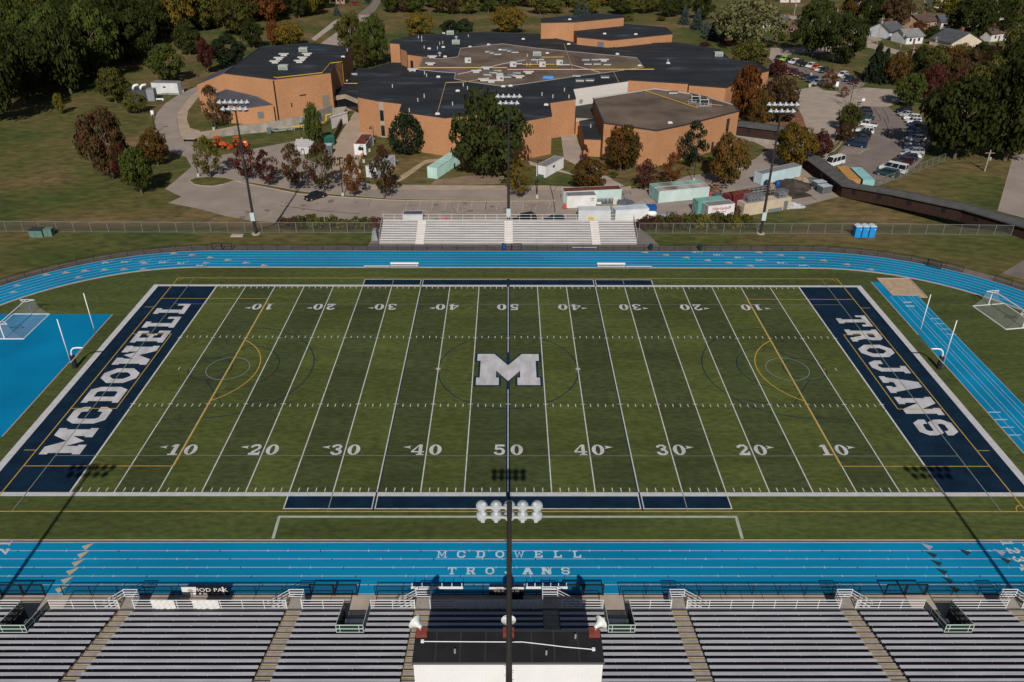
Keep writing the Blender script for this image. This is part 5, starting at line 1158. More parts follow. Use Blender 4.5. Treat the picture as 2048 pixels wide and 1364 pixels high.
# ------------------------------------------------------------------ covered timber walkway
shingle = mat('grey_shingle', (.085, .085, .082), .9, .15, .6); plank_brown = mat('brown_boarding', (.040, .022, .018), .85, .25, 1.2, stretch=(6, 6, .4))
def walkway(name, label, segs, hw, hh, rise):
    """segs: list of (x, y, zground) along the front lower edge"""
    c = Vector(segs[0]); t = thing(name, label, 'covered walkway', c)
    pts = [Vector(s) - c for s in segs]; n = len(pts); nr = []
    for i in range(n):
        d = (pts[min(i + 1, n - 1)] - pts[max(i - 1, 0)]); d.z = 0; d.normalize(); nr.append(Vector((-d.y, d.x, 0)))
    wb, rb, ob = MB(), MB(), MB()
    for i in range(n - 1):
        for k, q in ((0, 0), (1, hw)):
            a, e = pts[i] + nr[i] * q, pts[i + 1] + nr[i + 1] * q
            wb.poly([a, e, e + Vector((0, 0, hh)), a + Vector((0, 0, hh))])
        up = Vector((0, 0, hh + .02)); a0, a1 = pts[i] - nr[i] * .4 + up, pts[i + 1] - nr[i + 1] * .4 + up
        m0, m1 = pts[i] + nr[i] * (hw / 2) + up + Vector((0, 0, rise)), pts[i + 1] + nr[i + 1] * (hw / 2) + up + Vector((0, 0, rise)); e0, e1 = pts[i] + nr[i] * (hw + .4) + up, pts[i + 1] + nr[i + 1] * (hw + .4) + up
        rb.poly([a0, a1, m1, m0]); rb.poly([m0, m1, e1, e0])
        rb.bar(a0 - Vector((0, 0, .1)), a1 - Vector((0, 0, .1)), .08, .22)
        L = (pts[i + 1] - pts[i]).length; m = max(1, int(L / 5.2))
        for k in range(m):
            f = (k + .5) / m; p = pts[i].lerp(pts[i + 1], f) - nr[i] * .03 + Vector((0, 0, hh * .6)); d = (pts[i + 1] - pts[i]).normalized()
            ob = MB(); ob.bar(p - d * .42, p + d * .42, .06, .85); ob.build('window_opening', black_metal, t)
    for e in (0, n - 1): wb.poly([pts[e], pts[e] + nr[e] * hw, pts[e] + nr[e] * hw + Vector((0, 0, hh)), pts[e] + nr[e] * (hw / 2) + Vector((0, 0, hh + rise)), pts[e] + Vector((0, 0, hh))])
    wb.build('wall', plank_brown, t); rb.build('roof', shingle, t); return t
q = [P(1622, 345), P(1681, 394)]; zb = [LOW, LOW]
z5 = lambda zx, zy: (1528 + zx / 3.938, 240 + zy / 3.938)
e = [P(*z5(1000, 680), -2.2), P(*z5(1540, 800), -1.3), P(*z5(2010, 945), -.4)]
d = (e[2] - e[1]).normalized(); e.append(e[2] + d * 25)
walkway('covered_walkway', 'long brown timber covered walkway with grey shingle roof bending down the right side', [tuple(v) for v in [P(*z5(300, 372)), q[1]] + e], 3.2, 2.6, .35)
f0, f1 = P(1471, 280, LOW), P(1578, 294, LOW)
w2 = walkway('covered_walkway', 'short brown timber covered walkway on a concrete base leaving the right end of the auditorium', [(f0.x, f0.y + 1, LOW + 1.0), (f1.x, f1.y + 1, LOW + 1.0)], 4.6, 2.6, .4)
b = MB(); b.bar((0, .1, -.55), (f1.x - f0.x, f1.y - f0.y + .1, -.55), .5, 1.0); b.build('plinth', grey_concrete, w2)
# concrete retaining wall with gas main along it
t = thing('retaining_wall', 'weathered concrete retaining wall below the gymnasium walk', 'wall', P(420, 278, LOW)); o = Vector(t.location)
wp = [(395, 283), (415, 278), (450, 272), (500, 267), (550, 263), (610, 257)]; tp = [(395, 279), (415, 272), (450, 262), (500, 251), (550, 243), (610, 232)]
b = MB()
for i in range(len(wp) - 1):
    a, e_ = P(*wp[i], LOW) - o, P(*wp[i + 1], LOW) - o; ha, he = height_to(P(*wp[i], LOW), tp[i][1]), height_to(P(*wp[i + 1], LOW), tp[i + 1][1]); n = Vector((.0, .35, 0))
    b.add([a, e_, e_ + Vector((0, 0, he)), a + Vector((0, 0, ha)), a + n, e_ + n, e_ + n + Vector((0, 0, he)), a + n + Vector((0, 0, ha))], [(0, 1, 2, 3), (3, 2, 6, 7), (5, 4, 7, 6), (0, 3, 7, 4), (1, 5, 6, 2)])
a, e_, r_ = P(610, 257, LOW) - o, P(665, 235, LOW) - o, P(694, 231, LOW) - o
b.bar(a + Vector((0, .3, 1.7)), e_ + Vector((0, .3, 1.7)), .35, 3.4); b.bar(e_ + Vector((0, .2, 1.2)), r_ + Vector((0, .2, 1.2)), .35, 2.6)
b.build('wall', grey_concrete, t)
b = MB(); s0, s1 = P(694, 229, LOW) - o, P(650, 318, LOW) - o; b.bar(s0 + Vector((0, 0, .9)), s1 + Vector((0, 0, .6)), .35, 1.8); b.build('side_wall', mat('dark_capping', (.10, .075, .06), .9, .2, 1), t)
m_ = P(664, 258, LOW) - o; b = MB(); b.add([m_, m_ + Vector((3.2, 6.5, 0)), m_ + Vector((3.2, 6.5, 2.8)), m_ + Vector((0, .0, 3.2))], [(0, 1, 2, 3)]); b.bar(m_ + Vector((0, 0, 3.2)), m_ + Vector((3.2, 6.5, 2.9)), .3, .3); b.build('white_panel', mat('panel_white', (.62, .60, .59), .7, .05, 1), t)
zy = lambda zx, zy_: (410 + zx / 7.062, 220 + zy_ / 7.062)
t = thing('gas_main', 'yellow and grey gas main on stands along the retaining wall', 'pipe', P(600, 262, LOW)); o = Vector(t.location)
g = [P(*zy(1240, 290), LOW), P(*zy(1400, 275), LOW), P(*zy(1560, 255), LOW), P(*zy(1690, 225), LOW), P(*zy(1722, 205), LOW)]
b = MB(); hz = 1.1; L_ = [v - o + Vector((0, -.5, hz)) for v in g]; L_ += [L_[-1] + Vector((.1, .2, 1.5)), L_[-1] + Vector((1.4, .6, 1.7))]; b.tube(L_, .2, 8); b.build('yellow_pipe', yellow_pipe, t)
b = MB(); a, e_ = P(*zy(920, 335), LOW) - o, P(*zy(1230, 310), LOW) - o; b.tube([a + Vector((0, -.5, 1.1)), e_ + Vector((0, -.5, 1.1))], .12, 6); b.tube([a + Vector((0, -.5, 1.5)), a + Vector((2.4, -.45, 1.5))], .1, 6); b.box(a + Vector((0, -.4, .9)), (1.0, .6, 1.5)); b.build('regulator', mat('reg_grey', (.10, .12, .14), .5), t)
b = MB(); b.tube([e_ + Vector((-1.6, -.5, 1.0)), e_ + Vector((-1.6, -.5, 1.9))], .09, 6); b.tube([e_ + Vector((-2.2, -.5, 1.2)), e_ + Vector((-.8, -.5, 1.2))], .1, 6); b.build('valve', mat('valve_tan', (.45, .32, .12), .6), t)
for u in (.1, .5, .9): 
    p = L_[0].lerp(L_[2], u); b = MB(); b.bar((p.x, p.y, 0), (p.x, p.y, hz), .1); b.build('stand', galv, t)
# ------------------------------------------------------------------ vehicles
paints = dict(white=(.62, .62, .62), silver=(.30, .31, .33), black=(.012, .012, .014), charcoal=(.035, .037, .04), navy=(.012, .022, .055), blue=(.012, .035, .10), teal=(.015, .045, .06), red=(.22, .012, .02), maroon=(.05, .010, .014),
              lime=(.30, .48, .02), orange=(.50, .09, .012), brown=(.10, .045, .03), skyblue=(.14, .19, .25))
def paint_mat(n): return mat('car_paint_' + n, paints[n], .28, spec=.6)
tail_red = mat('tail_light', (.25, .01, .01), .3); head_l = mat('head_light', (.6, .6, .58), .2)
CAR = {}
def car_meshes(kind):
    if kind in CAR: return CAR[kind]
    prof = dict(  # length, width, lower profile, greenhouse (x0,x1 at belt; x0,x1 at roof; belt z, roof z)
        sedan=(4.7, 1.8, [(-2.35, .35), (2.3, .3), (2.35, .62), (2.2, .80), (.95, .95), (-1.75, .98), (-2.3, .85)], (-1.75, 1.0, -1.05, .25, .93, 1.42)),
        suv=(4.6, 1.88, [(-2.3, .4), (2.25, .38), (2.3, .75), (2.15, .98), (1.0, 1.08), (-2.2, 1.1), (-2.3, .9)], (-2.2, 1.05, -1.9, .35, 1.06, 1.70)),
        hatch=(4.2, 1.75, [(-2.1, .35), (2.05, .3), (2.1, .65), (1.95, .85), (1.0, .98), (-2.0, 1.0), (-2.1, .8)], (-2.0, 1.05, -1.55, .3, .96, 1.5)),
        pickup=(5.6, 1.95, [(-2.8, .5), (2.75, .48), (2.8, .85), (2.65, 1.08), (1.35, 1.15), (-2.75, 1.12), (-2.8, .9)], (-.75, 1.4, -.55, .75, 1.12, 1.85)),
        van=(5.9, 2.0, [(-2.95, .4), (2.9, .38), (2.95, .8), (2.8, 1.1), (2.0, 1.25), (-2.9, 1.25), (-2.95, .9)], (-2.92, 2.1, -2.88, 1.35, 1.22, 2.25)),
        minivan=(5.1, 1.95, [(-2.55, .35), (2.5, .32), (2.55, .7), (2.4, .95), (1.6, 1.08), (-2.5, 1.1), (-2.55, .9)], (-2.48, 1.75, -2.2, .7, 1.05, 1.72)))[kind]
    L, W, pr, (gx0, gx1, rx0, rx1, bz, rz) = prof; w = W / 2; out = {}
    b = MB(); n = len(pr); ins = [.02, .02, .06, .10, .08, .06, .06]
    vs = [(x, -w + ins[i], z) for i, (x, z) in enumerate(pr)] + [(x, w - ins[i], z) for i, (x, z) in enumerate(pr)]
    b.add(vs, [(i, (i + 1) % n, n + (i + 1) % n, n + i) for i in range(n)] + [tuple(range(n - 1, -1, -1)), tuple(range(n, 2 * n))])
    iw = w * .80
    b.add([(rx0, -iw, rz), (rx1, -iw, rz), (rx1, iw, rz), (rx0, iw, rz), (rx0 + .12, -iw + .1, rz + .05), (rx1 - .12, -iw + .1, rz + .05), (rx1 - .12, iw - .1, rz + .05), (rx0 + .12, iw - .1, rz + .05)], [(4, 5, 6, 7), (0, 1, 5, 4), (1, 2, 6, 5), (2, 3, 7, 6), (3, 0, 4, 7)])
    pill = [(gx0, rx0), (gx1, rx1)] + [(gx0 + (gx1 - gx0) * f, rx0 + (rx1 - rx0) * f) for f in ((.36, .68) if kind in ('suv', 'van', 'minivan') else (.5,))]
    for a, c in pill:
        for s in (-1, 1): b.bar((a, s * (w - .09), bz), (c, s * (iw - .0), rz + .01), .09, .06)
    out['body'] = b.mesh('body', paint_mat('white'))
    b = MB(); wi = w - .1
    b.add([(gx0, -wi, bz), (gx1, -wi, bz), (gx1, wi, bz), (gx0, wi, bz), (rx0, -iw + .01, rz), (rx1, -iw + .01, rz), (rx1, iw - .01, rz), (rx0, iw - .01, rz)], [(0, 1, 5, 4), (1, 2, 6, 5), (2, 3, 7, 6), (3, 0, 4, 7)])
    out['windows'] = b.mesh('windows', dark_glass)
    b = MB(); b.lathe([(.20, -.11), (.33, -.10), (.33, .10), (.20, .11)], 12, (0, 0, 0), (0, 1, 0)); out['wheel'] = b.mesh('wheel', rubber)
    b = MB(); b.lathe([(.02, -.118), (.19, -.116), (.19, .116), (.02, .118)], 8, (0, 0, 0), (0, 1, 0)); out['hubcap'] = b.mesh('hubcap', galv)
    b = MB(); b.box((L / 2 - .02, 0, .66 if kind != 'pickup' else .85), (.05, .42, .14)); out['headlight'] = b.mesh('headlight', head_l)
    b = MB(); b.box((-L / 2 + .02, 0, .82), (.05, .3, .2)); out['taillight'] = b.mesh('taillight', tail_red)
    if kind == 'pickup': b = MB(); b.bx(-2.7, -.85, -.8, .8, 1.125, 1.135); out['cargo_bed'] = b.mesh('cargo_bed', mat('bed_dark', (.03, .03, .03), .7))
    CAR[kind] = (out, L, W, .33); return CAR[kind]
def car(front, rear, kind, col, label, group=None, z=None):
    a, c = P(*front, z), P(*rear, z); meshes, L, W, wr = car_meshes(kind); d = a - c; ang = math.atan2(d.y, d.x); m = (a + c) / 2
    t = thing('parked_car' if kind not in ('van',) else 'passenger_van', label, 'van' if kind in ('van', 'minivan') else 'pickup truck' if kind == 'pickup' else 'car', (m.x, m.y, gz(m.x, m.y) + .03), ang, group)
    def part(nm, loc=(0, 0, 0), par=t, m_=None):
        o = bpy.data.objects.new(nm, meshes[nm]); COL.objects.link(o); o.parent = par; o.location = loc
        if m_ is not None: o.material_slots[0].link = 'OBJECT'; o.material_slots[0].material = m_
        return o
    part('body', m_=paint_mat(col)); part('windows')
    for x in (L * .31, -L * .30):
        for s in (-1, 1): w_ = part('wheel', (x, s * (W / 2 - .1), wr)); part('hubcap', (0, 0, 0), w_)
    for s in (-1, 1): part('headlight', (0, s * W * .33, 0)); part('taillight', (0, s * W * .38, 0))
    if kind == 'pickup': part('cargo_bed')
    return t
k7 = lambda x, y: (1640 + x / 7.877, 200 + y / 7.877)
G1 = 'cars in the right hand bays of the car park'
for f, r, kd, cl, lb in (((1190, 205), (1420, 190), 'suv', 'black', 'black car at the top end of the right row, nearest the access road'), ((1200, 258), (1500, 250), 'sedan', 'silver', 'silver sedan second from the top of the right row in the car park'),
        ((1320, 310), (1560, 325), 'suv', 'white', 'white car next to the silver sedan in the right row'), ((1325, 368), (1590, 362), 'hatch', 'white', 'small white hatchback between a white car and a navy car'),
        ((1370, 420), (1640, 415), 'sedan', 'navy', 'navy sedan below the small white hatchback'), ((1400, 475), (1660, 462), 'suv', 'charcoal', 'charcoal car in the tree shade beside the navy sedan'),
        ((1352, 540), (1660, 525), 'sedan', 'skyblue', 'pale blue sedan half in the tree shade'), ((1345, 598), (1660, 590), 'sedan', 'red', 'red sedan half in the tree shade in the right row'), ((1345, 655), (1650, 650), 'suv', 'white', 'white car just below the red sedan'),
        ((1325, 730), (1640, 735), 'sedan', 'white', 'white sedan broadside in the middle of the right row'), ((1320, 795), (1640, 800), 'sedan', 'blue', 'dark blue sedan below the broadside white sedan'), ((1290, 850), (1640, 862), 'suv', 'silver', 'silver wagon between two dark cars in the right row'),
        ((1250, 895), (1590, 920), 'sedan', 'white', 'white sedan at the bend of the right row'), ((1200, 940), (1530, 965), 'suv', 'navy', 'navy car between the white sedan and the maroon car'), ((1140, 975), (1450, 1030), 'suv', 'maroon', 'maroon car in the lower right row'),
        ((1020, 1025), (1390, 1070), 'sedan', 'charcoal', 'charcoal sedan beside the long white passenger van'), ((950, 1090), (1340, 1175), 'van', 'white', 'long white passenger van with dark windows near the lower end of the row'), ((880, 1160), (1220, 1225), 'minivan', 'teal', 'dark teal minivan at the lower end of the right row')):
    car(k7(*f), k7(*r), kd, cl, lb, G1)
G2 = 'cars in the left hand bays of the car park'
for f, r, kd, cl, lb in (((610, 180), (745, 195), 'hatch', 'maroon', 'maroon hatchback behind the small sign at the top of the left row'), ((600, 240), (765, 245), 'suv', 'charcoal', 'charcoal car second from the top of the left row'), ((610, 295), (815, 315), 'sedan', 'teal', 'teal sedan partly behind the green tree in the left row'),
        ((600, 405), (850, 440), 'pickup', 'white', 'white pickup truck in the left row beside the green tree'), ((560, 510), (835, 540), 'suv', 'white', 'white car below the white pickup truck'), ((510, 560), (795, 600), 'suv', 'black', 'black car below the white car in the left row'),
        ((510, 605), (745, 650), 'sedan', 'charcoal', 'charcoal sedan third from the lower end of the left row'), ((465, 662), (725, 700), 'sedan', 'navy', 'navy sedan second from the lower end of the left row'), ((440, 715), (690, 750), 'minivan', 'navy', 'navy minivan at the lower end of the left row by the hatched bay')):
    car(k7(*f), k7(*r), kd, cl, lb, G2)
car(k7(115, 1060), k7(300, 1010), 'van', 'white', 'white van with dark windscreen parked behind the bend of the brown walkway')
k8 = lambda x, y: (1500 + x / 7.877, 90 + y / 7.877)
G3 = 'cars in the far upper car park'
for f, r, kd, cl, lb in (((385, 252), (500, 205), 'sedan', 'charcoal', 'charcoal sedan left of the lime green car'), ((462, 268), (605, 228), 'hatch', 'lime', 'lime green hatchback in the upper car park'), ((560, 285), (665, 248), 'sedan', 'black', 'black sedan between the lime car and a white car'), ((605, 312), (775, 280), 'suv', 'white', 'white car right of the lime green one in the upper car park'),
        ((700, 335), (830, 295), 'suv', 'charcoal', 'charcoal car in the upper row between white cars, left one'), ((775, 355), (900, 315), 'sedan', 'black', 'black sedan left of a white and an orange car'), ((865, 382), (1035, 332), 'suv', 'white', 'white car left of the orange car'), ((955, 405), (1095, 358), 'hatch', 'orange', 'orange hatchback in the upper car park'),
        ((1015, 435), (1180, 388), 'sedan', 'white', 'white sedan right of the orange car'), ((1085, 455), (1225, 410), 'suv', 'charcoal', 'charcoal car at the right end of the upper first group'), ((1385, 525), (1520, 480), 'suv', 'white', 'white off-roader right of the orange leaved tree'), ((1435, 555), (1590, 510), 'sedan', 'silver', 'silver sedan beside the white off-roader'),
        ((1470, 595), (1610, 550), 'suv', 'teal', 'dark teal car below the silver sedan in the upper car park'), ((1550, 630), (1720, 600), 'suv', 'maroon', 'maroon car behind the bare tree in the upper car park'), ((300, 395), (405, 360), 'suv', 'navy', 'navy car by the corner of the school behind the green bush'), ((540, 445), (665, 400), 'sedan', 'red', 'red sedan behind the small purple tree'),
        ((610, 485), (740, 440), 'suv', 'maroon', 'maroon car right of the red sedan'), ((700, 520), (830, 475), 'sedan', 'brown', 'brown sedan right of the maroon car'), ((790, 555), (930, 510), 'sedan', 'charcoal', 'charcoal sedan left of the blue car in the lower group'), ((880, 600), (1070, 560), 'suv', 'blue', 'blue car second from the end of the lower group'), ((970, 645), (1140, 612), 'suv', 'silver', 'silver car at the right end of the lower group by the island')):
    car(k8(*f), k8(*r), kd, cl, lb, G3)
car((613, 402.5), (648, 392.5), 'sedan', 'black', 'black sedan parked alone on the grey lot left of the bleacher')
car((1036, 447), (1062, 442), 'suv', 'black', 'black car behind the bleacher rail just right of the middle mast'); car((1098, 446), (1120, 445), 'hatch', 'navy', 'navy car behind the bleacher rail further right')
car((700, 10.5), (716, 9.5), 'suv', 'red', 'dark red car on the drive of a house at the top of the photo'); car((728, 7), (741, 5), 'suv', 'charcoal', 'charcoal car on the drive at the top of the photo')

# ------------------------------------------------------------------ shipping containers and trailers
def cmat(n, c, roof=False): return mat('container_' + n, c, .6, .08, .5, stretch=(1, 1, .5))
rustm = mat('rust_roof', (.15, .042, .032), .8, .35, .8)
def container(p0, p1, label, col, colname, roof=None, L=None, W=2.44, H=2.59, end='left', name='shipping_container', z=LOW, ribs=True, cat='container', back=True, doors=None):
    a, c = P(*p0, z), P(*p1, z); d = (c - a); L = L or d.length; d.normalize(); n = Vector((-d.y, d.x, 0))
    if n.y < 0 and back: n = -n
    t = thing(name, label, cat, (a.x, a.y, gz(a.x, a.y) + .03), math.atan2(d.y, d.x)); s = 1 if n.dot(Vector((-d.y, d.x, 0))) > 0 else -1
    m_ = cmat(colname, col); b = MB(); y0, y1 = (0, W) if s > 0 else (-W, 0)
    b.bx(.03, L - .03, y0 + .05, y1 - .05, .12, H - .03)
    if ribs:
        k = int(L / .28)
        for i in range(k):
            x = .12 + (L - .24) * (i + .5) / k
            b.bx(x - .055, x + .055, y0 + .012, y0 + .049, .2, H - .2); b.bx(x - .055, x + .055, y1 - .049, y1 - .012, .2, H - .2)
        for e in (0, L):
            if doors is not None: break
            for i in range(7): y = y0 + .2 + (W - .4) * i / 6; b.bx(e - .0 if e else .0, e + .029 if e == 0 else e - .029, y - .06, y + .06, .2, H - .2)
    b.build('body', m_, t)
    b = MB()
    for x in (0.06, L - .06):
        for y in (y0 + .05, y1 - .05): b.bar((x, y, 0), (x, y, H + .015), .12)
    for z_ in (.1, H - .04):
        for y in (y0 + .05, y1 - .05): b.bar((.06, y, z_), (L - .06, y, z_), .10)
        for x in (.06, L - .06): b.bar((x, y0 + .05, z_), (x, y1 - .05, z_), .10)
    b.build('frame', m_, t)
    b = MB(); b.bx(.1, L - .1, y0 + .1, y1 - .1, H - .028, H - .005)
    if ribs: 
        for i in range(int(L / .6)): x = .4 + .6 * i; b.bx(x - .1, x + .1, y0 + .2, y1 - .2, H - .0045, H + .012)
    b.build('roof', roof or m_, t)
    if doors:
        e = -.03 if end == 'left' else L + .03
        for k in (0, 1):
            q0 = y0 + .1 + (W - .2) * k / 2; q1 = q0 + (W - .2) / 2 - .03; b = MB(); b.bx(e - .02, e + .02, q0, q1, .16, H - .12); dd = b.build('door', doors, t); b = MB(); 
            for y in (q0 + .25, q1 - .25): b.bar((e + (-.05 if end == 'left' else .05), y, .15), (e + (-.05 if end == 'left' else .05), y, H - .15), .05)
            b.build('lock_rod', galv, dd)
    return t
z3b = lambda x, y: (800 + x / 3.938, 240 + y / 3.938); z4b = lambda x, y: (1150 + x / 3.938, 240 + y / 3.938)
mint = (.36, .52, .48); paleblue = (.42, .53, .56); whitec = (.60, .60, .60); teal_ = (.10, .30, .26)
grey_roof = mat('roof_grey', (.19, .18, .19), .7, .1, .5); rustroof = mat('roof_patchy', (.40, .37, .35), .8, .3, .35, col2=(.17, .12, .10)); mintroof = mat('roof_mint', (.25, .42, .37), .7, .3, .35, col2=(.13, .14, .11))
md = mat('door_teal', (.12, .33, .30), .6, .2, 2)
container(z4b(655, 657), z4b(1050, 619), 'pale mint long container with stained white roof, front one of the pair on the lot', (.45, .55, .54), 'pale_mint', rustroof, doors=md)
a = P(*z4b(655, 657), LOW); c = P(*z4b(1050, 619), LOW); d = (c - a).normalized(); n = Vector((-d.y, d.x, 0)); q0, q1 = a + n * 2.5, c + n * 2.5
container(pix(q0), pix(q1), 'mint container with dark patches on its roof, directly behind the stained white roof', mint, 'mint', mintroof, doors=md)
container(z4b(1465, 518), z4b(1738, 455), 'long pale blue container with grey roof by the muddy ground', paleblue, 'pale_blue', grey_roof, L=12.2, doors=cmat('pale_blue', paleblue))
container(z3b(1290, 660), z3b(1715, 640), 'long mint container with rusty red roof behind a small white one', (.44, .56, .54), 'mint_light', rustm, L=12.2, doors=cmat('mint_light', (.44, .56, .54)))
t = container(z3b(1312, 697), z3b(1537, 688), 'short white container with grey roof in front of the rusty roofed one', whitec, 'white', grey_roof, L=6.1)
t2 = text_on(t, 'HBG', (5.3, -.02, 1.75), .42, ink, (pi / 2, 0, 0)); text_on(t, '0412', (5.3, -.02, 1.35), .3, ink, (pi / 2, 0, 0))
t = container(z3b(1402, 812), z3b(1652, 812), 'white ribbed container behind the right end of the bleacher', (.50, .53, .55), 'bluish_white', mat('roof_white', (.52, .55, .57), .6, .1, .5), L=6.3)
b = MB(); b.bx(1.9, 3.1, -.06, -.02, .4, 1.3); b.build('sign_plate', mat('sign_yellow', (.55, .36, .02), .6), t)
container(z3b(1692, 812), z3b(1955, 795), 'white box trailer body with pale blue roof right of the bleacher rail', (.60, .62, .63), 'trailer_white', mat('roof_paleblue', (.44, .53, .60), .6, .12, .5), L=6.8, ribs=False, name='box_trailer', cat='trailer')
a = P(1414, 437.5, LOW); c = P(1466.5, 432, LOW)
t = container((1414, 437.5), (1466.5, 432), 'white trailer box with red script lettering and grey roof near the bushes', (.62, .61, .61), 'letter_white', grey_roof, ribs=False, doors=mat('door_greyed', (.25, .23, .24), .7, .2, 1), name='box_trailer', cat='trailer'); LL = (c - a).length
redink = mat('ink_red', (.30, .015, .025), .6); text_on(t, 'Hertelein', (LL * .5, -.01, 1.55), 1.05, redink, (pi / 2, 0, 0), .35); text_on(t, 'MOVING STORAGE', (LL * .5, -.01, 1.1), .26, ink, (pi / 2, 0, 0)); text_on(t, '814 455 1200', (LL * .52, -.01, .75), .22, ink, (pi / 2, 0, 0)); text_on(t, 'H-2', (LL * .82, -.01, 2.05), .3, ink, (pi / 2, 0, 0))
d = (c - a).normalized(); n = Vector((-d.y, d.x, 0)); q0, q1 = a + n * 2.55 - d * .9, c + n * 2.55 - d * .6
container(pix(q0), pix(q1), 'dark teal container directly behind the white lettered trailer box', teal_, 'teal', mat('roof_teal', (.17, .36, .32), .7, .15, .5), doors=mat('door_dteal', (.04, .20, .17), .6, .3, 2))
t_tan = container(z4b(1322, 762), z4b(1690, 705), 'long cream container with wire cages stacked on top by the grass', (.48, .40, .30), 'cream', mat('roof_cream', (.42, .36, .28), .7, .1, .5))
b = MB(); L_ = 11.3; b.bx(9.7, 10.6, -.06, -.02, .1, 2.0); b.build('door', mat('door_slate', (.13, .14, .155), .5), t_tan); b = MB(); b.bx(6.0, 9.3, -.12, -.02, .02, .75); b.build('base_panel', mat('panel_slate', (.15, .17, .18), .5), t_tan)
container(z4b(1208, 700), z4b(1268, 690), 'dark red container end peeping out behind the cream container', (.13, .018, .022), 'dark_red', rustm, L=6.1)
# mint pair running away towards the building
def away(base_l, base_r, L, label, *a_, **k_):
    return container(base_l, base_r, label, *a_, **k_)
a = P(*z3b(295, 468), LOW); c = P(*z3b(425, 378), LOW); d = (c - a).normalized()
e = a + d * 6.1
container(pix(a), pix(a + d * 6.06), 'mint container on the lawn left of the big dark tree, nearer one of two', (.40, .58, .54), 'mint_bright', mat('roof_mintb', (.36, .53, .49), .6, .1, .5))
container(pix(a + d * 6.2), pix(a + d * 12.3), 'mint container running in under the big dark tree, farther one of two', (.40, .58, .54), 'mint_bright', mat('roof_mintb', (.36, .53, .49), .6, .1, .5))
t = container(z3b(1148, 458), z3b(1287, 380), 'white office container with grey roof on the lawn right of the big dark tree', whitec, 'white', grey_roof)
b = MB(); b.bx(3.2, 4.1, -.03, .0, 1.5, 2.0); b.build('plate', ink, t); b = MB(); b.bx(-.04, -.02, .5, 2.0, .08, .6); b.build('lower_panel', mat('panel_green', (.03, .12, .07), .6), t)
z2b = lambda x, y: (400 + x / 3.938, 240 + y / 3.938)
t = container(z2b(1312, 278), z2b(1368, 196), 'white site trailer with rusty red roof near the brick walk', (.60, .61, .62), 'trailer_white2', rustm, W=2.9, H=2.7, ribs=False, name='site_trailer', cat='trailer')
b = MB(); b.bx(-.05, .0, .6, 1.9, 1.2, 1.9); b.bx(2.0, 2.5, -.02, .0, 1.0, 2.0); b.build('window', dark_glass, t)
t = container(z2b(1400, 462), z2b(1540, 365), 'white site trailer with grey roof behind the red leaved tree', (.52, .54, .58), 'trailer_grey', mat('roof_steel', (.30, .31, .34), .6, .12, .6), W=2.8, H=2.6, ribs=False, name='site_trailer', cat='trailer')
b = MB(); b.bx(-.05, .0, 1.0, 1.6, 1.0, 1.8); b.build('window', dark_glass, t); b = MB(); b.bar((10.5, 1.4, .35), (12.4, 1.4, .35), .12); b.bx(11.6, 12.4, .6, 2.2, .3, .5); b.build('hitch', galv, t)
z0_ = lambda x, y: (x / 3.938, y / 3.938)
t = container(z0_(1205, 742), z0_(1412, 746), 'white container with grey roof beside the left service road', (.55, .56, .57), 'white_far', grey_roof, W=3.2, H=3.4)
b = MB(); L_ = 9; b.bx(3.6, 4.5, -.03, 0, 2.0, 2.4); b.bx(2.6, 8.2, -.03, 0, .25, .4); b.build('plate', ink, t)
# generator set behind the bushy tree
p = P(*z0_(1090, 800)); t = thing('generator', 'grey generator plant with white ducts half hidden behind the bushy tree', 'generator', (p.x, p.y, LOW), .1)
b = MB(); b.box((0, 1.5, 1.6), (5.2, 3.0, 3.2)); b.build('housing', mat('gen_dark', (.05, .052, .056), .6, .1, 1), t); b = MB(); b.box((3.8, 1.5, 1.7), (2.2, 2.8, 3.4)); b.build('cooling_unit', mat('gen_grey', (.22, .23, .25), .5, .1, 1), t)
b = MB()
for x in (-1.2, 1.0): b.tube([(x, 1.5, 3.2), (x, 1.5, 3.9), (x + .5, 1.9, 4.3), (x + 1.5, 2.3, 4.4)], .38, 8)
b.build('duct', white_paint, t, True); b = MB(); b.tube([(5.2, .3, .5), (6.8, .3, .5), (7.1, .3, .5), (7.2, .1, .1)], .3, 8); b.build('pipe', white_paint, t, True)
b = MB()
for k in range(5): b.bar((5 + k * .9, -.6, 0), (5 + k * .9, -.6, 1.9), .06)
b.bar((5, -.6, 1.9), (8.6, -.6, 1.9), .06); b.bar((8.6, -.6, 1.9), (8.6, 2.2, 1.9), .06); b.build('fence_panel', black_metal, t)
# yellow and mint containers by the covered walkway
orange_c = (.45, .23, .055)
k9 = lambda x, y: (1640 + x / 7.877, 200 + y / 7.877)
p = P(1693, 383, LOW); t = container((1693, 383), (1710, 383), 'orange yellow container parked end on behind the brown walkway', orange_c, 'orange_yellow', mat('roof_orange', (.43, .22, .06), .7, .08, .5), L=2.5, W=9.0, H=2.7); t.rotation_euler.z += math.radians(-3)
b = MB(); b.bx(-1.4, -.05, 7.6, 7.66, .3, 2.6); b.build('door', cmat('orange_yellow', orange_c), t)
t = container((1721, 384), (1738, 384), 'pale turquoise container parked end on beside the orange one', (.24, .46, .47), 'turquoise', mat('roof_turq', (.25, .46, .47), .6, .1, .4), L=2.5, W=8.6, H=2.7); t.rotation_euler.z += math.radians(-3)

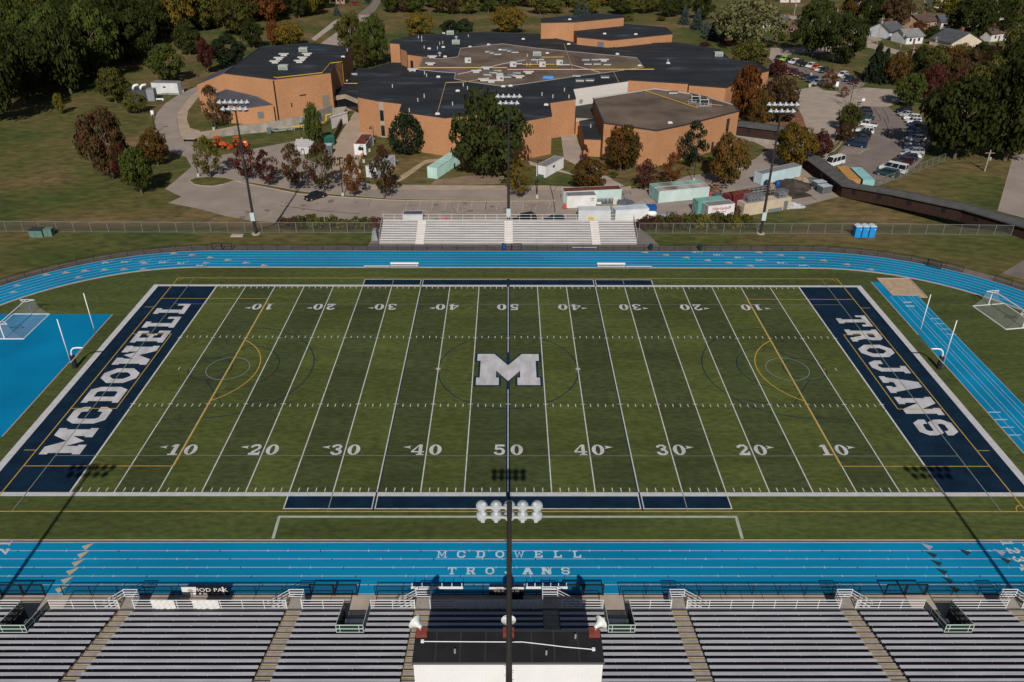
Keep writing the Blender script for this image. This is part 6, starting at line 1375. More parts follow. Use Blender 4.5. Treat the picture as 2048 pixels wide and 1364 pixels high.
# ------------------------------------------------------------------ smaller yard things
orange_m = mat('tractor_orange', (.52, .085, .010), .5, .08, 2)
def tractor(q, rz, label, bucket):
    p = P(*q); t = thing('tractor', label, 'tractor', (p.x, p.y, LOW + .02), rz, 'orange tractors on the grass')
    b = MB(); b.box((.9, 0, 1.05), (1.9, .85, .75), 0, (.96, .9)); b.box((-.5, 0, .8), (1.2, .7, .5)); b.build('body', orange_m, t)
    b = MB(); b.box((-.75, 0, 1.35), (.6, .7, .15)); b.box((-1.05, 0, 1.6), (.12, .7, .5)); b.build('seat', black_metal, t)
    for x, r, w_ in ((-.8, .75, .45), (1.3, .48, .3)):
        for s in (-1, 1): b = MB(); b.lathe([(r * .5, -w_ / 2), (r, -w_ / 2 + .04), (r, w_ / 2 - .04), (r * .5, w_ / 2)], 14, (x, s * .8, r), (0, 1, 0)); wh = b.build('wheel', rubber, t); b = MB(); b.lathe([(.02, -w_ / 2 - .01), (r * .5, -w_ / 2), (r * .5, w_ / 2), (.02, w_ / 2 + .01)], 10, (x, s * .8, r), (0, 1, 0)); b.build('rim', orange_m, wh)
    b = MB()
    for s in (-1, 1): b.box((-.8, s * .8, 1.6), (1.1, .5, .08)); b.bar((-1.2, s * .55, 1.3), (-1.2, s * .55, 2.6), .08); b.bar((-.2, s * .55, 1.3), (-.2, s * .55, 2.6), .08)
    b.box((-.7, 0, 2.65), (1.5, 1.4, .1)); b.build('canopy', orange_m, t)
    if bucket:
        b = MB()
        for s in (-1, 1): b.bar((.2, s * .5, 1.5), (2.2, s * .5, .9), .12); b.bar((2.2, s * .5, .9), (2.7, s * .5, .4), .12)
        b.box((2.9, 0, .45), (.6, 1.7, .7), 0, (.6, 1)); b.build('loader_bucket', orange_m, t)
tractor(zy(225, 530), math.radians(-20), 'orange tractor with loader on the grass, left one of the two', True); tractor(zy(500, 520), math.radians(62), 'orange tractor with canopy behind the left mast', False)
p = P(*zy(560, 520)); t = thing('mower_deck', 'orange and white mower deck standing beside the right tractor', 'mower', (p.x, p.y, LOW)); b = MB(); b.box((0, 0, .8), (1.8, 1.0, 1.3), .4, (.9, .6)); b.build('deck', orange_m, t); b = MB(); b.box((-.5, -.58, .9), (.4, .06, .3), .4); b.box((.3, -.25, 1.3), (.5, .06, .25), .4); b.build('decal', white_paint, t)
def dumpster(q, sz, rz, col, label, lid, name='dumpster', cat='dumpster'):
    p = P(*q); t = thing(name, label, cat, (p.x, p.y, gz(p.x, p.y) + .02), rz); b = MB(); b.box((0, 0, sz[2] / 2), sz, 0, (1.06, 1.1)); b.build('bin_body', col, t)
    b = MB(); b.box((0, .05, sz[2] + .06), (sz[0] * 1.08, sz[1] * 1.06, .1)); b.build('lid', lid, t); b = MB()
    for s in (-1, 1): b.box((s * sz[0] * .54, 0, sz[2] * .6), (.12, .5, .2))
    b.build('lift_pocket', col, t); return t
dg = mat('dumpster_green', (.01, .10, .075), .5, .1, 1); sl = mat('dumpster_slate', (.10, .11, .12), .5, .15, 1); pl = mat('lid_pale', (.40, .44, .47), .5, .2, 2)
dumpster(zy(1745, 500), (2.6, 2.0, 2.2), .5, dg, 'dark green compactor bin against the ramp wall', mat('lid_green', (.02, .15, .11), .5)); dumpster(zy(1745, 620), (2.0, 1.7, 2.3), .1, sl, 'slate grey upright cabinet at the lower end of the ramp wall', pl, 'cabinet', 'cabinet')
p = P(605, 308); t = thing('salt_bin', 'pale grey sloping storage box with a dark hatch near the ramp', 'storage box', (p.x, p.y, LOW), -.05)
b = MB(); b.add([(-2.2, 0, 0), (2.2, 0, 0), (2.2, 4.5, 0), (-2.2, 4.5, 0), (-1.9, .4, 1.6), (2.2, .4, 1.6), (2.2, 4.5, 2.4), (-2.6, 4.5, 2.4)], [(0, 1, 5, 4), (1, 2, 6, 5), (2, 3, 7, 6), (3, 0, 4, 7), (4, 5, 6, 7)]); b.build('box_body', mat('box_grey', (.42, .41, .42), .6, .08, 1), t); b = MB(); b.bar((-.4, -.02, 0), (-.2, .12, 1.2), .12); b.bar((.5, -.02, 0), (.4, .12, 1.2), .12); b.bar((-.2, .12, 1.2), (.4, .12, 1.2), .12); b.build('hatch_frame', black_metal, t)
dumpster(z5(430, 530), (2.4, 1.7, 1.3), .35, sl, 'slate dumpster heaped with scrap by the brown walkway, farther one', pl); dumpster(z5(470, 570), (2.4, 1.7, 1.5), .35, sl, 'slate dumpster with pale lid by the brown walkway, nearer one', pl)
# wire cages on the cream container, pallets, mud heap, tarpaulins
cage_m = mat('cage_grey', (.20, .21, .225), .5)
def cages(u, w_, n, h, label):
    a, c = P(*z4b(1322, 762), LOW), P(*z4b(1690, 705), LOW); d = (c - a).normalized(); p = a + d * u + Vector((-d.y, d.x, 0)) * .3; t = thing('wire_cage_stack', label, 'wire cages', (p.x, p.y, LOW + .03 + 2.6), math.atan2(d.y, d.x)); 
    for i in range(n):
        for j in range(h):
            b = MB(); x0, x1 = w_ / n * i + .03, w_ / n * (i + 1) - .03; z0, z1 = .75 * j + .02, .75 * (j + 1) - .04
            for x in (x0, x1):
                for y in (0, 1.5): b.bar((x, y, z0), (x, y, z1), .05)
            for z_ in (z0, (z0 + z1) / 2, z1):
                for y in (0, 1.5): b.bar((x0, y, z_), (x1, y, z_), .04)
                for x in (x0, x1): b.bar((x, 0, z_), (x, 1.5, z_), .04)
            for k in range(5): x = x0 + (x1 - x0) * (k + .5) / 5; b.bar((x, 0, z0), (x, 0, z1), .025); b.bar((x, 0, z1), (x, 1.5, z1), .025)
            b.bx(x0 + .1, x1 - .1, .1, 1.4, z0 + .02, z0 + .25); b.build('wire_cage', cage_m, t)
cages(.9, 3.9, 5, 2, 'stack of grey wire cages on the left end of the cream container'); cages(8.3, 2.2, 2, 2, 'tall frame of wire cages on the right end of the cream container')
p = P(1478, 396); t = thing('pipe_rack', 'long grey rack of frames lying behind the cream container', 'rack', (p.x, p.y, LOW), .32); b = MB()
for k in range(9): b.bar((k * 1.1, 0, 0), (k * 1.1, 0, 1.6), .07); b.bar((k * 1.1, 1.2, 0), (k * 1.1, 1.2, 1.6), .07); b.bar((k * 1.1, 0, 1.6), (k * 1.1, 1.2, 1.6), .06)
for z_ in (.5, 1.1, 1.6): b.bar((0, 0, z_), (8.8, 0, z_), .08); b.bar((0, 1.2, z_), (8.8, 1.2, z_), .08)
b.build('frame', cage_m, t)
def heap(q, rx, ry, h, m_, label, name='soil_heap', cat='heap', seed=1):
    r_ = random.Random(seed); p = P(*q); b = MB(); n, k = 18, 7; vs = [(0, 0, h)]
    for i in range(1, k + 1):
        for j in range(n):
            a = 2 * pi * j / n; f = i / k; vs.append((rx * f * math.cos(a) * r_.uniform(.86, 1.14), ry * f * math.sin(a) * r_.uniform(.86, 1.14), max(0, h * (1 - f) ** .8 * r_.uniform(.75, 1.2)) if i < k else -.05))
    fs = [(0, 1 + j, 1 + (j + 1) % n) for j in range(n)] + [(1 + i * n + j, 1 + (i + 1) * n + j, 1 + (i + 1) * n + (j + 1) % n, 1 + i * n + (j + 1) % n) for i in range(k - 1) for j in range(n)]
    b.add(vs, fs); o = b.build(name, m_); o.location = (p.x, p.y, gz(p.x, p.y) + .02); return tag(o, label, cat)
heap((1583, 372), 4.5, 4.0, 1.5, wet, 'dark brown soil heap in front of the walkway'); heap((1604, 361), 2.5, 2.0, .9, mat('tan_debris', (.30, .20, .13), .95, .35, 1.5), 'tan heap of broken boards beside the dark soil heap', 'debris_heap', 'debris', 4); heap((1625, 362), 2.4, 1.6, .8, mat('blue_grey_debris', (.07, .095, .11), .8, .35, 1.5), 'blue grey heap of scrap by the walkway', 'debris_heap', 'debris', 5)
heap((1584, 413), 2.7, 1.5, .9, mat('silver_tarp', (.36, .37, .39), .45, .25, 1.2), 'silver grey tarpaulin covering something right of the cream container', 'tarpaulin', 'tarpaulin', 6)
p = P(1541, 378); t = thing('pallet_stack', 'light wooden pallet stack beside a blue barrel', 'pallets', (p.x, p.y, LOW), .2); 
for k in range(5): b = MB(); [b.bx(-.6 + .25 * i, -.42 + .25 * i, -.5, .5, .24 * k + .1, .24 * k + .13) for i in range(5)]; [b.bx(-.6, .6, y - .05, y + .05, .24 * k, .24 * k + .1) for y in (-.45, 0, .45)]; b.build('pallet', mat('pallet_wood', (.42, .29, .15), .8, .2, 2), t)
for q, cl, lb in (((1554, 375), 'barrel_blue', 'blue barrel beside the wooden pallets, larger one'), ((1534, 373), 'barrel_navy', 'dark blue barrel left of the wooden pallets')):
    p = P(*q); mm = mat(cl, (.01, .05, .22) if 'blue' in cl else (.015, .035, .07), .5); t = thing('barrel', lb, 'barrel', (p.x, p.y, LOW)); b = MB(); b.lathe([(.55, 0), (.62, .5), (.6, 1.3), (.5, 1.4)], 12); b.build('drum', mm, t, True); b = MB(); b.lathe([(.5, 1.4), (.48, 1.45)], 12); b.build('lid', mm, t)
# row of small machines beside the short white container
for k, (zx, zy_) in enumerate(((1572, 655), (1600, 655), (1632, 655), (1662, 652))):
    p = P(*z3b(zx, zy_)); t = thing('drum_fan', 'grey drum standing beside the white container, number %s from the left' % ('one', 'two', 'three', 'four')[k] if False else ('grey drum right beside the white container corner', 'grey drum second from the white container', 'grey drum third from the white container', 'grey drum nearest to the cream cooler')[k], 'drum', (p.x, p.y, LOW), 0, 'grey drums on the lot'); b = MB(); b.lathe([(.42, 0), (.45, .4), (.45, .95), (.3, 1.0)], 10); b.build('drum', mat('drum_grey', (.14, .16, .165), .5, .2, 2), t, True); b = MB(); b.lathe([(.36, 1.0), (.34, 1.08)], 10); b.build('lid', galv, t)
p = P(*z3b(1690, 662)); t = thing('cooler', 'cream upright cooler beside the grey drums', 'cooler', (p.x, p.y, LOW)); b = MB(); b.box((0, 0, .65), (.75, .6, 1.3)); b.build('cabinet', mat('cream_plastic', (.52, .47, .36), .6), t); b = MB(); b.box((0, 0, 1.36), (.8, .65, .1)); b.build('lid', white_paint, t)
p = P(*z3b(1562, 668)); t = thing('wheelbarrow', 'small wheelbarrow with pale tub in front of the grey drums', 'wheelbarrow', (p.x, p.y - .5, LOW)); b = MB(); b.box((0, 0, .55), (.9, .6, .3), 0, (1.2, 1.2)); b.build('tub', white_paint, t); b = MB(); b.lathe([(.05, -.05), (.2, -.04), (.2, .04), (.05, .05)], 10, (-.6, 0, .2), (0, 1, 0)); b.build('wheel', rubber, t); b = MB(); [b.bar((-.6, s * .15, .25), (1.0, s * .3, .6), .05) for s in (-1, 1)]; b.build('handle', wood_brown, t)
tarps = mat('tarp_slate', (.075, .085, .10), .6, .2, 1)
for k, (zx, zy_, lb) in enumerate(((1755, 658, 'folded dark mat panel leaning on the lot, left one'), (1795, 650, 'folded dark mat panel leaning on the lot, right one'))):
    p = P(*z3b(zx, zy_)); t = thing('folded_mat', lb, 'mat', (p.x, p.y, LOW), math.radians(-35 - 12 * k)); b = MB(); b.add([(-1.1, -.9, .03), (1.1, -.9, .03), (1.1, 0, .75), (-1.1, 0, .75), (1.1, .9, .03), (-1.1, .9, .03)], [(0, 1, 2, 3), (3, 2, 4, 5), (1, 4, 2), (0, 3, 5)]); b.build('panel', tarps, t)
red_p = mat('cone_red', (.35, .03, .02), .6)
p = P(*z3b(1298, 695)); t = thing('folding_sign', 'red folding sign at the left end of the white container', 'sign', (p.x, p.y, LOW)); b = MB(); b.add([(-.5, -.4, 0), (.5, -.4, 0), (.0, 0, 1.3), (-.5, .4, 0), (.5, .4, 0)], [(0, 1, 2), (3, 2, 4), (0, 2, 3), (1, 4, 2)]); b.build('board', red_p, t); b = MB(); b.bx(-.5, .5, -.5, .5, 0, .05); b.build('base', black_metal, t)
for k, (zx, zy_) in enumerate(((1735, 605), (1790, 590))):
    p = P(*z3b(zx, zy_)); t = thing('bike_rack', ('dark wave bike rack just right of the rusty roofed container', 'dark wave bike rack further right on the lot')[k], 'bike rack', (p.x, p.y, LOW), 0, 'bike racks'); b = MB(); b.tube([(-.9, 0, 0), (-.8, 0, .7), (-.4, 0, 1.0), (0, 0, .7), (.4, 0, 1.0), (.8, 0, .7), (.9, 0, 0)], .05, 6); b.build('hoop', galv_post, t); b = MB(); b.tube([(-.9, .9, 0), (-.8, .9, .7), (0, .9, 1.1), (.8, .9, .7), (.9, .9, 0)], .05, 6); b.build('hoop', galv_post, t)
# things right of the mint pair: wooden bits, tent, umbrella
heap(z4b(1095, 560), 2.0, 1.2, .6, mat('brown_debris', (.12, .075, .045), .9, .4, 1.5), 'brown heap of timber at the right end of the mint containers', 'debris_heap', 'debris', 8)
heap(z4b(1115, 598), 1.7, 1.2, .8, mat('dark_tarp', (.05, .06, .07), .6, .2, 1), 'dark grey tarpaulin bundle right of the mint containers', 'tarpaulin', 'tarpaulin', 9)
p = P(*z4b(1062, 605)); b = MB(); b.box((0, 0, .5), (.6, .5, 1.0), 0, (.5, .5)); o = b.build('red_bundle', red_p); o.location = (p.x, p.y, LOW + .02); tag(o, 'small red bundle at the corner of the mint container', 'bundle')
for zx, zy_, lb in ((1075, 535, 'orange traffic cone at the right end of the mint pair, farther one'), (1120, 550, 'orange traffic cone at the right end of the mint pair, nearer one')):
    p = P(*z4b(zx, zy_)); t = thing('traffic_cone', lb, 'cone', (p.x, p.y, LOW + .5), 0, 'traffic cones'); b = MB(); b.lathe([(.28, 0), (.06, .8), (.05, .82)], 10); b.build('cone', mat('cone_orange', (.5, .12, .02), .6), t); b = MB(); b.bx(-.3, .3, -.3, .3, -.02, .0); b.build('base', black_metal, t)
p = P(*z4b(590, 730)); t = dumpster(z4b(590, 738), (2.2, 1.6, 1.6), 0, mat('skip_blue', (.01, .08, .28), .5, .1, 1), 'bright blue skip at the right of the pale blue roofed trailer', mat('skip_blue_lid', (.01, .09, .32), .5), 'skip', 'skip')
p = P(*z4b(595, 765)); t = thing('propane_tank', 'white horizontal tank beside the blue skip', 'tank', (p.x, p.y, LOW)); b = MB(); b.lathe([(.1, -1.2), (.45, -1.0), (.55, -.6), (.55, .6), (.45, 1.0), (.1, 1.2)], 12, (0, 0, .75), (1, 0, 0)); b.build('vessel', white_paint, t, True); b = MB(); b.bx(-.8, -.6, -.3, .3, 0, .4); b.bx(.6, .8, -.3, .3, 0, .4); b.build('saddle', galv, t)
p = P(*z4b(728, 775)); t = thing('utility_trailer', 'small flat trailer with equipment among the bushes', 'trailer', (p.x, p.y, LOW)); b = MB(); b.bx(-2.0, 2.0, -.9, .9, .5, .62); b.bar((2.0, 0, .5), (3.2, 0, .5), .1); b.build('bed', galv, t); b = MB(); b.box((.4, .1, 1.0), (1.2, .8, .7)); b.lathe([(.35, 0), (.35, .8)], 10, (1.4, 0, .63)); b.build('equipment', mat('equip_grey', (.2, .2, .2), .6, .2, 1), t)
for s in (-1, 1): b = MB(); b.lathe([(.1, -.1), (.33, -.09), (.33, .09), (.1, .1)], 12, (0, s * 1.0, .33), (0, 1, 0)); b.build('wheel', rubber, t)
p = P(1487, 436); t = thing('dark_frames', 'stack of dark and orange metal frames at the left end of the cream container', 'frames', (p.x - 1.3, p.y + .3, LOW), .3)
for k in range(4): b = MB(); [b.bar((k * .3, y, 0), (k * .3 + .1, y, 1.9), .08) for y in (0, 1.4)]; [b.bar((k * .3 + .06, 0, z_), (k * .3 + .06, 1.4, z_), .07) for z_ in (.3, 1.1, 1.85)]; b.build('frame', orange_m if k == 0 else black_metal, t)
# trailer and red material behind the bleacher rail
t = container((806, 445.5), (846, 445.5), 'low white trailer with slate roof seen through the bleacher rail', (.5, .52, .54), 'low_white', mat('roof_navy', (.06, .07, .11), .5, .1, .5), H=1.6, W=2.2, ribs=False, name='box_trailer', cat='trailer')
heap((893, 444), 2.6, 1.0, .9, mat('red_tarp', (.33, .06, .05), .7, .3, 1.5), 'red and white tarpaulin heap seen through the bleacher rail', 'tarpaulin', 'tarpaulin', 12); heap((874, 444), 1.6, .9, .8, tarps, 'dark tarpaulin heap left of the red one behind the bleacher', 'tarpaulin', 'tarpaulin', 13); heap((1024, 446), 1.6, .8, .6, mat('olive_heap', (.12, .10, .04), .9, .3, 1.5), 'olive heap of material behind the middle of the bleacher', 'debris_heap', 'debris', 14)
p = P(752, 480); b = MB(); b.box((0, 0, .9), (1.2, 2.0, 1.8), 0, (.5, .7)); o = b.build('covered_bundle', mat('cover_grey', (.20, .21, .23), .6, .2, 1)); o.location = (p.x - .2, p.y + .6, 0); tag(o, 'grey covered bundle standing at the left end of the bleacher', 'bundle')
# low table / cart on the walk at the left road, orange pumpkin-like float by the site trailer
p = P(380, 283); t = thing('plank_table', 'long pale table at the foot of the left walk', 'table', (p.x, p.y, LOW + .05), .0); b = MB(); b.box((0, 0, .78), (3.2, 1.2, .08)); b.build('table_top', concrete, t)
for x in (-1.3, 1.3): b = MB(); b.box((x, 0, .37), (.12, .9, .74)); b.build('leg', wood_brown, t)
p = P(725, 312); b = MB(); b.lathe([(.12, 0), (.4, .1), (.46, .35), (.38, .6), (.1, .7)], 12); o = b.build('orange_ball', mat('ball_orange', (.55, .13, .03), .6)); o.location = (p.x, p.y, LOW + .02); tag(o, 'small orange ball on the grass by the rusty roofed site trailer', 'ball')
# ------------------------------------------------------------------ lamp posts, signs, utility poles
lampgrp = 'lamp posts around the school'
def lamp_post(q, top, label, kind='box', arm=1):
    p = P(*q); h = height_to(p, top); t = thing('lamp_post', label, 'lamp post', (p.x, p.y, gz(p.x, p.y)), 0, lampgrp)
    b = MB(); b.tube([(0, 0, .6), (0, 0, h)], [.10, .075], 6); b.build('pole', mast_mat, t); b = MB(); b.tube([(0, 0, 0), (0, 0, .75)], .32, 10); b.build('footing', mat('footing_pale', (.45, .42, .40), .9), t)
    if kind == 'box': b = MB(); b.box((arm * .35, 0, h), (.9, .4, .2)); b.build('lamp_head', mast_mat, t)
    else:
        b = MB(); b.tube([(0, 0, h - .1), (0, 0, h + .3), (-.3, 0, h + .5), (-.6, 0, h + .35), (-.62, 0, h + .1)], .05, 6); b.build('crook', mast_mat, t); b = MB(); b.lathe([(.08, .3), (.2, .1), (.42, -.2), (.40, -.22)], 12, (-.62, 0, h - .05)); b.build('bell_shade', mast_mat, t)
for q, tp, lb in (((686, 392), 316, 'tall dark lamp post with pale footing between the red street trees'), ((1074, 396), 321, 'dark lamp post with pale footing right of the middle mast'), ((604, 281), 247, 'dark lamp post on the grass below the retaining wall'), ((397, 353), 318, 'lamp post beside the yellow tree on the island'), ((312, 266), 230, 'dark lamp post on the verge of the left road'), ((428, 260), 222, 'dark lamp post on the grass by the gymnasium corner'),
                  ((1387, 362), 308, 'dark lamp post in front of the pine by the auditorium'), ((1170, 335), 315, 'dark lamp post on the entrance walk'), ((1637, 289), 258, 'dark lamp post on the verge of the access road'), ((1622, 150), 118, 'dark lamp post between the upper rows of cars'), ((1697, 222), 172, 'dark lamp post by the bare tree'), ((1704, 262), 205, 'dark lamp post among the trees left of the car rows'), ((1660, 155), 100, 'lamp post behind the orange leaved tree'), ((366, 185), 150, 'thin lamp post behind the white container by the left road')):
    lamp_post(q, tp, lb)
for q, tp, lb in (((757, 262), 236, 'bell shaded lamp post nearest to the classroom corner on the brick walk'), ((748, 283), 255, 'bell shaded lamp post second down the brick walk'), ((739, 303), 273, 'bell shaded lamp post third down the brick walk'), ((728, 325), 294, 'bell shaded lamp post fourth down the brick walk'), ((720, 345), 316, 'bell shaded lamp post at the lower end of the brick walk')):
    lamp_post(q, tp, lb, 'bell')
polewood = mat('pole_wood', (.30, .25, .21), .9, .15, 1)
def upole(q, top_q, label, xarm=True):
    p = P(*q); h = height_to(p, top_q[1]); t = thing('utility_pole', label, 'utility pole', (p.x, p.y, gz(p.x, p.y)), 0, 'utility poles'); b = MB(); b.tube([(0, 0, 0), (0, 0, h)], [.2, .14], 7); b.build('pole', polewood, t)
    if xarm: b = MB(); b.bar((-1.1, 0, h - .7), (1.1, 0, h - .7), .12); b.build('cross_arm', polewood, t); b = MB(); b.lathe([(.2, 0), (.24, .1), (.24, .7), (.15, .8)], 8, (.35, -.2, h - 2.4)); b.build('transformer', galv, t)
for q, tq, lb in (((1969, 342), (1981, 300), 'pale utility pole standing in the mown lawn at the right'), ((1816, 146), (1830, 92), 'pale slanting utility pole in front of the dark trees right of the upper car park'), ((1754, 86), (1770, 34), 'tall pale utility pole before the grey roofed house'), ((1966, 127), (1978, 84), 'utility pole beside the brown roofed house at the right'), ((1842, 32), (1850, -4), 'utility pole by the far bend of the street at the top right'), ((1672, 40), (1678, 17), 'utility pole behind the two big dark trees at the top right'), ((1588, 30), (1594, 2), 'utility pole at the top by the light green willow'), ((1801, 94), (1806, 60), 'utility pole in the front yard between two houses'), ((1868, 96), (1872, 72), 'utility pole in front of the white house'), ((660, 5), (662, -12), 'utility pole beside the road at the very top')):
    upole(q, tq, lb)
for q, lb in (((1672, 181), 'white sign board on the island by the upper car park'), ((1724, 213), 'white sign on a post at the top of the left car row')):
    p = P(*q); t = thing('sign', lb, 'sign', (p.x, p.y, LOW)); b = MB(); b.bar((0, 0, 0), (0, 0, 2.6), .1); b.build('post', galv_post, t); b = MB(); b.box((0, -.08, 2.0), (.9, .05, 1.5 if q[0] < 1700 else .8)); b.build('board', white_paint, t)
p = P(1619, 174); b = MB(); b.lathe([(.4, 0), (.5, .9), (.45, 1.0)], 10); o = b.build('planter', mat('planter_pale', (.5, .45, .4), .9)); o.location = (p.x, p.y, LOW); tag(o, 'pale round planter beside the silver car', 'planter')
p = P(366, 184); b = MB(); b.box((0, 0, .6), (.7, .7, 1.2)); o = b.build('bollard', white_paint); o.location = (p.x, p.y, LOW); tag(o, 'white box bollard at the right end of the white container', 'bollard')
for q, lb in (((306, 231), 'white meter box on the verge of the left road'),):
    p = P(*q); b = MB(); b.box((0, 0, .7), (.8, .6, 1.4)); o = b.build('meter_box', white_paint); o.location = (p.x, p.y, LOW); tag(o, lb, 'box')
# ------------------------------------------------------------------ houses at the top
def house(base_l, base_r, depth, wall_h, ridge, roof_c, wall_c, label, gable='side', z=LOW, wins=True):
    a, c = P(*base_l, z), P(*base_r, z); d = (c - a); L = d.length; d.normalize(); t = thing('house', label, 'house', (a.x, a.y, LOW), math.atan2(d.y, d.x))
    wm = mat('house_wall_%d_%d_%d' % tuple(int(v * 100) for v in wall_c), wall_c, .8, .08, .6); rm = mat('house_roof_%d_%d_%d' % tuple(int(v * 100) for v in roof_c), roof_c, .85, .15, .5)
    b = MB(); b.bx(0, L, 0, depth, 0, wall_h)
    if gable == 'front': b.add([(0, 0, wall_h), (L, 0, wall_h), (L / 2, 0, ridge), (0, depth, wall_h), (L, depth, wall_h), (L / 2, depth, ridge)], [(0, 1, 2), (3, 5, 4)])
    else: b.add([(0, 0, wall_h), (0, depth, wall_h), (0, depth / 2, ridge), (L, 0, wall_h), (L, depth, wall_h), (L, depth / 2, ridge)], [(0, 2, 1), (3, 4, 5)])
    b.build('wall', wm, t); b = MB(); o_ = .5; k = .14
    if gable == 'front':
        for s, x in ((0, -o_), (1, L + o_)): zz = wall_h - (ridge - wall_h) * o_ / (L / 2); b.add([(x, -o_, zz + .05), (x, depth + o_, zz + .05), (L / 2, depth + o_, ridge + .05), (L / 2, -o_, ridge + .05), (x, -o_, zz + .05 + k), (x, depth + o_, zz + .05 + k), (L / 2, depth + o_, ridge + .05 + k), (L / 2, -o_, ridge + .05 + k)], [(4, 5, 6, 7), (0, 1, 5, 4), (0, 3, 7, 4), (1, 2, 6, 5)])
    else:
        for y in (-o_, depth + o_): zz = wall_h - (ridge - wall_h) * o_ / (depth / 2); b.add([(-o_, y, zz + .05), (L + o_, y, zz + .05), (L + o_, depth / 2, ridge + .05), (-o_, depth / 2, ridge + .05), (-o_, y, zz + .05 + k), (L + o_, y, zz + .05 + k), (L + o_, depth / 2, ridge + .05 + k), (-o_, depth / 2, ridge + .05 + k)], [(4, 5, 6, 7), (0, 1, 5, 4), (1, 2, 6, 5), (0, 3, 7, 4)])
    rf_ = b.build('roof', rm, t)
    b = MB(); b.box((L * .62, depth * .5, ridge + .4), (1.0, .8, 1.6)); b.build('chimney', mat('chimney_red', (.22, .09, .06), .9, .1, 2), rf_)
    for k in range(max(2, int(L / 4)) if 'cream gabled' not in label else 0):
        x = L * (k + .5) / max(2, int(L / 4)); b = MB(); b.bx(x - .55, x + .55, -.03, -.005, 1.1, 2.3); w_ = b.build('window', dark_glass, t); b = MB(); b.bx(x - .65, x - .56, -.04, -.004, 1.0, 2.4); b.bx(x + .56, x + .65, -.04, -.004, 1.0, 2.4); b.bx(x - .65, x + .65, -.05, -.004, .98, 1.06); b.build('frame', white_paint, w_)
    b = MB(); b.bx(L * .48 - .5, L * .48 + .5, -.04, -.006, 0, 2.1); b.build('door', mat('house_door', (.12, .06, .05), .6), t)
slate_r = (.085, .09, .10); brown_r = (.095, .065, .055); pale_r = (.20, .20, .205)
house((1811, 89), (1844, 87), 9, 3.0, 5.2, pale_r, (.60, .61, .62), 'white single storey house with pale grey roof behind the utility pole')
house((1778, 79), (1806, 76), 11, 3.2, 6.0, slate_r, (.55, .58, .62), 'bluish white house with dark slate roof and red chimney')
house((1901, 98), (1961, 93), 11, 2.3, 5.7, (.075, .08, .09), (.55, .47, .38), 'large cream gabled house with dark grey roof at the upper right', 'front')
house((1970, 128), (1994, 130), 10, 3.4, 5.6, brown_r, (.36, .25, .17), 'brown roofed house half hidden by trees at the right')
house((1840, 60), (1874, 55), 10, 3.2, 5.6, brown_r, (.42, .27, .20), 'brown roofed brick house behind the white one')
house((1880, 58), (1908, 58), 9, 3.0, 5.2, slate_r, (.50, .49, .48), 'small grey roofed house in the trees at the upper right')
house((1980, 84), (2014, 80), 9, 3.2, 5.6, brown_r, (.55, .54, .52), 'brown roofed white house near the right edge')
house((1555, 68), (1592, 68), 10, 3.4, 6.4, (.16, .165, .18), (.13, .07, .055), 'dark brick house with pale grey roof and white gable trim', 'front')
house((1524, 62), (1546, 62), 8, 5.0, 8.2, pale_r, (.60, .60, .60), 'two storey white house behind the light green willow')
house((1868, 16), (1892, 16), 9, 5.0, 8.0, slate_r, (.64, .64, .65), 'white two storey house at the top edge'); house((1985, 40), (2010, 40), 9, 5, 8, (.16, .10, .08), (.60, .60, .60), 'white house with brick chimney behind dark trees at the right edge'); house((1716, 14), (1745, 14), 10, 3.4, 6, slate_r, (.5, .5, .5), 'dark roofed house at the top right of the photo'); house((1560, 5), (1600, 5), 9, 3.2, 6, brown_r, (.55, .5, .45), 'small cream house at the top behind the street'); house((672, 8), (690, 8), 9, 3.4, 6.4, brown_r, (.36, .17, .11), 'red brick house at the very top by the back street'); house((700, -2), (735, -2), 9, 3.2, 6, brown_r, (.55, .48, .36), 'cream house at the very top behind the parked cars')
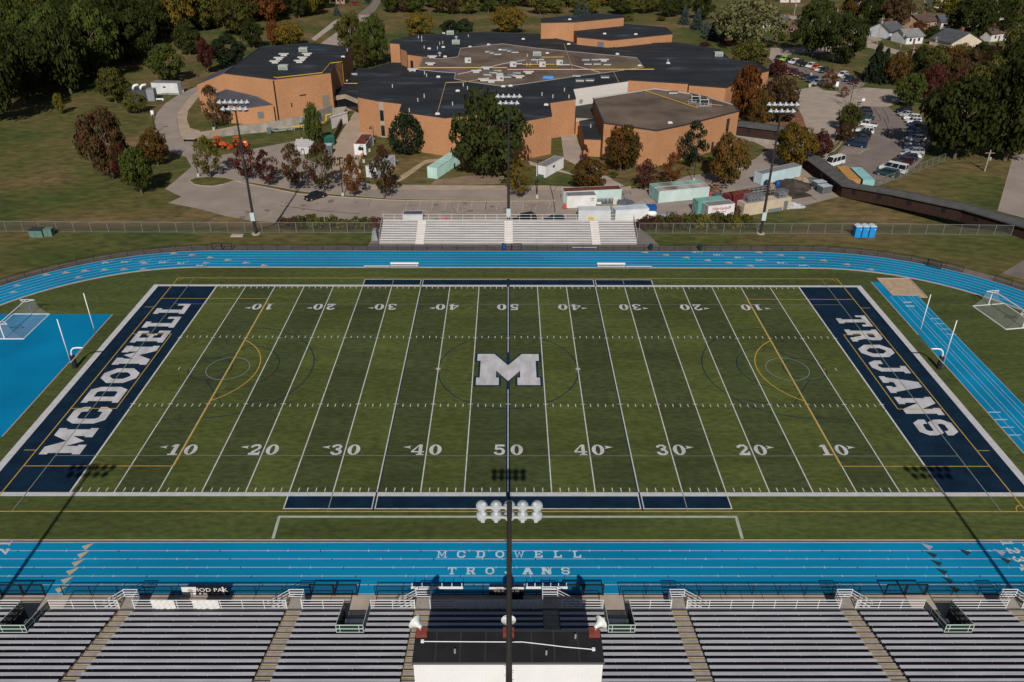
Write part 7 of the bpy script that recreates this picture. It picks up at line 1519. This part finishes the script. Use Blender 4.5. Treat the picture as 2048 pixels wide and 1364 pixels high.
# ------------------------------------------------------------------ trees: crowns of many small leaf faces over tapered trunks with limbs
LEAF = {}
LC = dict(dark=((.022, .030, .010), (.046, .054, .015)), green=((.036, .052, .013), (.070, .086, .020)), olive=((.055, .057, .016), (.105, .098, .026)), pale=((.10, .105, .045), (.16, .155, .07)),
          gold=((.15, .085, .012), (.26, .15, .02)), rust=((.085, .034, .013), (.17, .065, .020)), maroon=((.045, .013, .013), (.085, .030, .024)), redmix=((.035, .045, .014), (.095, .030, .022)), brown=((.055, .034, .020), (.095, .060, .030)),
          yellow=((.085, .085, .016), (.17, .14, .022)), spruce=((.030, .045, .042), (.070, .088, .085)), pine=((.014, .024, .014), (.034, .046, .022)), rustmix=((.060, .055, .015), (.15, .062, .020)), autumn=((.065, .065, .016), (.19, .115, .020)))
def leaf_mat(c):
    if c in LEAF: return LEAF[c]
    m = bpy.data.materials.new('leaf_' + c); m.use_nodes = True; nt = m.node_tree; nt.nodes.clear()
    a, z = LC[c]; out = nt.nodes.new('ShaderNodeOutputMaterial'); df = nt.nodes.new('ShaderNodeBsdfDiffuse'); tr = nt.nodes.new('ShaderNodeBsdfTranslucent'); mx = nt.nodes.new('ShaderNodeMixShader'); mx.inputs[0].default_value = .22
    tc = nt.nodes.new('ShaderNodeTexCoord'); oi = nt.nodes.new('ShaderNodeObjectInfo'); va = nt.nodes.new('ShaderNodeVectorMath'); va.operation = 'ADD'
    cm = nt.nodes.new('ShaderNodeMath'); cm.operation = 'MULTIPLY'; cm.inputs[1].default_value = 50; nt.links.new(oi.outputs['Random'], cm.inputs[0]); nt.links.new(tc.outputs['Object'], va.inputs[0]); nt.links.new(cm.outputs[0], va.inputs[1])
    n1 = nt.nodes.new('ShaderNodeTexNoise'); n1.inputs['Scale'].default_value = 1.6 if 'mix' in c or c == 'autumn' else 2.5; n1.inputs['Detail'].default_value = 7; n1.inputs['Roughness'].default_value = .72; nt.links.new(va.outputs[0], n1.inputs[0])
    rp = nt.nodes.new('ShaderNodeValToRGB'); e = rp.color_ramp.elements; e[0].position, e[0].color = .38, (*a, 1); e[1].position, e[1].color = .62, (*z, 1); nt.links.new(n1.outputs[0], rp.inputs[0])
    hs = nt.nodes.new('ShaderNodeHueSaturation'); mr = nt.nodes.new('ShaderNodeMapRange'); mr.inputs['To Min'].default_value = .75; mr.inputs['To Max'].default_value = 1.3; nt.links.new(oi.outputs['Random'], mr.inputs[0]); nt.links.new(mr.outputs[0], hs.inputs['Value'])
    nt.links.new(rp.outputs[0], hs.inputs['Color'])
    for s in (df, tr): nt.links.new(hs.outputs[0], s.inputs[0])
    nt.links.new(df.outputs[0], mx.inputs[1]); nt.links.new(tr.outputs[0], mx.inputs[2]); nt.links.new(mx.outputs[0], out.inputs[0]); LEAF[c] = m; return m
bark = mat('bark', (.13, .10, .08), .95, .25, 6); bark_pale = mat('bark_pale', (.26, .22, .19), .95, .2, 6)
def leaves(b, c, r, n, s, rg, up=.35):
    for _ in range(n):
        u, v = rg.uniform(-1, 1), rg.uniform(0, 2 * pi); q = math.sqrt(1 - u * u); d = Vector((q * math.cos(v), q * math.sin(v), u))
        if d.z < -.45 and rg.random() < .6: continue
        k = rg.uniform(.62, 1.05); p = Vector(c) + Vector((d.x * r[0], d.y * r[1], d.z * r[2])) * k
        nrm = (d + Vector((rg.gauss(0, .45), rg.gauss(0, .45), rg.gauss(0, .45) + up))).normalized(); t = nrm.cross(Vector((rg.gauss(0, 1), rg.gauss(0, 1), rg.gauss(0, 1)))).normalized(); w = nrm.cross(t); sz = s * rg.uniform(.55, 1.25)
        b.add([p - t * sz, p - w * sz * .7, p + t * sz, p + w * sz * .7], [(0, 1, 2, 3)])
def crown_mesh(kind, seed):
    rg = random.Random(seed * 31 + len(kind)); b = MB()
    if kind in ('broad', 'oval', 'bush'):
        nc = {'broad': 38, 'oval': 30, 'bush': 16}[kind]; zs = {'broad': .5, 'oval': .5, 'bush': .42}[kind]
        for i in range(nc):
            u = 1 - 2 * (i + .5) / nc; v = i * 2.39996 + rg.uniform(-.5, .5); q = math.sqrt(1 - u * u); k = rg.uniform(.45, .86)
            tap = 1 - .35 * max(0, u) if kind == 'oval' else 1
            if u < -.6: tap *= .85
            c = (q * math.cos(v) * k * tap, q * math.sin(v) * k * tap, zs + u * .40 * rg.uniform(.8, 1.1)); r = rg.uniform(.20, .36)
            leaves(b, c, (r, r, r * (.42 if kind != 'bush' else .5)), {'broad': 150, 'oval': 125, 'bush': 90}[kind], {'broad': .043, 'oval': .052, 'bush': .07}[kind], rg)
    elif kind == 'sparse':
        for i in range(46):
            u = rg.uniform(-1, 1); v = rg.uniform(0, 2 * pi); q = math.sqrt(1 - u * u) * (1 - .4 * max(0, u)); k = rg.uniform(.35, .85); r = rg.uniform(.14, .26)
            leaves(b, (q * math.cos(v) * k, q * math.sin(v) * k, .5 + .43 * u), (r, r, r * .45), 46, .044, rg)
    elif kind in ('spruce', 'pine_open'):
        n = 13
        for i in range(n):
            z = i / n; r = (1 - z) * .95 + .06; m = max(4, int(11 * (1 - z) + 3)); droop = .06
            for j in range(m):
                if kind == 'pine_open' and rg.random() < .3: continue
                a = 2 * pi * (j + rg.random()) / m; rr = r * rg.uniform(.7, 1.1) * (1 if kind == 'spruce' else rg.uniform(.6, 1.1))
                for t in range(7):
                    f = (t + .6) / 7; c = (rr * f * math.cos(a), rr * f * math.sin(a), z + .03 - droop * f); leaves(b, c, (.11, .11, .035), 5 if kind == 'spruce' else 6, .075, rg, .6)
    elif kind == 'roundpine':
        for i in range(60):
            u = 1 - 2 * (i + .5) / 60; v = i * 2.4; q = math.sqrt(1 - u * u); tap = (1 - .25 * u)
            leaves(b, (q * math.cos(v) * .8 * tap, q * math.sin(v) * .8 * tap, .5 + .44 * u), (.2, .2, .10), 60, .05, rg, .6)
    elif kind == 'willow':
        for i in range(46):
            u = 1 - 1.6 * (i + .5) / 46; v = i * 2.4; q = math.sqrt(max(0, 1 - u * u)); k = rg.uniform(.5, .95); c = Vector((q * math.cos(v) * k, q * math.sin(v) * k, .52 + .42 * u))
            leaves(b, c, (.2, .2, .09), 45, .05, rg); 
            for t in range(5): leaves(b, c * 1.03 - Vector((0, 0, .05 * (t + 1))), (.12, .12, .06), 14, .042, rg, -.2)
    return b
def trunk_mesh(kind, seed):
    rg = random.Random(seed * 7 + 3); b = MB()
    if kind in ('spruce', 'pine_open', 'roundpine'): b.tube([(0, 0, -.02), (0, 0, .4), (.0, 0, .97)], [.018, .013, .003], 6); return b
    if kind == 'bare':
        def grow(p, d, L, r, lv):
            q = p + d * L; b.tube([p, p.lerp(q, .5) + Vector((rg.gauss(0, .01), rg.gauss(0, .01), 0)), q], [r, r * .8, r * .55], 4, False)
            if lv == 0: return
            for _ in range(4 if lv > 1 else 3):
                e = (d + Vector((rg.gauss(0, .5), rg.gauss(0, .5), rg.uniform(0, .35)))).normalized(); grow(p.lerp(q, rg.uniform(.45, 1)), e, L * rg.uniform(.55, .8), r * .5, lv - 1)
        grow(Vector((0, 0, 0)), Vector((0, 0, 1)), .34, .016, 4); return b
    b.tube([(0, 0, -.02), (.003, 0, .15), (0, .006, .38), (.0, 0, .72)], [.024, .017, .013, .004], 7)
    for i in range(9):
        a = i * 2.4; z = .2 + .05 * i; L = .30 * (1 - .05 * i); p0 = Vector((0, 0, z)); p1 = p0 + Vector((math.cos(a) * L * .5, math.sin(a) * L * .5, .09)); p2 = p0 + Vector((math.cos(a) * L * .95, math.sin(a) * L * .95, .24)); b.tube([p0, p1, p2], [.009, .006, .002], 5, False)
    return b
CM, TM = {}, {}
CB = dict(broad=.06, oval=.10, sparse=.12, spruce=.04, pine_open=.16, roundpine=.04, willow=.1, bush=0)
def tree_at(p, h, w, kind, colr, label, group=None, seed=None, name=None, turn=None):
    if seed is None: seed = rnd.randrange(4)
    nm = name or ('pine_tree' if colr == 'pine' and kind != 'spruce' else None) or {'spruce': 'spruce_tree', 'pine_open': 'pine_tree', 'roundpine': 'pine_tree', 'willow': 'willow_tree', 'bare': 'bare_tree'}.get(kind, 'leafy_tree')
    t = thing(nm, label, 'tree', (p.x, p.y, gz(p.x, p.y)), rnd.uniform(0, 6.28) if turn is None else turn, group)
    tk = (kind if kind in ('spruce', 'bare') else 'std', seed % 2)
    if tk not in TM: TM[tk] = trunk_mesh(tk[0], tk[1]).mesh('trunk', bark if kind != 'bare' else bark_pale)
    o = bpy.data.objects.new('trunk', TM[tk]); COL.objects.link(o); o.parent = t; ks = h * (w / h * 1.3 if kind == 'bare' else min(1, w / h * 1.05)); o.scale = (ks, ks, h)
    if kind == 'bare': return t
    ck = (kind, seed, colr)
    if ck not in CM: CM[ck] = crown_mesh(kind, seed).mesh('crown', leaf_mat(colr))
    c = bpy.data.objects.new('crown', CM[ck]); COL.objects.link(c); c.parent = t; cb = CB[kind]; c.location = (0, 0, h * cb); c.scale = (w / 2, w / 2, h * (1 - cb)); return t
def tree(bx, by, top, wpx, kind, colr, label, group=None, seed=None):
    p = P(bx, by); h = height_to(p, top); bx += .65 * (bx - pix(p + Vector((0, 0, h * .55)))[0]); p = P(bx, by); return tree_at(p, h, wpx * mpp(p + Vector((0, 0, h / 2))), kind, colr, label, group, seed)
def shrub(p, w, h, colr, label, group=None, seed=0):
    ck = ('bush', seed, colr)
    if ck not in CM: CM[ck] = crown_mesh('bush', seed).mesh('crown', leaf_mat(colr))
    t = thing('shrub', label, 'shrub', (p.x, p.y, gz(p.x, p.y)), rnd.uniform(0, 6.28), group); c = bpy.data.objects.new('foliage', CM[ck]); COL.objects.link(c); c.parent = t; c.scale = (w / 2, w / 2, h); c.location = (0, 0, -.05 * h); return t
T = [(214.5, 357, 217, 108, 'broad', 'redmix', 'large dark red and green tree, biggest of the clump on the left lawn'), (250, 372, 287, 46, 'oval', 'maroon', 'dark maroon tree squeezed between the big red tree and the green one'), (275.5, 388, 292, 74, 'oval', 'green', 'green tree with pale trunk at the front of the clump on the left lawn'),
     (310.5, 331, 258, 58, 'broad', 'rustmix', 'reddish brown tree beside the left service road'), (119, 228, 184, 24, 'oval', 'yellow', 'small yellow green sapling alone on the left lawn'), (226, 206, 133, 72, 'oval', 'olive', 'bushy grey green tree in front of the generator'), (268, 226, 186, 54, 'broad', 'olive', 'low bushy green tree right of the generator'),
     (332, 166, 83, 76, 'oval', 'green', 'round green maple behind the white container by the left road'), (412, 147, 74, 40, 'oval', 'maroon', 'dark purple tree behind the sloping annexe'), (455, 138, 70, 82, 'broad', 'pine', 'dark spreading evergreen behind the left end of the gymnasium'),
     (415.5, 357, 272, 68, 'sparse', 'yellow', 'yellow green tree on the kerbed island of the lot'), (426, 256, 168, 56, 'sparse', 'brown', 'brownish tree with open crown standing before the sloping annexe'), (448, 250, 198, 30, 'sparse', 'brown', 'small brown tree right of the open brownish one at the gymnasium corner'), (458, 248, 222, 28, 'bare', 'brown', 'small leafless tree on the grass by the gymnasium'),
     (489, 361, 283, 66, 'sparse', 'maroon', 'dark red street tree behind the left mast'), (533, 372, 298, 60, 'sparse', 'maroon', 'brownish red street tree second from the left mast'), (586.6, 380, 284, 68, 'sparse', 'redmix', 'red and green street tree third in the row along the lot'), (643.8, 385, 282, 78, 'sparse', 'redmix', 'tall sparse red street tree above the black sedan'), (704.7, 393, 309, 60, 'sparse', 'rust', 'rusty orange street tree at the foot of the brick walk'), (765.7, 397, 290, 68, 'sparse', 'redmix', 'reddish street tree in front of the grey roofed site trailer'),
     (628, 298, 205, 44, 'oval', 'green', 'narrow upright green tree by the compactor ramp'), (812, 308, 226, 74, 'roundpine', 'pine', 'dense round blue green pine against the classroom wall'), (975, 353, 184, 168, 'broad', 'dark', 'very large dark green tree in front of the classroom building'), (1038, 396, 312, 66, 'sparse', 'autumn', 'small golden brown tree right of the middle mast'),
     (1180, 383, 318, 80, 'broad', 'rustmix', 'low red and yellow tree behind the rusty roofed container'), (1243, 342, 248, 80, 'oval', 'rustmix', 'green and brown tree close to the left side of the auditorium wall'), (1262, 340, 262, 44, 'sparse', 'brown', 'sparse brown half bare tree against the auditorium wall'), (1168, 345, 287, 30, 'sparse', 'maroon', 'thin reddish tree at the lobby corner'), (1292, 380, 318, 58, 'sparse', 'maroon', 'low dark red tree behind the mint containers'), (1344, 374, 304, 50, 'sparse', 'rust', 'rusty red tree left of the auditorium pine'),
     (1386, 336, 240, 74, 'sparse', 'pine', 'tall dark pine in front of the auditorium'), (1455, 370, 268, 86, 'broad', 'rustmix', 'broad brown green tree between the auditorium and the pale blue container'), (1442, 345, 270, 52, 'sparse', 'redmix', 'sparse reddish tree behind the broad brown green one'), (1585, 335, 248, 92, 'broad', 'autumn', 'broad golden green tree beside the right mast'), (1640, 318, 262, 56, 'oval', 'maroon', 'dark red tree right of the golden green one beside the right mast'),
     (1493, 238, 124, 68, 'oval', 'rust', 'tall rusty orange tree at the right end of the school'), (1555, 245, 150, 88, 'broad', 'brown', 'brown tree with thinning leaves right of the tall rusty one'), (1520, 262, 180, 56, 'broad', 'rustmix', 'golden rusty tree below the tall rusty one'), (1590, 240, 176, 48, 'bare', 'brown', 'leafless grey tree at the edge of the access road'), (1709, 216, 148, 58, 'bare', 'brown', 'leafless pale tree at the top of the left car row'), (1688, 196, 172, 26, 'sparse', 'rust', 'small rusty tree left of the leafless pale one'),
     (1700, 262, 208, 58, 'oval', 'olive', 'olive green tree on the strip left of the car rows'), (1690, 283, 246, 40, 'oval', 'brown', 'small brown tree below the olive one on the strip'), (1659, 178, 138, 42, 'sparse', 'rust', 'small orange leaved tree on the island of the upper car park'), (1556, 156, 118, 36, 'oval', 'maroon', 'small purple tree at the corner of the school near the cars'), (1546, 150, 132, 30, 'oval', 'spruce', 'small grey green bushy tree at the school corner'), (1500, 134, 80, 84, 'broad', 'olive', 'round olive green tree behind the right end of the school roof'), (1456, 92, 72, 36, 'oval', 'maroon', 'small purple tree behind the school roof by the spruces'),
     (1821, 213, 143, 68, 'oval', 'green', 'green tree at the right of the access road junction'), (1862, 209, 130, 58, 'broad', 'maroon', 'purple brown tree right of the green one at the junction'), (1925, 318, 152, 170, 'broad', 'dark', 'huge dark green tree shading the right car row'), (2035, 322, 88, 170, 'broad', 'dark', 'huge dark green tree at the right edge of the photo'), (1975, 255, 118, 120, 'broad', 'olive', 'tall olive tree behind the two huge dark ones at the right'),
     (1631, 114, -8, 92, 'broad', 'dark', 'big dark green tree left one of the pair above the upper car park'), (1690, 128, 26, 92, 'broad', 'dark', 'big dark green tree right one of the pair above the upper car park'), (1752, 163, 86, 56, 'spruce', 'pine', 'dark spruce beside the leaning pale pole, taller one'), (1768, 166, 96, 44, 'spruce', 'pine', 'dark spruce beside the leaning pale pole, shorter one'), (1795, 170, 100, 56, 'oval', 'rustmix', 'reddish tree between the dark spruce and the pale pole'),
     (1845, 150, 92, 60, 'broad', 'dark', 'dark green tree in front of the white house'), (1872, 160, 98, 54, 'broad', 'olive', 'olive tree below the white house'), (1905, 148, 92, 60, 'broad', 'rustmix', 'brownish tree below the big gabled house'), (1935, 165, 100, 70, 'broad', 'brown', 'brown tree below the gabled house further right'), (1900, 200, 120, 76, 'broad', 'redmix', 'dark mixed red and green tree behind the huge dark one'), (1850, 185, 128, 50, 'oval', 'dark', 'dark green tree behind the purple brown one'), (2020, 190, 84, 96, 'broad', 'dark', 'dark tree at the right edge below the brown roofed house'), (1960, 130, 84, 54, 'oval', 'dark', 'dark tree hiding the front of the gabled house'), (1925, 118, 88, 44, 'broad', 'olive', 'olive tree before the left corner of the gabled house'), (1990, 150, 96, 60, 'broad', 'redmix', 'mixed tree below the brown roofed house at the right'), (1830, 128, 92, 34, 'oval', 'rustmix', 'brownish tree below the front yard pole'), (1880, 128, 90, 44, 'broad', 'dark', 'dark tree below the white house, middle one'), (1950, 215, 150, 74, 'broad', 'dark', 'dark tree filling the gap left of the tall olive one'), (2050, 140, 40, 90, 'broad', 'olive', 'olive tree at the right edge near the top'),
     (1946, 84, -14, 104, 'broad', 'dark', 'very dark big tree behind the gabled house roof'), (1992, 78, 0, 70, 'broad', 'dark', 'dark tree near the top right corner'), (2036, 60, -30, 80, 'broad', 'green', 'green tree in the top right corner'), (1792, 60, -12, 66, 'broad', 'brown', 'dark brown tree behind the red chimneyed house'), (1748, 50, -10, 56, 'broad', 'dark', 'dark tree left of the dark brown one at the top'), (1708, 42, -20, 56, 'broad', 'rustmix', 'brownish tree behind the pair of big dark trees'), (1895, 26, -22, 60, 'broad', 'yellow', 'yellow green tree at the top right'), (1850, 36, 4, 46, 'sparse', 'pale', 'pale grey green tree by the street at the top right'), (1910, 62, 36, 34, 'oval', 'brown', 'small brown tree between two houses at the upper right'), (1838, 64, 40, 34, 'oval', 'rust', 'small rusty tree beside the brown roofed brick house'), (1862, 84, 60, 28, 'bush', 'dark', 'small dark round tree in front of the brown roofed brick house') if False else (1866, 78, 50, 36, 'oval', 'dark', 'small dark tree beside the brown roofed brick house'),
     (1497, 92, -4, 150, 'willow', 'pale', 'large pale green willow behind the school at the upper right'), (1592, 85, 60, 28, 'oval', 'dark', 'small dark round tree at the right corner of the dark brick house') , (1563, 82, 64, 24, 'oval', 'green', 'small green round tree at the left corner of the dark brick house'),
     (1369, 49, 9, 27, 'spruce', 'spruce', 'blue spruce at the upper left end of the spruce row'), (1395, 59, 16, 32, 'spruce', 'spruce', 'blue spruce second in the row'), (1412, 68, 38, 24, 'spruce', 'spruce', 'shorter blue spruce in the middle of the row'), (1425, 80, 45, 28, 'spruce', 'spruce', 'blue spruce fourth in the row'), (1449, 82, 57, 26, 'spruce', 'spruce', 'small blue spruce at the lower right end of the row'), (1338, 34, -6, 50, 'broad', 'dark', 'dark tree at the upper left of the blue spruces'), (1312, 24, -12, 40, 'broad', 'olive', 'olive tree above the spruce row'), (1365, 30, -14, 46, 'broad', 'dark', 'dark tree behind the upper blue spruce'), (1405, 40, -12, 48, 'broad', 'dark', 'dark tree behind the middle of the spruce row'), (1322, 42, 32, 22, 'oval', 'olive', 'small olive bush like tree left of the spruce row'),
     (702, 112, 24, 64, 'broad', 'olive', 'olive tree by the back drive, left one of two'), (748, 132, 28, 66, 'broad', 'green', 'green tree by the back drive, right one of two'), (722, 138, 80, 50, 'broad', 'olive', 'low olive tree in front of the two by the back drive'), (838, 76, 24, 62, 'broad', 'autumn', 'golden orange tree behind the left part of the school'), (900, 72, 40, 42, 'broad', 'pine', 'dark low pine behind the school roof, left one'), (928, 72, 38, 42, 'broad', 'pine', 'dark low pine behind the school roof, right one'), (1015, 68, 12, 78, 'broad', 'autumn', 'wide golden brown tree behind the middle of the school'), (578, 92, 44, 66, 'broad', 'autumn', 'golden olive tree behind the gymnasium roof'), (546, 92, 38, 34, 'oval', 'rust', 'rusty tree behind the left part of the gymnasium'), (505, 96, 40, 50, 'broad', 'dark', 'dark tree behind the back left corner of the gymnasium'),
     (673, 31, 8, 18, 'spruce', 'spruce', 'small blue spruce at the end of the back walk'), (1156, 30, 0, 20, 'spruce', 'spruce', 'blue spruce at the far edge behind the rear hall, left one'), (1172, 30, -4, 20, 'spruce', 'spruce', 'blue spruce at the far edge behind the rear hall, right one'), (470, 70, -12, 90, 'broad', 'olive', 'large pale olive tree rising above the wood behind the gymnasium'), (392, 40, -30, 52, 'broad', 'gold', 'bright golden tree in the wood at the top'), (375, 110, 42, 60, 'broad', 'dark', 'dark green tree at the wood edge left of the purple tree')]
for q in T: tree(*q)
# the dense wood on the left and the tree belt along the top
def inside(p, poly):
    r, j = False, len(poly) - 1
    for i in range(len(poly)):
        if (poly[i][1] > p[1]) != (poly[j][1] > p[1]) and p[0] < (poly[j][0] - poly[i][0]) * (p[1] - poly[i][1]) / (poly[j][1] - poly[i][1]) + poly[i][0]: r = not r
        j = i
    return r
NAMES = dict(dark='dark green', green='mid green', olive='olive green', rust='rusty orange', rustmix='brown green', autumn='golden green', gold='bright golden', maroon='dark purple red', brown='brown', yellow='yellow green', redmix='mixed red and green', pale='pale green')
wood = [tuple(P(*q, LOW)[:2]) for q in ((-110, 296), (-30, 262), (50, 226), (110, 199), (185, 178), (228, 146), (282, 122), (330, 88), (400, 66), (540, 52), (610, 42), (655, 20), (676, 4), (684, -22), (-260, -22))]
xs_, ys_ = [p[0] for p in wood], [p[1] for p in wood]; y = min(ys_); row = 0; nw = 0
while y < max(ys_):
    x = min(xs_) + (6.5 if row % 2 else 0)
    while x < max(xs_):
        q = (x + rnd.uniform(-2.6, 2.6), y + rnd.uniform(-2.6, 2.6)); u = pix((*q, LOW + 10))
        if inside(q, wood) and -34 < u[0] < 700 and u[1] > -60:
            f = min(1, max(0, (pix((*q, LOW))[1] - 45) / 75)); lim = .25 + .75 * f
            cl = rnd.choice(('dark', 'dark', 'dark', 'dark', 'green')) if rnd.random() < lim else rnd.choice(('olive', 'dark', 'rustmix', 'autumn', 'rust', 'green', 'gold', 'brown', 'maroon', 'olive', 'dark'))
            if u[0] > 560: cl = rnd.choice(('rust', 'autumn', 'gold', 'olive', 'brown', 'maroon', 'dark', 'yellow'))
            h = rnd.uniform(17, 25) if u[0] < 520 else rnd.uniform(11, 17)
            tree_at(Vector((*q, LOW)), h, rnd.uniform(15.5, 19.5) * (1 if u[0] < 520 else .75), 'broad' if rnd.random() < .75 else 'oval', cl, '%s tree in the dense wood beyond the lawn at the upper left' % NAMES[cl], 'trees of the dense wood'); nw += 1
        x += 13.0
    y += 11.6; row += 1
for k in range(48):
    fx = k % 16; r_ = k // 16; px_ = 772 + 35 * fx + rnd.uniform(-12, 12) + (17 if r_ % 2 else 0); py_ = 27 - 12 * r_ + rnd.uniform(-3, 2)
    if 1060 < px_ < 1080 and r_ == 0: continue
    p = P(px_, py_, LOW); cl = rnd.choice(('olive', 'autumn', 'gold', 'dark', 'green', 'rustmix', 'yellow', 'brown', 'dark', 'olive', 'maroon' if r_ else 'olive'))
    if 870 < px_ < 960 and r_ > 0: cl = 'dark'
    tree_at(p, rnd.uniform(8, 13) + r_, rnd.uniform(9.5, 13), 'broad' if rnd.random() < .7 else 'oval', cl, '%s tree in the belt of trees along the top edge behind the school' % NAMES[cl], 'tree belt along the top edge')
# shrubs on the bank behind the grey fence
BK = 'shrubs on the bank behind the grey fence'
for k in range(15):
    x = 552 + 14.2 * k; p = P(x, 462, 0); p.y = 50.8 + rnd.uniform(-1.0, 1.6); cl = rnd.choice(('maroon', 'brown', 'redmix', 'brown', 'olive', 'rustmix'))
    if 585 < x < 680: cl = rnd.choice(('olive', 'yellow', 'rustmix', 'olive'))
    shrub(p, rnd.uniform(3.0, 4.4), rnd.uniform(1.7, 2.7) + (.7 if 590 < x < 670 else 0), cl, '%s shrub on the bank left of the silver bleacher' % NAMES[cl], BK, k % 3)
for k in range(22):
    x = 1284 + 10.2 * k; p = P(x, 462, 0); p.y = 50.6 + rnd.uniform(-1.2, 2.4); cl = rnd.choice(('maroon', 'brown', 'rustmix', 'brown', 'olive', 'redmix'))
    if 1370 < x < 1420 or x > 1455: cl = rnd.choice(('olive', 'yellow', 'olive'))
    shrub(p, rnd.uniform(2.8, 4.2), rnd.uniform(1.9, 3.0) + (.8 if x > 1330 else 0), cl, '%s shrub on the bank right of the silver bleacher' % NAMES[cl], BK, k % 3)
for q, w_, h_, cl, lb in (((1300, 345), 4, 1.4, 'brown', 'low brown shrub at the foot of the auditorium wall'), ((1225, 352), 3.5, 1.2, 'olive', 'low olive shrub by the left auditorium corner'), ((1400, 322), 4, 1.3, 'brown', 'low brown shrub right of the auditorium pine'), ((1240, 100), 6, 3, 'brown', 'small brown shrub behind the right end of the rear hall') if False else ((1256, 42), 7, 3.5, 'olive', 'olive shrub at the right end of the tall rear hall'), ((1585, 262), 5, 2.4, 'rust', 'rusty shrub on the mulch bed by the access road'), ((1572, 240), 6, 2.8, 'brown', 'brown shrub on the mulch bed near the mast lamps'), ((1410, 92), 6, 1.8, 'maroon', 'low purple shrub behind the school roof'), ((350, 150), 5, 2.5, 'dark', 'low dark shrub at the wood edge beside the green maple')):
    shrub(P(*q), w_, h_, cl, lb)
print('wood trees', nw)
